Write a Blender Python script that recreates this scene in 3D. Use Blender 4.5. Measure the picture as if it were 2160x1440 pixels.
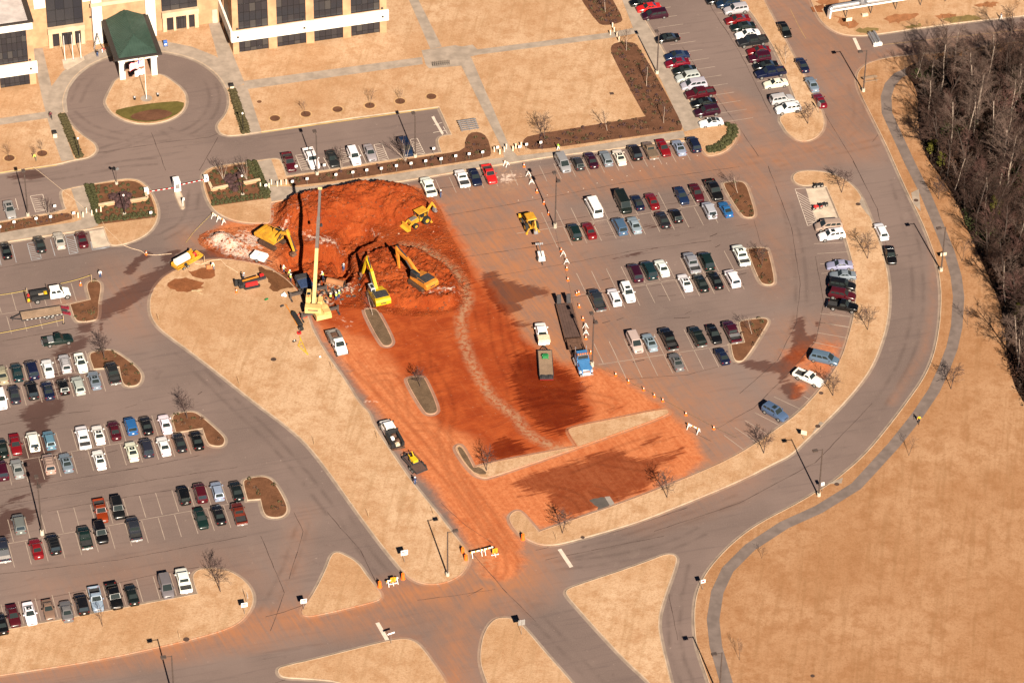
# Aerial view of a parking lot round an excavation: everything is laid out on a real ground plane (metres).
import bpy, bmesh, math, random
import numpy as np
from mathutils import Vector, Matrix, geometry, noise as mnoise
random.seed(7); np.random.seed(7)
S = bpy.context.scene
COL = S.collection
for o in list(bpy.data.objects): bpy.data.objects.remove(o)
# ------------------------------------------------------------------ camera
W, H = 2160, 1440                      # pixel grid in which the plan was surveyed
FPX, DEP, ROLL, CAMH = 7902.03, 0.674947, 0.0157441, 405.4866
CY = -506.644
F = Vector((0, math.cos(DEP), -math.sin(DEP))); R0 = Vector((1, 0, 0)); U0 = R0.cross(F)
RR = R0*math.cos(ROLL)+U0*math.sin(ROLL); UU = -R0*math.sin(ROLL)+U0*math.cos(ROLL)
cam = bpy.data.cameras.new('camera'); camo = bpy.data.objects.new('camera', cam); COL.objects.link(camo)
camo.matrix_world = Matrix(((RR.x, UU.x, -F.x, 0), (RR.y, UU.y, -F.y, CY), (RR.z, UU.z, -F.z, CAMH), (0, 0, 0, 1)))
cam.sensor_width = 36; cam.sensor_fit = 'HORIZONTAL'; cam.lens = FPX/W*36; cam.clip_start = 5; cam.clip_end = 6000
S.camera = camo
# ------------------------------------------------------------------ light
SUN_EL, SUN_AZ = math.radians(34.0), math.radians(105.0-180.0)      # azimuth of the sun, counter-clockwise from +X
world = bpy.data.worlds.new('World'); S.world = world; world.use_nodes = True
wn = world.node_tree.nodes; wl = world.node_tree.links
sky = wn.new('ShaderNodeTexSky'); sky.sky_type = 'NISHITA'; sky.sun_disc = False
sky.sun_elevation = SUN_EL; sky.sun_rotation = math.pi/2-SUN_AZ; sky.altitude = 1500; sky.air_density = .2; sky.dust_density = .1; sky.ozone_density = .6
wl.new(sky.outputs[0], wn['Background'].inputs['Color']); wn['Background'].inputs['Strength'].default_value = 0.05
sl = bpy.data.lights.new('sun', 'SUN'); sl.energy = 5.0; sl.angle = math.radians(0.5); sl.color = (1.0, 0.87, 0.70)
so = bpy.data.objects.new('sun', sl); COL.objects.link(so)
sdir = Vector((math.cos(SUN_EL)*math.cos(SUN_AZ), math.cos(SUN_EL)*math.sin(SUN_AZ), math.sin(SUN_EL)))
so.rotation_euler = sdir.to_track_quat('Z', 'Y').to_euler(); so.location = sdir*300
S.view_settings.view_transform = 'Standard'; S.view_settings.look = 'None'
S.view_settings.exposure = 1.34; S.view_settings.gamma = 1; S.view_settings.use_curve_mapping = False
S.cycles.max_bounces = 4; S.cycles.diffuse_bounces = 1; S.cycles.glossy_bounces = 2; S.cycles.use_adaptive_sampling = True
# ------------------------------------------------------------------ helpers
def G(x, y, z=0.0):
    """survey pixel -> point on the horizontal plane at height z"""
    D = F + RR*((x-W/2)/FPX) - UU*((y-H/2)/FPX)
    t = (z-CAMH)/D.z
    return Vector((D.x*t, CY+D.y*t, z))
def PX(p):
    v = Vector(p)-Vector((0, CY, CAMH)); d = v.dot(F)
    return (W/2+FPX*v.dot(RR)/d, H/2-FPX*v.dot(UU)/d)
def Zat(base, topy):
    """height of a vertical whose foot is at survey pixel base and whose top is at row topy"""
    b = G(*base); lo, hi = 0, 60
    for _ in range(40):
        m = (lo+hi)/2
        if PX((b.x, b.y, m))[1] > topy: lo = m
        else: hi = m
    return lo
PHI = 0.280381
UV = Vector((math.cos(PHI), math.sin(PHI), 0)); NV = Vector((-math.sin(PHI), math.cos(PHI), 0))
def ang(v): return math.atan2(v.y, v.x)
def smooth(pts, it=2):
    P = [(p[0], p[1], len(p) > 2) for p in pts]
    for _ in range(it):
        Q = []
        n = len(P)
        for i, (x, y, s) in enumerate(P):
            if s: Q.append((x, y, s)); continue
            a, b = P[i-1], P[(i+1) % n]
            Q.append((x+.25*(a[0]-x), y+.25*(a[1]-y), False)); Q.append((x+.25*(b[0]-x), y+.25*(b[1]-y), False))
        P = Q
    return [(p[0], p[1]) for p in P]
def gpoly(pts, it=2): return [G(x, y).to_2d() for x, y in smooth(pts, it)]
def area2(p): return sum(p[i-1].x*p[i].y-p[i].x*p[i-1].y for i in range(len(p)))
class MB:
    """collects primitives into one mesh"""
    def __init__(s): s.v = []; s.f = []; s.m = []
    def add(s, vs, fs, m=0, M=None):
        b = len(s.v)
        for p in vs:
            p = Vector(p); s.v.append(M @ p if M is not None else p)
        for f in fs: s.f.append([b+i for i in f]); s.m.append(m)
        return s
    def box(s, x0, x1, y0, y1, z0, z1, m=0, M=None, tx=0, ty=0):
        vs = [(x0, y0, z0), (x1, y0, z0), (x1, y1, z0), (x0, y1, z0), (x0+tx, y0+ty, z1), (x1-tx, y0+ty, z1), (x1-tx, y1-ty, z1), (x0+tx, y1-ty, z1)]
        return s.add(vs, [(3, 2, 1, 0), (4, 5, 6, 7), (0, 1, 5, 4), (1, 2, 6, 5), (2, 3, 7, 6), (3, 0, 4, 7)], m, M)
    def tube(s, a, b, r0, r1=None, n=8, m=0, caps=True):
        a = Vector(a); b = Vector(b); r1 = r0 if r1 is None else r1
        d = (b-a)
        if d.length < 1e-6: return s
        d.normalize(); u = d.orthogonal().normalized(); w = d.cross(u)
        vs = [];
        for c, r in ((a, r0), (b, r1)):
            for i in range(n):
                t = 2*math.pi*i/n; vs.append(c+u*(r*math.cos(t))+w*(r*math.sin(t)))
        fs = [(i, (i+1) % n, n+(i+1) % n, n+i) for i in range(n)]
        if caps: fs += [tuple(range(n-1, -1, -1)), tuple(range(n, 2*n))]
        return s.add(vs, fs, m)
    def path(s, pts, r, n=6, m=0):
        for a, b in zip(pts[:-1], pts[1:]): s.tube(a, b, r, r, n, m)
        return s
    def beam(s, a, b, w, h, m=0, w2=None, h2=None):
        """rectangular beam from a to b (w across, h in the vertical plane)"""
        a = Vector(a); b = Vector(b); d = (b-a).normalized(); side = d.cross(Vector((0, 0, 1)))
        if side.length < 1e-4: side = Vector((0, 1, 0))
        side.normalize(); up = side.cross(d)
        vs = []
        for c, ww, hh in ((a, w, h), (b, w2 or w, h2 or h)):
            for sy, sz in ((-1, -1), (1, -1), (1, 1), (-1, 1)): vs.append(c+side*(sy*ww/2)+up*(sz*hh/2))
        return s.add(vs, [(0, 1, 5, 4), (1, 2, 6, 5), (2, 3, 7, 6), (3, 0, 4, 7), (3, 2, 1, 0), (4, 5, 6, 7)], m)
    def prism(s, prof, y0, y1, m=0, M=None):
        """side profile (x,z) extruded in y"""
        n = len(prof); vs = [(x, y0, z) for x, z in prof]+[(x, y1, z) for x, z in prof]
        fs = [(i, (i+1) % n, n+(i+1) % n, n+i) for i in range(n)]+[tuple(range(n-1, -1, -1)), tuple(range(n, 2*n))]
        return s.add(vs, fs, m, M)
    def quad(s, a, b, c, d, m=0): return s.add([a, b, c, d], [(0, 1, 2, 3)], m)
    def ball(s, c, r, m=0, sz=1, n=8, k=5):
        c = Vector(c); vs = [c+Vector((0, 0, r*sz))]
        for j in range(1, k):
            t = math.pi*j/k
            for i in range(n):
                a = 2*math.pi*i/n; vs.append(c+Vector((r*math.sin(t)*math.cos(a), r*math.sin(t)*math.sin(a), r*sz*math.cos(t))))
        vs.append(c-Vector((0, 0, r*sz))); L = len(vs)-1
        fs = [(0, 1+i, 1+(i+1) % n) for i in range(n)]
        for j in range(k-2):
            for i in range(n): fs.append((1+j*n+i, 1+(j+1)*n+i, 1+(j+1)*n+(i+1) % n, 1+j*n+(i+1) % n))
        fs += [(L, 1+(k-2)*n+(i+1) % n, 1+(k-2)*n+i) for i in range(n)]
        return s.add(vs, fs, m)
    def mesh(s, name, mats, sm=False, fix=True):
        me = bpy.data.meshes.new(name); me.from_pydata([tuple(v) for v in s.v], [], s.f)
        for m in (mats if isinstance(mats, (list, tuple)) else [mats]): me.materials.append(m)
        me.polygons.foreach_set('material_index', s.m)
        if fix:
            bm = bmesh.new(); bm.from_mesh(me); bmesh.ops.recalc_face_normals(bm, faces=bm.faces); bm.to_mesh(me); bm.free()
        if sm:
            me.polygons.foreach_set('use_smooth', [True]*len(me.polygons)); me.set_sharp_from_angle(angle=math.radians(35))
        me.update(); return me
def link(name, me, parent=None, loc=None, rz=0, label=None, cat=None, group=None, kind=None, color=None):
    o = bpy.data.objects.new(name, me); COL.objects.link(o)
    if parent is not None: o.parent = parent
    if loc is not None: o.location = loc
    if rz: o.rotation_euler = (0, 0, rz)
    if label: o['label'] = label
    if cat: o['category'] = cat
    if group: o['group'] = group
    if kind: o['kind'] = kind
    if color: o.color = (*color, 1)
    return o
class Proto:
    """a kind of thing: its parts share mesh data between all individuals"""
    def __init__(s): s.p = []
    def part(s, name, me, loc=(0, 0, 0), parent=None, rot=None, scale=None): s.p.append((name, me, loc, parent, rot, scale)); return len(s.p)-1
    def put(s, name, loc, rz, label, cat, group=None, color=None, scale=1.0, skip=()):
        r = link(name, None, None, loc, rz, label, cat, group); r.scale = (scale,)*3 if not isinstance(scale, tuple) else scale
        made = []
        for i, (n, me, l, par, rot, sc) in enumerate(s.p):
            if n in skip or i in skip: made.append(None); continue
            o = bpy.data.objects.new(n, me); COL.objects.link(o); o.parent = r if par is None else made[par]
            o.location = l
            if rot: o.rotation_euler = rot
            if sc: o.scale = sc
            if color: o.color = (*color, 1)
            made.append(o)
        return r
# ------------------------------------------------------------------ materials
MATS = {}
def nd(nt, t, **k):
    n = nt.nodes.new(t)
    for a, v in k.items():
        if a in n.bl_rna.properties.keys(): setattr(n, a, v)
        else: n.inputs[a.replace('_', ' ')].default_value = v
    return n
def principled(name, col=(.5, .5, .5), rough=.7, metal=0, spec=.3, coat=0, emit=None):
    m = bpy.data.materials.new(name); m.use_nodes = True; nt = m.node_tree; b = nt.nodes['Principled BSDF']
    b.inputs['Base Color'].default_value = (*col, 1); b.inputs['Roughness'].default_value = rough; b.inputs['Metallic'].default_value = metal
    b.inputs['Specular IOR Level'].default_value = spec; b.inputs['Coat Weight'].default_value = coat; b.inputs['Coat Roughness'].default_value = .05
    return m, nt, b
def mix(nt, fac, a, b, mode='MIX'):
    n = nt.nodes.new('ShaderNodeMix'); n.data_type = 'RGBA'; n.blend_type = mode
    for sock, v in ((n.inputs[0], fac), (n.inputs[6], a), (n.inputs[7], b)):
        if isinstance(v, (int, float)): sock.default_value = v
        elif isinstance(v, tuple): sock.default_value = (*v, 1)
        else: nt.links.new(v, sock)
    return n.outputs[2]
def mth(nt, op, a, b=0.0, c=0.0, clamp=False):
    n = nt.nodes.new('ShaderNodeMath'); n.operation = op; n.use_clamp = clamp
    for s_, v in zip(n.inputs, (a, b, c)):
        if isinstance(v, (int, float)): s_.default_value = v
        else: nt.links.new(v, s_)
    return n.outputs[0]
def remap(nt, v, a, b, c=0., d=1.):
    n = nt.nodes.new('ShaderNodeMapRange'); n.interpolation_type = 'SMOOTHSTEP'
    nt.links.new(v, n.inputs[0])
    for i, x in enumerate((a, b, c, d)): n.inputs[i+1].default_value = x
    return n.outputs[0]
def wpos(nt, sc=(1, 1, 1), rz=0.0):
    g = nt.nodes.new('ShaderNodeNewGeometry'); v = g.outputs['Position']
    if rz: m1 = nt.nodes.new('ShaderNodeMapping'); m1.inputs['Rotation'].default_value = (0, 0, rz); nt.links.new(v, m1.inputs['Vector']); v = m1.outputs[0]
    mp = nt.nodes.new('ShaderNodeMapping'); mp.inputs['Scale'].default_value = sc
    nt.links.new(v, mp.inputs['Vector']); return mp.outputs[0]
def noi(nt, vec, scale, detail=6, rough=.6, dist=0.0):
    n = nd(nt, 'ShaderNodeTexNoise', Scale=scale, Detail=detail, Roughness=rough, Distortion=dist); nt.links.new(vec, n.inputs['Vector']); return n.outputs['Fac']
def bump(nt, b, h, strength=.3, dist=.1):
    n = nd(nt, 'ShaderNodeBump', Strength=strength, Distance=dist); nt.links.new(h, n.inputs['Height']); nt.links.new(n.outputs[0], b.inputs['Normal'])
def simple(name, col, rough=.6, metal=0, spec=.3, var=.25, scale=3.0, coat=0):
    """plain surface with a little wear: noise moves the colour up and down"""
    m, nt, b = principled(name, col, rough, metal, spec, coat)
    if var:
        tc = nt.nodes.new('ShaderNodeTexCoord'); n = noi(nt, tc.outputs['Object'], scale, 5)
        f = remap(nt, n, .3, .7, 1-var, 1+var*.5)
        c = nt.nodes.new('ShaderNodeMix'); c.data_type = 'RGBA'; c.blend_type = 'MULTIPLY'; c.inputs[0].default_value = 1
        c.inputs[6].default_value = (*col, 1); cc = nt.nodes.new('ShaderNodeCombineColor')
        for i in range(3): nt.links.new(f, cc.inputs[i])
        nt.links.new(cc.outputs[0], c.inputs[7]); nt.links.new(c.outputs[2], b.inputs['Base Color'])
    return m
def dirty(name, col, rough=.5, k=.55):
    """machine paint under splashes of clay and worn patches"""
    m, nt, b = principled(name, col, rough, 0, .3); tc = nt.nodes.new('ShaderNodeTexCoord'); n = noi(nt, tc.outputs['Object'], 1.6, 7, .7); n2 = noi(nt, tc.outputs['Object'], .5, 4)
    c = mix(nt, remap(nt, n2, .35, .65), tuple(v*.72 for v in col), col); c = mix(nt, remap(nt, n, .48, .72, 0, k), c, (.20, .075, .032)); nt.links.new(c, b.inputs['Base Color']); return m
def tint(name, rough=.3, coat=.6, var=.12, spec=.4):
    """paint whose colour is the object's own colour, with a film of road dust"""
    m, nt, b = principled(name, (1, 1, 1), rough, 0, spec, coat)
    oi = nt.nodes.new('ShaderNodeObjectInfo'); tc = nt.nodes.new('ShaderNodeTexCoord'); n = noi(nt, tc.outputs['Object'], 1.5, 4)
    c = mix(nt, remap(nt, n, .45, .8, 0, var), oi.outputs['Color'], (.30, .20, .13)); nt.links.new(c, b.inputs['Base Color'])
    return m
# ------------------------------------------------------------------ stain fields on the ground (clay, water, dust, lime)
def seg_d(P, a, b):
    ab = b-a; t = np.clip(((P-a) @ ab)/max(1e-9, ab @ ab), 0, 1); return np.hypot(*(P-a-t[:, None]*ab).T)
def sdist(P, poly):
    """signed distance, positive inside"""
    n = len(poly); d = np.full(len(P), 1e9); ins = np.zeros(len(P), bool)
    for i in range(n):
        a = poly[i-1]; b = poly[i]; d = np.minimum(d, seg_d(P, a, b))
        c = ((a[1] > P[:, 1]) != (b[1] > P[:, 1]))
        with np.errstate(divide='ignore', invalid='ignore'):
            x = (b[0]-a[0])*(P[:, 1]-a[1])/(b[1]-a[1])+a[0]
        ins ^= c & (P[:, 0] < x)
    return np.where(ins, d, -d)
def npoly(pts, it=1): return np.array([tuple(G(x, y).to_2d()) for x, y in smooth(pts, it)])
def fpoly(P, acc, pts, soft, amt=1.0, it=1):
    q = npoly(pts, it); lo = q.min(0)-soft*1.5; hi = q.max(0)+soft*1.5
    k = np.where((P[:, 0] > lo[0]) & (P[:, 0] < hi[0]) & (P[:, 1] > lo[1]) & (P[:, 1] < hi[1]))[0]
    if len(k): acc[k] = np.maximum(acc[k], amt*np.clip(.5+sdist(P[k], q)/(2*soft), 0, 1))
def fline(P, acc, pts, w, soft, amt=1.0):
    q = np.array([tuple(G(*p).to_2d()) for p in pts]); lo = q.min(0)-w-soft; hi = q.max(0)+w+soft
    k = np.where((P[:, 0] > lo[0]) & (P[:, 0] < hi[0]) & (P[:, 1] > lo[1]) & (P[:, 1] < hi[1]))[0]
    if not len(k): return
    d = np.full(len(k), 1e9)
    for a, b in zip(q[:-1], q[1:]): d = np.minimum(d, seg_d(P[k], a, b))
    acc[k] = np.maximum(acc[k], amt*np.clip(.5+(w/2-d)/(2*soft), 0, 1))
MUD = [([(425, 500), (470, 470), (560, 430), (640, 400), (860, 385), (930, 420), (960, 480), (1010, 560), (1060, 630), (1120, 720), (1180, 765), (1250, 770), (1330, 800), (1400, 858), (1460, 905), (1490, 960), (1470, 995), (1380, 1035), (1250, 1085), (1180, 1112), (1140, 1122), (1072, 1082), (1085, 1110), (1108, 1150), (1108, 1190), (1080, 1225), (1010, 1215), (985, 1150), (930, 1060), (850, 960), (740, 800), (660, 690), (600, 575), (480, 555), (430, 530)], 2.2, 1.0),
       ([(1700, 722), (1790, 716), (1785, 760), (1740, 810), (1700, 795), (1665, 790), (1640, 745), (1665, 725)], 3.0, .72),
       ([(1672, 805), (1700, 800), (1705, 830), (1680, 850), (1660, 842)], 1.0, .7)]
DUST = [([(900, 385), (1120, 395), (1180, 470), (1220, 600), (1240, 750), (1330, 780), (1460, 870), (1540, 960), (1480, 1010), (1300, 1000), (1000, 700), (920, 480)], 4, .62),
        ([(1075, 1120), (1140, 1160), (1150, 1210), (1090, 1290), (1010, 1270), (950, 1240)], 4, .55),
        ([(1530, 330), (1640, 330), (1660, 420), (1590, 480), (1560, 440)], 4, .42), ([(1600, 470), (1660, 480), (1660, 600), (1620, 640), (1600, 560)], 3, .3),
        ([(200, 560), (330, 560), (320, 640), (300, 720), (200, 690)], 5, .3), ([(140, 630), (190, 632), (150, 645), (110, 640)], 1.5, .5),
        ([(365, 880), (460, 940), (420, 955), (330, 940)], 2.5, .35), ([(380, 490), (440, 480), (440, 530), (380, 530)], 3, .55)]
DUST += [([(900, 400), (1150, 470), (1230, 620), (1270, 740), (1350, 770), (1500, 860), (1540, 950), (1500, 1000), (1300, 1060), (1000, 900)], 11, 1.0), ([(1000, 1130), (1130, 1120), (1160, 1210), (1110, 1270), (1010, 1290), (900, 1300), (700, 1330), (640, 1310), (860, 1255), (960, 1225)], 5, .9), ([(1640, 690), (1790, 690), (1790, 770), (1720, 830), (1630, 800)], 6, .6), ([(1540, -60), (1820, -60), (1740, 50), (1840, 100), (1815, 190), (1870, 330), (1760, 340), (1705, 310), (1742, 250), (1675, 110)], 4, .45), ([(60, 1200), (400, 1170), (560, 1180), (560, 1280), (430, 1195), (60, 1290)], 5, .2), ([(1080, 620), (1250, 640), (1300, 760), (1150, 760)], 4, .6)]
DUSTL = [([(940, 425), (1200, 390), (1560, 335), (1720, 320)], 9, 2.5, .5), ([(1480, 330), (1620, 325), (1740, 290), (1860, 230)], 6, 2.5, .42), ([(1530, 205), (1580, 230), (1605, 275), (1640, 320)], 4, 2, .5),
         ([(-20, 1410), (300, 1365), (620, 1310), (860, 1255), (1020, 1210)], 7, 3, .9), ([(1010, 1230), (965, 1320), (960, 1450)], 5, 3, .8), ([(930, 1395), (880, 1345), (800, 1340)], 2, 1.5, .4),
         ([(1765, 230), (1800, 150), (1860, 115), (2160, 70)], 4, 2, .4), ([(640, 1080), (620, 1180), (590, 1290)], 3, 2, .25), ([(1990, 330), (1900, 360), (1800, 500)], 1, .5, .0),
         ([(1925, 350), (1970, 460), (1968, 640), (1950, 740), (1880, 850)], 1.2, .8, .32), ([(1545, 262), (1562, 290), (1520, 330), (1490, 330)], 2, 1, .5)]
WET = [([(1005, 572), (1050, 572), (1055, 590), (1150, 608), (1160, 622), (1090, 640), (1112, 650), (1062, 668), (1036, 636)], .9, .95), ([(1062, 664), (1100, 668), (1150, 680), (1140, 695), (1090, 700), (1075, 720)], 1.2, .6),
       ([(1085, 740), (1130, 730), (1180, 765), (1222, 790), (1245, 820), (1232, 860), (1268, 880), (1200, 905), (1192, 932), (1130, 900), (1090, 860), (1060, 790)], 1.3, .75),
       ([(1075, 1015), (1165, 985), (1265, 958), (1312, 945), (1332, 968), (1445, 945), (1392, 980), (1378, 1020), (1300, 1060), (1202, 1096), (1155, 1060), (1165, 1040), (1095, 1034)], 1.2, .95), ([(1345, 935), (1390, 915), (1400, 925), (1360, 945)], .9, .8),
       ([(1025, 950), (1060, 918), (1090, 925), (1130, 955), (1042, 974)], .9, .85), ([(1240, 870), (1330, 850), (1300, 870), (1250, 880)], .8, .6), ([(900, 880), (960, 900), (950, 940), (930, 930)], 1.2, .35),
       ([(690, 700), (760, 745), (800, 790), (830, 860), (770, 790), (720, 760)], 1.2, .3), ([(940, 490), (990, 560), (1050, 640), (1110, 720), (1060, 740), (1000, 640), (960, 560)], 1.5, .42),
       ([(95, 750), (150, 712), (208, 704), (180, 735), (130, 770)], .9, .8), ([(155, 682), (207, 674), (192, 700), (160, 706)], .7, .8), ([(208, 645), (250, 632), (245, 655), (215, 672)], .8, .8), ([(340, 530), (390, 522), (360, 560), (335, 556)], .8, .9),
       ([(30, 875), (60, 850), (140, 832), (142, 870), (108, 882), (95, 902), (118, 925), (122, 990), (86, 1030), (55, 1020), (50, 970), (35, 960), (60, 905), (48, 885)], .9, .9), ([(-10, 1072), (55, 1066), (80, 1078), (75, 1100), (45, 1110), (22, 1112), (15, 1150), (-10, 1165)], .8, .9),
       ([(0, 1060), (40, 1040), (82, 1035), (60, 1050), (10, 1064)], .5, .7), ([(100, 770), (180, 760), (150, 840), (90, 850)], 1.0, .6),
       ([(1668, 692), (1690, 662), (1698, 690), (1712, 715), (1726, 668), (1722, 715), (1702, 748), (1692, 764), (1662, 790), (1640, 812), (1648, 782), (1610, 788), (1565, 768), (1545, 765), (1600, 758), (1640, 765), (1668, 738)], .6, .95), ([(1640, 812), (1672, 800), (1702, 828), (1684, 848), (1660, 842)], .6, .9),
       ([(1340, 470), (1400, 462), (1420, 476), (1370, 490), (1345, 492)], .6, .5), ([(1290, 545), (1410, 515), (1400, 522), (1300, 552)], .5, .75), ([(1400, 495), (1420, 490), (1412, 500), (1398, 505)], .4, .7), ([(1440, 480), (1490, 474), (1470, 486)], .4, .6)]
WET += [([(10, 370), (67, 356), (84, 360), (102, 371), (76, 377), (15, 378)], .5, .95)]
WETL = [([(210, 660), (250, 636), (300, 608), (345, 578), (400, 550), (450, 537)], 4.5, 1.0, .9), ([(272, 573), (290, 550), (310, 537)], 1.8, .6, .95), ([(450, 540), (520, 549), (560, 556)], 1.6, .8, .9), ([(212, 672), (214, 702)], .6, .4, .8), ([(880, 420), (960, 405), (1100, 390), (1180, 380)], .5, .4, .45),
        ([(1045, 420), (1130, 402)], .4, .4, .5), ([(1695, 730), (1705, 690)], .8, .5, .5), ([(1030, 1005), (1200, 985), (1330, 968)], 1, .6, .6), ([(1440, 945), (1370, 990), (1200, 1030), (1090, 1048)], 1.2, .8, .7), ([(300, 690), (310, 780), (290, 830)], 2.5, 2, .15),
        ([(1460, 905), (1410, 925)], 1.0, .5, .6)]
PALEL = [([(850, 517), (890, 520), (925, 545), (960, 570), (982, 605), (988, 635), (972, 670), (975, 710), (990, 755), (1012, 800), (1040, 842), (1090, 880), (1105, 905), (1130, 925), (1175, 945)], 1.5, .8, .95), ([(690, 790), (740, 850), (780, 905)], 2.5, 1.2, .7), ([(1020, 1190), (1000, 1165)], 3, 1.5, .5), ([(1040, 350), (1090, 375), (1070, 395)], 3, 1.5, .5)]
WHITE = [([(425, 505), (455, 485), (500, 495), (520, 520), (560, 540), (575, 560), (500, 550), (460, 535)], 1.2, .8), ([(480, 490), (560, 485), (620, 470), (600, 500), (540, 530), (500, 520)], 1.6, .75), ([(640, 490), (700, 500), (735, 520), (690, 515), (640, 505)], 1, .7), ([(765, 470), (790, 480), (812, 505), (800, 500)], 1, .6),
         ([(675, 635), (720, 630), (700, 650)], 1, .6), ([(720, 590), (760, 600), (740, 620), (705, 610)], 1.2, .55), ([(900, 620), (970, 610), (960, 635), (890, 640)], 1.4, .5), ([(700, 650), (760, 690), (740, 700), (690, 670)], 1.5, .4), ([(1045, 370), (1085, 360), (1100, 372), (1075, 390), (1050, 388)], 1, .6), ([(760, 845), (800, 846), (790, 850), (765, 850)], .5, .8), ([(600, 470), (640, 440), (680, 420), (640, 470)], 1.8, .4)]
DEEP = [([(575, 450), (600, 425), (700, 400), (860, 392), (920, 430), (960, 500), (1010, 580), (1060, 650), (1130, 730), (1200, 770), (1240, 830), (1260, 880), (1190, 935), (1130, 960), (1020, 985), (1010, 930), (960, 910), (900, 880), (850, 790), (800, 730), (740, 700), (670, 690), (640, 620), (590, 560)], 4.5, 1.0)]
TRK1 = [[(720, 770), (800, 850), (880, 930), (950, 1010), (1010, 1090), (1060, 1160)], [(745, 765), (830, 850), (910, 930), (975, 1010), (1035, 1090), (1080, 1160)], [(870, 900), (920, 900), (950, 940), (960, 1010), (1010, 1080)], [(940, 880), (935, 930), (950, 990), (985, 1050)], [(860, 880), (900, 920), (930, 960)], [(905, 770), (940, 830), (950, 880), (935, 920)], [(895, 745), (900, 800)], [(780, 800), (830, 790), (845, 830), (850, 880)], [(1250, 1030), (1290, 1045), (1300, 1080)], [(1150, 1030), (1220, 1045), (1240, 1085)], [(1120, 850), (1180, 840), (1230, 850)], [(1160, 830), (1250, 835), (1300, 850)], [(1200, 990), (1330, 940), (1400, 920)], [(1260, 970), (1350, 985), (1420, 990)], [(1080, 820), (1090, 870), (1140, 900)], [(1040, 640), (1050, 740), (1080, 800)], [(1070, 620), (1085, 700), (1110, 780)], [(990, 1090), (1020, 1140), (1040, 1200), (1010, 1250), (960, 1275)], [(1040, 1110), (1090, 1190), (1060, 1240), (1000, 1290), (970, 1350)], [(930, 560), (980, 620), (1000, 700)], [(1000, 500), (1050, 560), (1080, 600)], [(960, 470), (1050, 500), (1100, 560)]]
TRK2 = [[(215, 318), (270, 302), (312, 284)], [(350, 274), (385, 294), (440, 294), (476, 280)], [(160, 215), (178, 170), (222, 138)], [(150, 240), (185, 270), (240, 286), (300, 296), (385, 286), (435, 255), (458, 210), (440, 165)], [(1150, 1180), (1280, 1150), (1420, 1105), (1560, 1050)], [(1150, 1195), (1300, 1180), (1420, 1150), (1480, 1120)], [(1640, 345), (1760, 310), (1820, 250), (1800, 180)], [(1560, 340), (1680, 330), (1760, 320), (1850, 300)], [(640, 1100), (610, 1200), (560, 1290)], [(720, 1080), (780, 1180), (860, 1262)], [(420, 1290), (540, 1320), (700, 1295), (860, 1260)], [(1100, 1270), (1180, 1350), (1260, 1440)], [(1440, 1190), (1420, 1280), (1425, 1380), (1450, 1440)], [(380, 740), (470, 830), (600, 950), (700, 1080)], [(340, 500), (400, 470), (410, 400)], [(1660, 430), (1690, 560), (1690, 680), (1640, 770)], [(1890, 380), (1930, 520), (1940, 640), (1915, 760), (1850, 860)], [(30, 380), (140, 370), (260, 345), (330, 340)]]
def fields(P):
    n = len(P); m = np.zeros(n); w = np.zeros(n); d = np.zeros(n); p = np.zeros(n); wh = np.zeros(n)
    for a, s_, k in MUD: fpoly(P, m, a, s_, k)
    for a, s_, k in DUST: fpoly(P, d, a, s_, k)
    for a, ww, s_, k in DUSTL: fline(P, d, a, ww, s_, k)
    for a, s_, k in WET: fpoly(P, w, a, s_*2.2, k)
    for a, ww, s_, k in WETL: fline(P, w, a, ww, s_*1.6, k)
    for a, ww, s_, k in PALEL: fline(P, p, a, ww, s_, k)
    for a, s_, k in WHITE: fpoly(P, wh, a, s_, k)
    dp = np.zeros(n); tr = np.zeros(n)
    for a, s_, k in DEEP: fpoly(P, dp, a, s_, k)
    gr = np.zeros(n)
    for a in TRK1+TRK2:
        q = smooth([(*a[0], 1)]+a[1:-1]+[(*a[-1], 1)], 2); q = q[q.index(a[0]):]+q[:q.index(a[0])] if a[0] in q else q
        q = [p_ for p_ in q]; k = q.index((a[-1][0], a[-1][1])); q = q[:k+1]
        for off in (-.95, .95):
            R_ = []
            for i in range(len(q)):
                g0, g1 = G(*q[max(0, i-1)]), G(*q[min(len(q)-1, i+1)]); t_ = (g1-g0).normalized(); c_ = G(*q[i])+Vector((-t_.y, t_.x, 0))*off; R_.append(PX(c_))
            fline(P, tr if a in TRK1 else gr, R_, .42 if a in TRK1 else .5, .28, .9)
    return np.stack([m, w, d, np.ones(n)], 1), np.stack([p, wh, dp, np.ones(n)], 1), np.stack([tr, gr, tr, np.ones(n)], 1)
def stain(me):
    n = len(me.vertices); co = np.zeros(n*3, np.float32); me.vertices.foreach_get('co', co); P = co.reshape(-1, 3)[:, :2].astype(float)
    a, b, c = fields(P)
    for nm, v in (('stain_a', a), ('stain_b', b), ('stain_c', c)):
        at = me.color_attributes.new(nm, 'FLOAT_COLOR', 'POINT'); at.data.foreach_set('color', v.astype(np.float32).ravel())
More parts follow.
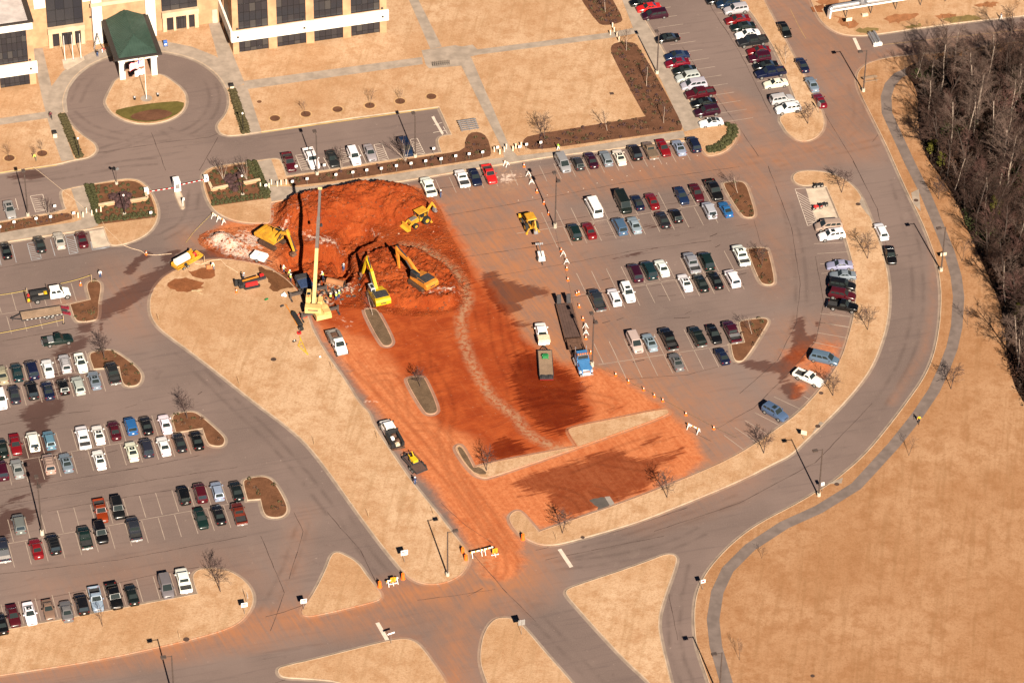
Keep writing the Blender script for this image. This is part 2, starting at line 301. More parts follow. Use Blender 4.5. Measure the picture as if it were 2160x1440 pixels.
def soil(nt, b, base, wetdark=.50, amount=1.0):
    """puts clay, dust, lime and water over a base colour"""
    va = nd(nt, 'ShaderNodeAttribute', attribute_name='stain_a'); vb = nd(nt, 'ShaderNodeAttribute', attribute_name='stain_b')
    sa = nt.nodes.new('ShaderNodeSeparateColor'); sb = nt.nodes.new('ShaderNodeSeparateColor')
    nt.links.new(va.outputs['Color'], sa.inputs[0]); nt.links.new(vb.outputs['Color'], sb.inputs[0])
    p = wpos(nt); n1 = noi(nt, p, .22, 9, .62, .6); n2 = noi(nt, p, 1.3, 6, .65); n3 = noi(nt, p, .07, 4)
    st = noi(nt, wpos(nt, (.12, 1.9, 1), math.radians(63)), .8, 6, .62, .8)             # wheel-streaked texture
    st2 = noi(nt, wpos(nt, (.15, 1.8, 1), math.radians(-24)), 1.0, 5, .62, 1.0)
    jig = mth(nt, 'ADD', mth(nt, 'MULTIPLY', mth(nt, 'SUBTRACT', n1, .5), .9), mth(nt, 'MULTIPLY', mth(nt, 'SUBTRACT', n2, .5), .35))
    vt = nd(nt, 'ShaderNodeAttribute', attribute_name='stain_c'); sct = nt.nodes.new('ShaderNodeSeparateColor'); nt.links.new(vt.outputs['Color'], sct.inputs[0])
    base = mix(nt, mth(nt, 'MULTIPLY', mth(nt, 'MULTIPLY', sct.outputs['Green'], .6), remap(nt, n1, .38, .62, .1, 1)), base, (.070, .050, .045))
    # dust
    fd = mth(nt, 'MULTIPLY', sa.outputs['Blue'], remap(nt, mth(nt, 'ADD', mth(nt, 'MULTIPLY', n1, .5), mth(nt, 'MULTIPLY', st, .5)), .3, .68, .25, 1.25), clamp=True)
    c = mix(nt, fd, base, (.29, .125, .062))
    # clay
    fm = mth(nt, 'MULTIPLY', remap(nt, mth(nt, 'ADD', sa.outputs['Red'], mth(nt, 'MULTIPLY', jig, .9)), .25, .85), amount)
    vc = nd(nt, 'ShaderNodeAttribute', attribute_name='stain_c'); sc_ = nt.nodes.new('ShaderNodeSeparateColor'); nt.links.new(vc.outputs['Color'], sc_.inputs[0])
    blend = mth(nt, 'ADD', mth(nt, 'MULTIPLY', st, .45), mth(nt, 'MULTIPLY', n2, .55)); pale = mix(nt, remap(nt, blend, .38, .62), (.335, .097, .035), (.43, .150, .062)); pale = mix(nt, remap(nt, n1, .50, .70, 0, .5), pale, (.30, .068, .020))
    deep = mix(nt, remap(nt, n1, .36, .66), (.215, .033, .0065), (.30, .060, .0140)); deep = mix(nt, remap(nt, st2, .46, .68, 0, .6), deep, (.175, .029, .008)); deep = mix(nt, remap(nt, st, .55, .72, 0, .55), deep, (.27, .066, .020)); deep = mix(nt, remap(nt, n2, .55, .75, 0, .45), deep, (.30, .085, .030))
    fdp = remap(nt, mth(nt, 'ADD', sb.outputs['Blue'], mth(nt, 'MULTIPLY', jig, .6)), .30, .70)
    clay = mix(nt, fdp, pale, deep)
    trk = mth(nt, 'MULTIPLY', sc_.outputs['Red'], remap(nt, n2, .3, .6, .35, 1), clamp=True); clay = mix(nt, mth(nt, 'MULTIPLY', trk, .75), clay, mix(nt, 1.0, clay, (.52, .44, .40), 'MULTIPLY'))
    c = mix(nt, fm, c, clay)
    fp = mth(nt, 'MULTIPLY', sb.outputs['Red'], remap(nt, n2, .38, .58, .12, 1.1), clamp=True); c = mix(nt, fp, c, (.30, .165, .095))
    fw = remap(nt, mth(nt, 'ADD', sb.outputs['Green'], mth(nt, 'MULTIPLY', mth(nt, 'SUBTRACT', n2, .5), 2.4)), .35, .85, 0, .88); c = mix(nt, fw, c, (.56, .43, .36))
    # water
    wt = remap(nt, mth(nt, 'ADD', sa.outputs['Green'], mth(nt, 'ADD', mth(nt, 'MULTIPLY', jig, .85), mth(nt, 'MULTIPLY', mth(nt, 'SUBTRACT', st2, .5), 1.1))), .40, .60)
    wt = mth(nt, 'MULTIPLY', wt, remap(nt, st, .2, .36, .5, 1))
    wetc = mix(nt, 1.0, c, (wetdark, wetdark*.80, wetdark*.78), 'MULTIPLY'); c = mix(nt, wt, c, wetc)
    nt.links.new(c, b.inputs['Base Color'])
    nt.links.new(remap(nt, wt, 0, 1, .9, .42), b.inputs['Roughness'])
    return n1, n2, st, fm
def m_asphalt():
    m, nt, b = principled('asphalt', rough=.9, spec=.15); p = wpos(nt)
    a = noi(nt, p, .035, 4); f = noi(nt, p, 5, 5, .7); g_ = noi(nt, wpos(nt, (.12, 1.4, 1), -PHI), .8, 6, .62, .4); k = noi(nt, p, .33, 8, .65, .8)
    c = mix(nt, remap(nt, a, .35, .65), (.118, .085, .076), (.162, .116, .103)); c = mix(nt, remap(nt, f, .3, .75, 0, .5), c, (.185, .140, .125))
    c = mix(nt, remap(nt, g_, .5, .72, 0, .45), c, (.098, .072, .068)); c = mix(nt, remap(nt, k, .56, .78, 0, .4), c, (.19, .145, .125)); c = mix(nt, remap(nt, k, .26, .40, .35, 0), c, (.085, .06, .055))
    n1, n2, st, fm = soil(nt, b, c); rut = mth(nt, 'ADD', mth(nt, 'MULTIPLY', f, .25), mth(nt, 'MULTIPLY', fm, mth(nt, 'ADD', mth(nt, 'MULTIPLY', n2, 1.6), mth(nt, 'MULTIPLY', st, .8)))); bump(nt, b, rut, .45, .10); return m
def m_dirt():
    m, nt, b = principled('red_clay', rough=.95, spec=.1); p = wpos(nt); c = mix(nt, noi(nt, p, .3, 6), (.19, .032, .009), (.28, .065, .02))
    n1, n2, st, fm = soil(nt, b, c); h = mth(nt, 'ADD', noi(nt, p, 2.2, 8, .7), mth(nt, 'MULTIPLY', n1, .8)); bump(nt, b, h, 1.0, .5); return m
def m_grass(name, k, red):
    m, nt, b = principled(name, rough=.95, spec=.05); K = lambda *c: tuple(min(.9, v*k*r) for v, r in zip(c, red)); p = wpos(nt)
    n1 = noi(nt, p, .045, 7, .62, .5); n2 = noi(nt, p, .33, 8, .7); n3 = noi(nt, p, 3.2, 6, .75); stp = noi(nt, wpos(nt, (2.0, .12, 1), math.radians(8)), .5, 4)
    c = mix(nt, remap(nt, n1, .32, .68), K(.425, .258, .150), K(.335, .178, .090)); c = mix(nt, remap(nt, n2, .42, .66, 0, .75), c, K(.285, .140, .065)); c = mix(nt, remap(nt, n3, .44, .78, 0, .85), c, K(.235, .108, .047))
    n4 = noi(nt, p, 1.1, 7, .75); c = mix(nt, remap(nt, n4, .52, .72, 0, .6), c, K(.245, .115, .050)); c = mix(nt, remap(nt, n3, .2, .42, .5, 0), c, K(.49, .33, .20)); c = mix(nt, remap(nt, stp, .48, .68, 0, .42), c, K(.25, .13, .06))
    nt.links.new(c, b.inputs['Base Color']); bump(nt, b, n3, .5, .12); return m
def m_concrete(name, col, stains=False):
    m, nt, b = principled(name, rough=.85, spec=.2); p = wpos(nt); n = noi(nt, p, .5, 7, .65); f = noi(nt, p, 4, 5, .7)
    c = mix(nt, remap(nt, n, .3, .7), tuple(x*.68 for x in col), col); c = mix(nt, remap(nt, f, .45, .75, 0, .5), c, tuple(x*.6 for x in col))
    if stains: soil(nt, b, c, .6, .35)
    else: nt.links.new(c, b.inputs['Base Color'])
    return m
def m_mulch(name, col):
    m, nt, b = principled(name, rough=1, spec=.05); p = wpos(nt); n = noi(nt, p, .5, 6, .7); f = noi(nt, p, 5, 6, .8)
    c = mix(nt, remap(nt, n, .3, .7), tuple(x*.72 for x in col), tuple(x*1.15 for x in col)); c = mix(nt, remap(nt, f, .45, .75, 0, .6), c, tuple(x*.4 for x in col))
    nt.links.new(c, b.inputs['Base Color']); bump(nt, b, f, .6, .12); return m
ASPHALT, DIRT, GRASS, FIELDG = m_asphalt(), m_dirt(), m_grass('pale_dry_grass', 1.10, (1.0, 1.12, 1.24)), m_grass('russet_dry_grass', .86, (1, .98, .97))
KERB = m_concrete('kerb_concrete', (.46, .34, .245), True); GUTTER = m_concrete('gutter_concrete', (.27, .205, .165), True)
CONC = m_concrete('path_concrete', (.33, .265, .215)); PALE = m_concrete('pale_concrete', (.52, .42, .33)); TRAIL = m_concrete('trail_asphalt', (.175, .135, .12))
MULCH = m_mulch('mulch', (.135, .062, .034)); REDMULCH = m_mulch('red_mulch', (.118, .056, .034)); SHADED_LITTER = m_mulch('shaded_leaf_litter', (.036, .020, .014)); OLIVE = m_mulch('olive_turf', (.105, .085, .026)); GREY_MULCH = m_mulch('grey_mulch', (.125, .082, .052))  # leaf litter darker than its own tone: tree shade is in the colour
PAINT = m_concrete('road_paint', (.62, .52, .44)); PAINT_OLD = m_concrete('worn_paint', (.36, .285, .235)); PAINT_BLUE = m_concrete('blue_grey_paint', (.36, .37, .40)); YEL_PAINT = m_concrete('yellow_paint', (.62, .40, .10))
DIRT_FLAT = m_mulch('clay_stain', (.20, .075, .032)); WET_EARTH = m_mulch('wet_earth', (.125, .055, .026)); SEAM = m_concrete('crack_sealant', (.060, .038, .032)); RUST = m_concrete('cast_iron', (.075, .045, .035))
# ------------------------------------------------------------------ terrain
DIG = npoly([(556, 470), (572, 432), (620, 410), (700, 396), (790, 386), (862, 390), (908, 408), (934, 450), (944, 490), (990, 560), (992, 622), (965, 655), (900, 668), (840, 664), (780, 655), (745, 648), (700, 650), (664, 648), (640, 625), (612, 600), (585, 572), (560, 552), (520, 556), (470, 537), (426, 522), (416, 500), (446, 484), (520, 478)], 1)
def bumpf(P, pts, soft, it=1): 
    acc = np.zeros(len(P)); q = npoly(pts, it); k = np.clip(sdist(P, q)/soft, 0, 1); return k*k*(3-2*k)
def dig_z(P, rough=True):
    z = np.zeros(len(P))
    z += 3.1*bumpf(P, [(575, 470), (572, 432), (620, 412), (700, 397), (790, 387), (862, 391), (906, 410), (930, 450), (900, 478), (850, 490), (780, 470), (700, 492), (640, 500), (590, 490)], 4.2)
    z += 1.2*bumpf(P, [(700, 410), (860, 400), (900, 440), (820, 455), (720, 450)], 4)
    z += 1.6*bumpf(P, [(760, 540), (800, 528), (850, 519), (900, 535), (945, 560), (975, 600), (978, 630), (955, 652), (900, 655), (830, 650), (770, 640), (748, 600)], 1.6)
    z += 1.7*bumpf(P, [(420, 505), (445, 486), (480, 486), (515, 500), (530, 525), (520, 545), (470, 536), (430, 522)], 4.0)
    z -= 2.2*bumpf(P, [(700, 520), (716, 480), (772, 468), (812, 502), (748, 530), (740, 560), (700, 560)], 1.3)
    z -= 2.7*bumpf(P, [(575, 560), (600, 528), (650, 512), (720, 520), (752, 545), (752, 590), (720, 604), (690, 586), (655, 604), (625, 590), (600, 580)], 1.8)
    z -= .4*bumpf(P, [(610, 590), (650, 585), (710, 600), (715, 640), (690, 645), (640, 620)], 1.5)
    edge = np.clip(sdist(P, DIG)/1.2, 0, 1); z *= edge
    if rough:
        r = np.array([mnoise.fractal((x*.45, y*.45, 3.1), .9, 2.1, 5)*.60+mnoise.fractal((x*1.5, y*1.5, 8.2), .8, 2.2, 4)*.30 for x, y in P]); z += r*edge*np.clip(np.abs(z)*1.4+.25, .25, 1.0)
    return z+.012
def dz(x, y, r=False): return float(dig_z(np.array([[x, y]]), r)[0])
def grid_mesh(name, x0, x1, y0, y1, st, keep, zf, mat):
    nx = int((x1-x0)/st)+1; ny = int((y1-y0)/st)+1
    X, Y = np.meshgrid(x0+np.arange(nx)*st, y0+np.arange(ny)*st); P = np.stack([X.ravel(), Y.ravel()], 1)
    ok = keep(P); idx = np.arange(nx*ny).reshape(ny, nx); q = np.stack([idx[:-1, :-1], idx[:-1, 1:], idx[1:, 1:], idx[1:, :-1]], -1).reshape(-1, 4)
    q = q[ok[q].all(1)]; used = np.unique(q); mp = np.full(nx*ny, -1); mp[used] = np.arange(len(used)); q = mp[q]; P = P[used]
    z = zf(P); me = bpy.data.meshes.new(name); me.vertices.add(len(P)); me.vertices.foreach_set('co', np.column_stack([P, z]).astype(np.float32).ravel())
    me.loops.add(q.size); me.loops.foreach_set('vertex_index', q.ravel().astype(np.int32)); me.polygons.add(len(q)); me.polygons.foreach_set('loop_start', np.arange(0, q.size, 4, dtype=np.int32)); me.polygons.foreach_set('loop_total', np.full(len(q), 4, np.int32))
    me.update(calc_edges=True); me.validate(); me.materials.append(mat); stain(me); return me
XA, XB, YA, YB = -114, 116, -96, 124
gm = MB(); xs = [-3000, -100, 100, 3000]; ys = [-2500, -90, 115, 4000]
for i in range(3):
    for j in range(3):
        if (i, j) != (1, 1): gm.quad((xs[i], ys[j], -.06), (xs[i+1], ys[j], -.06), (xs[i+1], ys[j+1], -.06), (xs[i], ys[j+1], -.06))
link('ground', gm.mesh('ground', FIELDG), kind='structure')
pv = grid_mesh('pavement', XA, XB, YA, YB, .32, lambda P: (sdist(P, DIG) < .55) if True else None, lambda P: np.zeros(len(P)), ASPHALT)
link('pavement', pv, kind='structure')
lo, hi = DIG.min(0)-.3, DIG.max(0)+.3
dg = grid_mesh('excavation', lo[0], hi[0], lo[1], hi[1], .19, lambda P: sdist(P, DIG) > -.25, dig_z, DIRT)
link('excavation', dg, kind='structure')
# ------------------------------------------------------------------ kerbed lawns and islands
def flat(name, polys, z, mat, kind='structure', dome=0.0, **k):
    mb = MB()
    for pl in polys:
        if area2(pl) < 0: pl = pl[::-1]
        t = geometry.tessellate_polygon([[Vector((p.x, p.y, 0)) for p in pl]]); mb.add([(p.x, p.y, z) for p in pl], t)
    me = mb.mesh(name, mat, fix=False)
    bm = bmesh.new(); bm.from_mesh(me); bm.normal_update()
    for f in bm.faces:
        if f.normal.z < 0: f.normal_flip()
    bm.to_mesh(me); bm.free(); return link(name, me, kind=kind, **k)
def offs(pl, d):
    n = len(pl); out = []
    for i in range(n):
        a, b, c = pl[i-1], pl[i], pl[(i+1) % n]; e1 = (b-a); e2 = (c-b)
        if e1.length < 1e-6: e1 = e2
        if e2.length < 1e-6: e2 = e1
        e1 = e1.normalized(); e2 = e2.normalized(); n1 = Vector((e1.y, -e1.x)); n2 = Vector((e2.y, -e2.x)); m = n1+n2
        if m.length < .2: m = n1
        m.normalize(); k = min(1.6, 1/max(.3, m.dot(n1))); out.append(b+m*(d*k))
    return out
def dens(pl, L=1.2):
    out = []
    for i in range(len(pl)):
        a, b = pl[i], pl[(i+1) % len(pl)]; n = max(1, int((b-a).length/L))
        if abs(a.x) > 125 or a.y > 140 or a.y < -110: n = min(n, 3)
        out += [a.lerp(b, t/n) for t in range(n)]
    return out
def clean(pl):
    out = [p for i, p in enumerate(pl) if (p-pl[i-1]).length > .12]
    return out if area2(out) > 0 else out[::-1]
def island(name, pts, top=GRASS, gut=.42, it=2):
    pl = dens(clean(gpoly(pts, it)))
    ring = [(gut, .004), (.0, .016), (-.03, .145), (-.19, .150), (-.20, .09)]; mb = MB(); n = len(pl)
    rows = [[(p.x, p.y, z) for p in offs(pl, o)] for o, z in ring]
    for r in rows: mb.v += [Vector(p) for p in r]
    for j in range(len(ring)-1):
        for i in range(n):
            k = (i+1) % n; mb.f.append([j*n+i, j*n+k, (j+1)*n+k, (j+1)*n+i]); mb.m.append(1 if j == 0 else 0)
    me = mb.mesh('kerb', [KERB, GUTTER]); stain(me)
    link('kerb', me, kind='structure'); return flat(name, [offs(pl, -.17)], .125, top)
V = lambda ox, oy, s, pts: [(ox+p[0]/s, oy+p[1]/s, *p[2:]) for p in pts]
LAWN_MID = [(440, 546), (400, 553), (390, 561), (350, 579), (327, 602), (315, 630), (315, 660), (325, 682), (345, 702), (380, 727), (440, 772), (500, 820), (540, 852), (615, 907), (665, 957), (752, 1080), (800, 1145), (842, 1197), (865, 1222), (900, 1234), (937, 1231), (970, 1216), (987, 1195), (991, 1175), (985, 1157), (972, 1145), (922, 1080), (879, 1029), (851, 990), (820, 945), (787, 895), (780, 870), (757, 850), (735, 812), (702, 765), (680, 732), (660, 695), (652, 672), (643, 640), (628, 612), (602, 586), (572, 568), (550, 559), (517, 551), (480, 547)]
island('lawn', LAWN_MID)
island('lawn', [(697, 1172), (707, 1164), (720, 1166), (755, 1185), (775, 1215), (805, 1250), (805, 1263), (787, 1271), (660, 1301), (640, 1300), (634, 1291), (640, 1280), (662, 1250), (687, 1200)])
island('lawn', [(-30, 1334), (0, 1330), (160, 1300), (415, 1252, 1), (407, 1227), (405, 1214), (415, 1202), (437, 1197), (475, 1200), (505, 1215), (527, 1235), (537, 1260), (532, 1282), (512, 1310), (475, 1330), (375, 1357), (200, 1395), (0, 1425), (-30, 1429)])
island('lawn', [(585, 1412), (592, 1406), (675, 1387), (812, 1352), (850, 1346), (875, 1351), (892, 1367), (920, 1405), (940, 1435), (960, 1475), (760, 1475), (725, 1439), (650, 1432), (600, 1430), (587, 1423)])
island('lawn', [(1015, 1352), (1025, 1325), (1042, 1305), (1062, 1302), (1082, 1304), (1105, 1320), (1150, 1375), (1200, 1430), (1235, 1475), (1040, 1475), (1020, 1425), (1011, 1392)])
island('lawn', [(1192, 1247), (1202, 1239), (1320, 1200), (1380, 1178), (1402, 1169), (1423, 1169), (1431, 1182), (1402, 1260), (1389, 1307), (1394, 1350), (1416, 1437), (1425, 1475), (1400, 1480), (1370, 1440), (1317, 1392), (1255, 1325), (1215, 1280), (1194, 1256)])
FIELD = [(1895, 119), (1860, 125), (1827, 135), (1810, 150), (1805, 170), (1812, 195), (1840, 250), (1870, 310), (1892, 360), (1910, 400), (1935, 450), (1955, 495), (1975, 552), (1983, 600), (1984, 640), (1981, 688), (1970, 747), (1950, 795), (1915, 845), (1872, 902), (1822, 962), (1760, 1014), (1741, 1025), (1683, 1061), (1604, 1101), (1553, 1137), (1506, 1184), (1477, 1227), (1465, 1267), (1463, 1314), (1468, 1364), (1495, 1440), (1525, 1540), (1560, 1740), (2480, 1750), (2480, 40), (2160, 87), (2097, 94), (2011, 110)]
island('lawn', FIELD, FIELDG)
island('lawn', [(1660, -90), (1700, -20), (1720, 27), (1732, 47), (1750, 62), (1775, 74), (1805, 77), (1835, 76), (1945, 60), (2045, 47), (2160, 35), (2330, 12), (2330, -120)])
CRES = [(1072, 1094), (1078, 1082), (1090, 1076), (1102, 1080), (1137, 1121, 1), (1190, 1102), (1315, 1060), (1480, 995), (1560, 957), (1620, 917), (1680, 875), (1730, 822), (1772, 762), (1787, 717), (1802, 660), (1805, 602), (1799, 560), (1785, 510), (1770, 460), (1742, 395, 1), (1717, 391), (1695, 394), (1677, 387), (1671, 377), (1675, 367), (1692, 361), (1720, 361), (1750, 365), (1780, 377), (1805, 397), (1820, 420), (1835, 455), (1852, 500), (1867, 547), (1875, 590), (1877, 627), (1874, 672), (1865, 710), (1845, 765), (1820, 805), (1780, 852), (1740, 892), (1700, 930), (1669, 961), (1635, 977), (1560, 1016), (1380, 1089), (1320, 1110), (1190, 1147), (1155, 1151), (1130, 1147), (1100, 1132), (1080, 1112)]
island('lawn', CRES)
island('lawn', [(957, 945), (966, 937), (977, 940), (1000, 985, 1), (1040, 974), (1127, 958), (1216, 941, 1), (1195, 910), (1202, 901), (1300, 882), (1400, 861), (1414, 867), (1409, 877), (1227, 942), (1040, 1006), (1020, 1010), (997, 1001), (972, 970)])
island('planting_island', [(765, 657), (772, 651), (792, 651), (800, 660), (830, 717), (827, 728), (815, 732), (802, 727)], GREY_MULCH)
island('planting_island', [(854, 803), (861, 796), (890, 793), (899, 800), (926, 862), (920, 873), (903, 875), (892, 868)], GREY_MULCH)
ISL = [[(1522, 390), (1530, 385), (1562, 382), (1575, 390), (1582, 410), (1594, 450), (1590, 459), (1575, 461), (1562, 455)], [(1574, 527), (1580, 524), (1615, 522), (1622, 530), (1636, 592), (1630, 602), (1612, 602), (1600, 594)], [(1556, 681), (1565, 676), (1610, 670), (1622, 675), (1620, 685), (1575, 757), (1560, 765), (1546, 760), (1540, 727, 1), (1569, 722, 1)],
       [(185, 748), (200, 741), (232, 737), (250, 745), (287, 772), (302, 792), (295, 812), (275, 817), (257, 812), (250, 775, 1), (197, 780, 1)], [(360, 880), (372, 871), (407, 867), (425, 877), (470, 917), (477, 930), (470, 942), (450, 942), (436, 936), (426, 905, 1), (370, 914, 1)], [(510, 1016), (520, 1009), (555, 1003), (578, 1013), (605, 1060), (608, 1080), (595, 1092), (570, 1093), (555, 1085), (548, 1054, 1), (521, 1056, 1)],
       [(180, 602), (190, 592), (207, 592), (216, 602), (209, 640), (209, 668), (202, 677), (170, 681), (157, 676), (146, 642, 1), (189, 632, 1)]]
for q in ISL: island('planting_island', q, MULCH, .45)
island('concrete_island', [(364, 402), (381, 400), (392, 437), (386, 443), (380, 440)], PALE, .1)
island('lawn', [(127, 405), (140, 399), (180, 392), (245, 380), (280, 377), (302, 385), (320, 407), (335, 442), (332, 470), (310, 497), (270, 515), (240, 520), (229, 515), (217, 480, 1), (190, 485), (0, 514), (-40, 520), (-40, 474), (0, 468), (140, 444), (135, 437)])
NORTH = [(1312, -120), (-90, -90), (-90, 384), (0, 365), (120, 349), (155, 339), (185, 335), (200, 325), (205, 316), (200, 304), (190, 297), (162, 277), (140, 250), (132, 220), (137, 195), (155, 165), (185, 140), (220, 124), (250, 114), (300, 107), (337, 109), (390, 119), (430, 136), (462, 162), (480, 192), (484, 220), (475, 245), (460, 260), (457, 272), (465, 284), (487, 289), (550, 280), (740, 250), (925, 227, 1), (951, 285, 1), (930, 287), (921, 297), (930, 322, 1), (850, 334), (772, 346), (719, 355), (605, 372, 1), (595, 342), (585, 334), (540, 340), (462, 350), (437, 357), (425, 370), (427, 390), (435, 420), (450, 445), (475, 460), (507, 470), (555, 473), (573, 471), (572, 428, 1), (675, 412), (860, 382), (960, 365), (1065, 347), (1172, 330), (1290, 317), (1447, 294), (1478, 312), (1487, 327), (1500, 331), (1530, 322), (1550, 303), (1559, 280), (1553, 265), (1538, 262), (1485, 271), (1447, 200), (1400, 107), (1350, 25), (1330, -20), (1280, -120)]
island('lawn', NORTH[:-1]+[(1282, -120)])
island('lawn', [(245, 165), (290, 160), (337, 155), (362, 170), (387, 190), (395, 210), (390, 232), (370, 250), (337, 261), (300, 264), (265, 257), (237, 242), (222, 222), (222, 210), (235, 185)])
island('lawn', [(1500, -120), (1560, 0), (1590, 35), (1625, 90), (1650, 140), (1667, 185), (1684, 228), (1650, 243), (1642, 252), (1650, 266), (1660, 282), (1680, 297), (1700, 300), (1722, 292), (1737, 275), (1740, 255), (1735, 237), (1710, 185), (1670, 110), (1610, 0), (1560, -120)])
# paths, beds and pads on the lawns (each a thin slab above the one below)
def sheet(name, pts, z, mat, it=1, **k): return flat(name, [gpoly(pts, it)], z, mat, **k)
def ribbon(pts, w, it=0):
    P = [G(*p).to_2d() for p in pts]; L = []; R_ = []
    for i, p in enumerate(P):
        d = (P[min(i+1, len(P)-1)]-P[max(i-1, 0)]).normalized(); n = Vector((-d.y, d.x)); L.append(p+n*w/2); R_.append(p-n*w/2)
    return L+R_[::-1]
flat('walkway', [ribbon([(246, 106), (212, 116), (178, 133), (148, 158), (127, 186), (121, 212), (124, 240)], 3.4)], .136, CONC)
flat('walkway', [ribbon([(322, 98), (350, 101), (395, 110), (440, 128), (474, 152), (494, 184)], 3.6)], .136, CONC)
sheet('walkway', [(70, 104, 1), (90, 103, 1), (108, 180), (122, 240), (157, 338, 1), (130, 342, 1), (104, 268), (82, 180)], .140, CONC)
sheet('walkway', [(-60, 262, 1), (0, 251, 1), (104, 236, 1), (106, 250, 1), (0, 265, 1), (-60, 276, 1)], .138, CONC, 0)
sheet('walkway', [(440, 52, 1), (462, 44, 1), (492, 118, 1), (517, 178, 1), (484, 178, 1), (462, 130, 1)], .141, CONC, 0)
sheet('walkway', [(490, 184, 1), (520, 180, 1), (552, 280, 1), (526, 284, 1)], .139, CONC, 0)
sheet('walkway', [(512, 173, 1), (890, 122, 1), (892, 137, 1), (520, 190, 1)], .144, CONC, 0)
sheet('plaza', [(889, 108, 1), (960, 97, 1), (975, 100, 1), (996, 126, 1), (972, 131, 1), (976, 140, 1), (905, 146, 1), (898, 138, 1)], .147, CONC, 0)
sheet('walkway', [(840, -40, 1), (864, -40, 1), (882, 0, 1), (932, 100, 1), (908, 105, 1), (862, 0, 1)], .138, CONC, 0)
sheet('walkway', [(955, 103, 1), (997, 96, 1), (1007, 106, 1), (1287, 70, 1), (1345, 59, 1), (1350, 71, 1), (1300, 80, 1), (1010, 117, 1), (968, 127, 1)], .150, CONC, 0)
sheet('walkway', [(968, 130, 1), (995, 125, 1), (1075, 312, 1), (1098, 338, 1), (1066, 345, 1), (1060, 317, 1)], .153, CONC, 0)
sheet('walkway', [(1441, 277, 1), (1175, 320, 1), (1035, 337, 1), (900, 358, 1), (700, 389, 1), (640, 396, 1), (566, 394, 1), (573, 426, 1), (675, 410, 1), (860, 380, 1), (1065, 345, 1), (1290, 315, 1), (1446, 292, 1)], .142, CONC, 0)
sheet('walkway', [(1278, -100, 1), (1312, 0, 1), (1335, 60, 1), (1395, 172, 1), (1444, 279, 1), (1483, 269, 1), (1445, 199, 1), (1398, 106, 1), (1348, 24, 1), (1328, -20, 1), (1285, -110, 1)], .145, CONC, 0)
sheet('walkway', [(542, 342, 1), (572, 337, 1), (592, 393, 1), (570, 402, 1)], .138, CONC, 0)
sheet('walkway', [(-40, 496, 1), (155, 470, 1), (172, 464, 1), (150, 400, 1), (179, 393, 1), (208, 477, 1), (190, 483, 1), (0, 512, 1), (-40, 518, 1)], .138, CONC, 0)
sheet('ramp_pad', [(188, 488, 1), (219, 483, 1), (233, 518, 1), (196, 524, 1)], .020, PALE, 0)
sheet('flagpole_pad', [(131, 127, 1), (176, 121, 1), (179, 128, 1), (143, 149, 1), (135, 146, 1)], .150, PALE, 0)
sheet('motorcycle_pad', V(1620, 340, 4, [(318, 232, 1), (480, 222, 1), (590, 480, 1), (408, 500, 1)]), .012, PALE, 0)
for q in ([(1938, 400), (1942, 447), (1926, 430), (1922, 408)], [(1818, 415), (1812, 430), (1828, 452), (1837, 460)], [(1730, 890), (1712, 915), (1715, 912), (1738, 893)], [(1741, 1022), (1760, 1015), (1778, 1008), (1775, 1020)]):
    sheet('inlet_apron', q, .1522, CONC, 0)
P_ = [(1915, 152), (1895, 160), (1877, 180), (1869, 205), (1871, 240), (1890, 282), (1920, 347), (1952, 410), (1977, 470), (2002, 532), (2017, 585), (2022, 627), (2018, 690), (2008, 735), (1992, 777), (1970, 825), (1935, 877), (1885, 940), (1830, 1000), (1806, 1026), (1727, 1075), (1654, 1108), (1582, 1155), (1535, 1202), (1513, 1249), (1504, 1307), (1510, 1364), (1532, 1440), (1552, 1490)]
flat('trail', [ribbon([(1960, 130), (1935, 142)]+P_, 2.0)], .137, TRAIL)
BEDS = {'front': [(1287, 100), (1300, 91), (1330, 90), (1345, 96), (1395, 180), (1440, 265), (1437, 276, 1), (1240, 303), (1125, 319), (1106, 312), (1102, 298), (1116, 287), (1240, 267), (1362, 247, 1), (1355, 238), (1292, 122)], 'upper': [(1205, -40), (1225, 0), (1260, 50), (1275, 56), (1308, 50), (1315, 42), (1292, 0), (1270, -40)],
        'strip': [(605, 377, 1), (719, 360), (850, 339), (935, 326), (980, 318), (981, 297), (990, 282), (1010, 279), (1028, 290), (1037, 322), (1032, 334), (900, 354), (700, 385), (612, 394, 1)], 'gate_west': [(180, 394, 1), (245, 385), (280, 382), (300, 391), (317, 412), (327, 442), (327, 460, 1), (208, 475, 1)],
        'west': [(-40, 478, 1), (0, 472), (138, 449), (153, 455), (152, 466), (0, 493), (-40, 500)], 'gate_east': [(430, 378), (441, 363), (465, 356), (540, 344, 1), (571, 419, 1), (452, 436, 1), (441, 420)], 'hedge_west': [(127, 246), (135, 245), (160, 285), (172, 332), (157, 336)], 'hedge_east': [(486, 192), (494, 192), (527, 281), (508, 282)]}
for k_, q in BEDS.items(): sheet('mulch_bed', q, .158, REDMULCH if k_ in ('front', 'upper', 'strip') else MULCH)
sheet('turf_patch', [(236, 236), (275, 226), (330, 218), (389, 214), (387, 231), (369, 246), (336, 257), (300, 260), (266, 253)], .142, OLIVE); sheet('mulch_bed', [(272, 250), (284, 240), (325, 231), (358, 235), (366, 243), (336, 255), (300, 257)], .150, REDMULCH)
sheet('mulch_bed', [(963, 946), (971, 942), (982, 956), (999, 987), (1012, 985), (1031, 1001), (1005, 1001), (985, 982)], .142, GREY_MULCH)
sheet('woods_floor', [(1905, 150), (1925, 135), (1990, 125), (2320, 90), (2320, 900), (2210, 900), (2148, 840), (2126, 770), (2120, 700), (2112, 650), (2088, 590), (2060, 530), (2035, 470), (2015, 420), (1985, 375), (1950, 330), (1935, 262), (1938, 205), (1922, 170)], .145, SHADED_LITTER, 2)
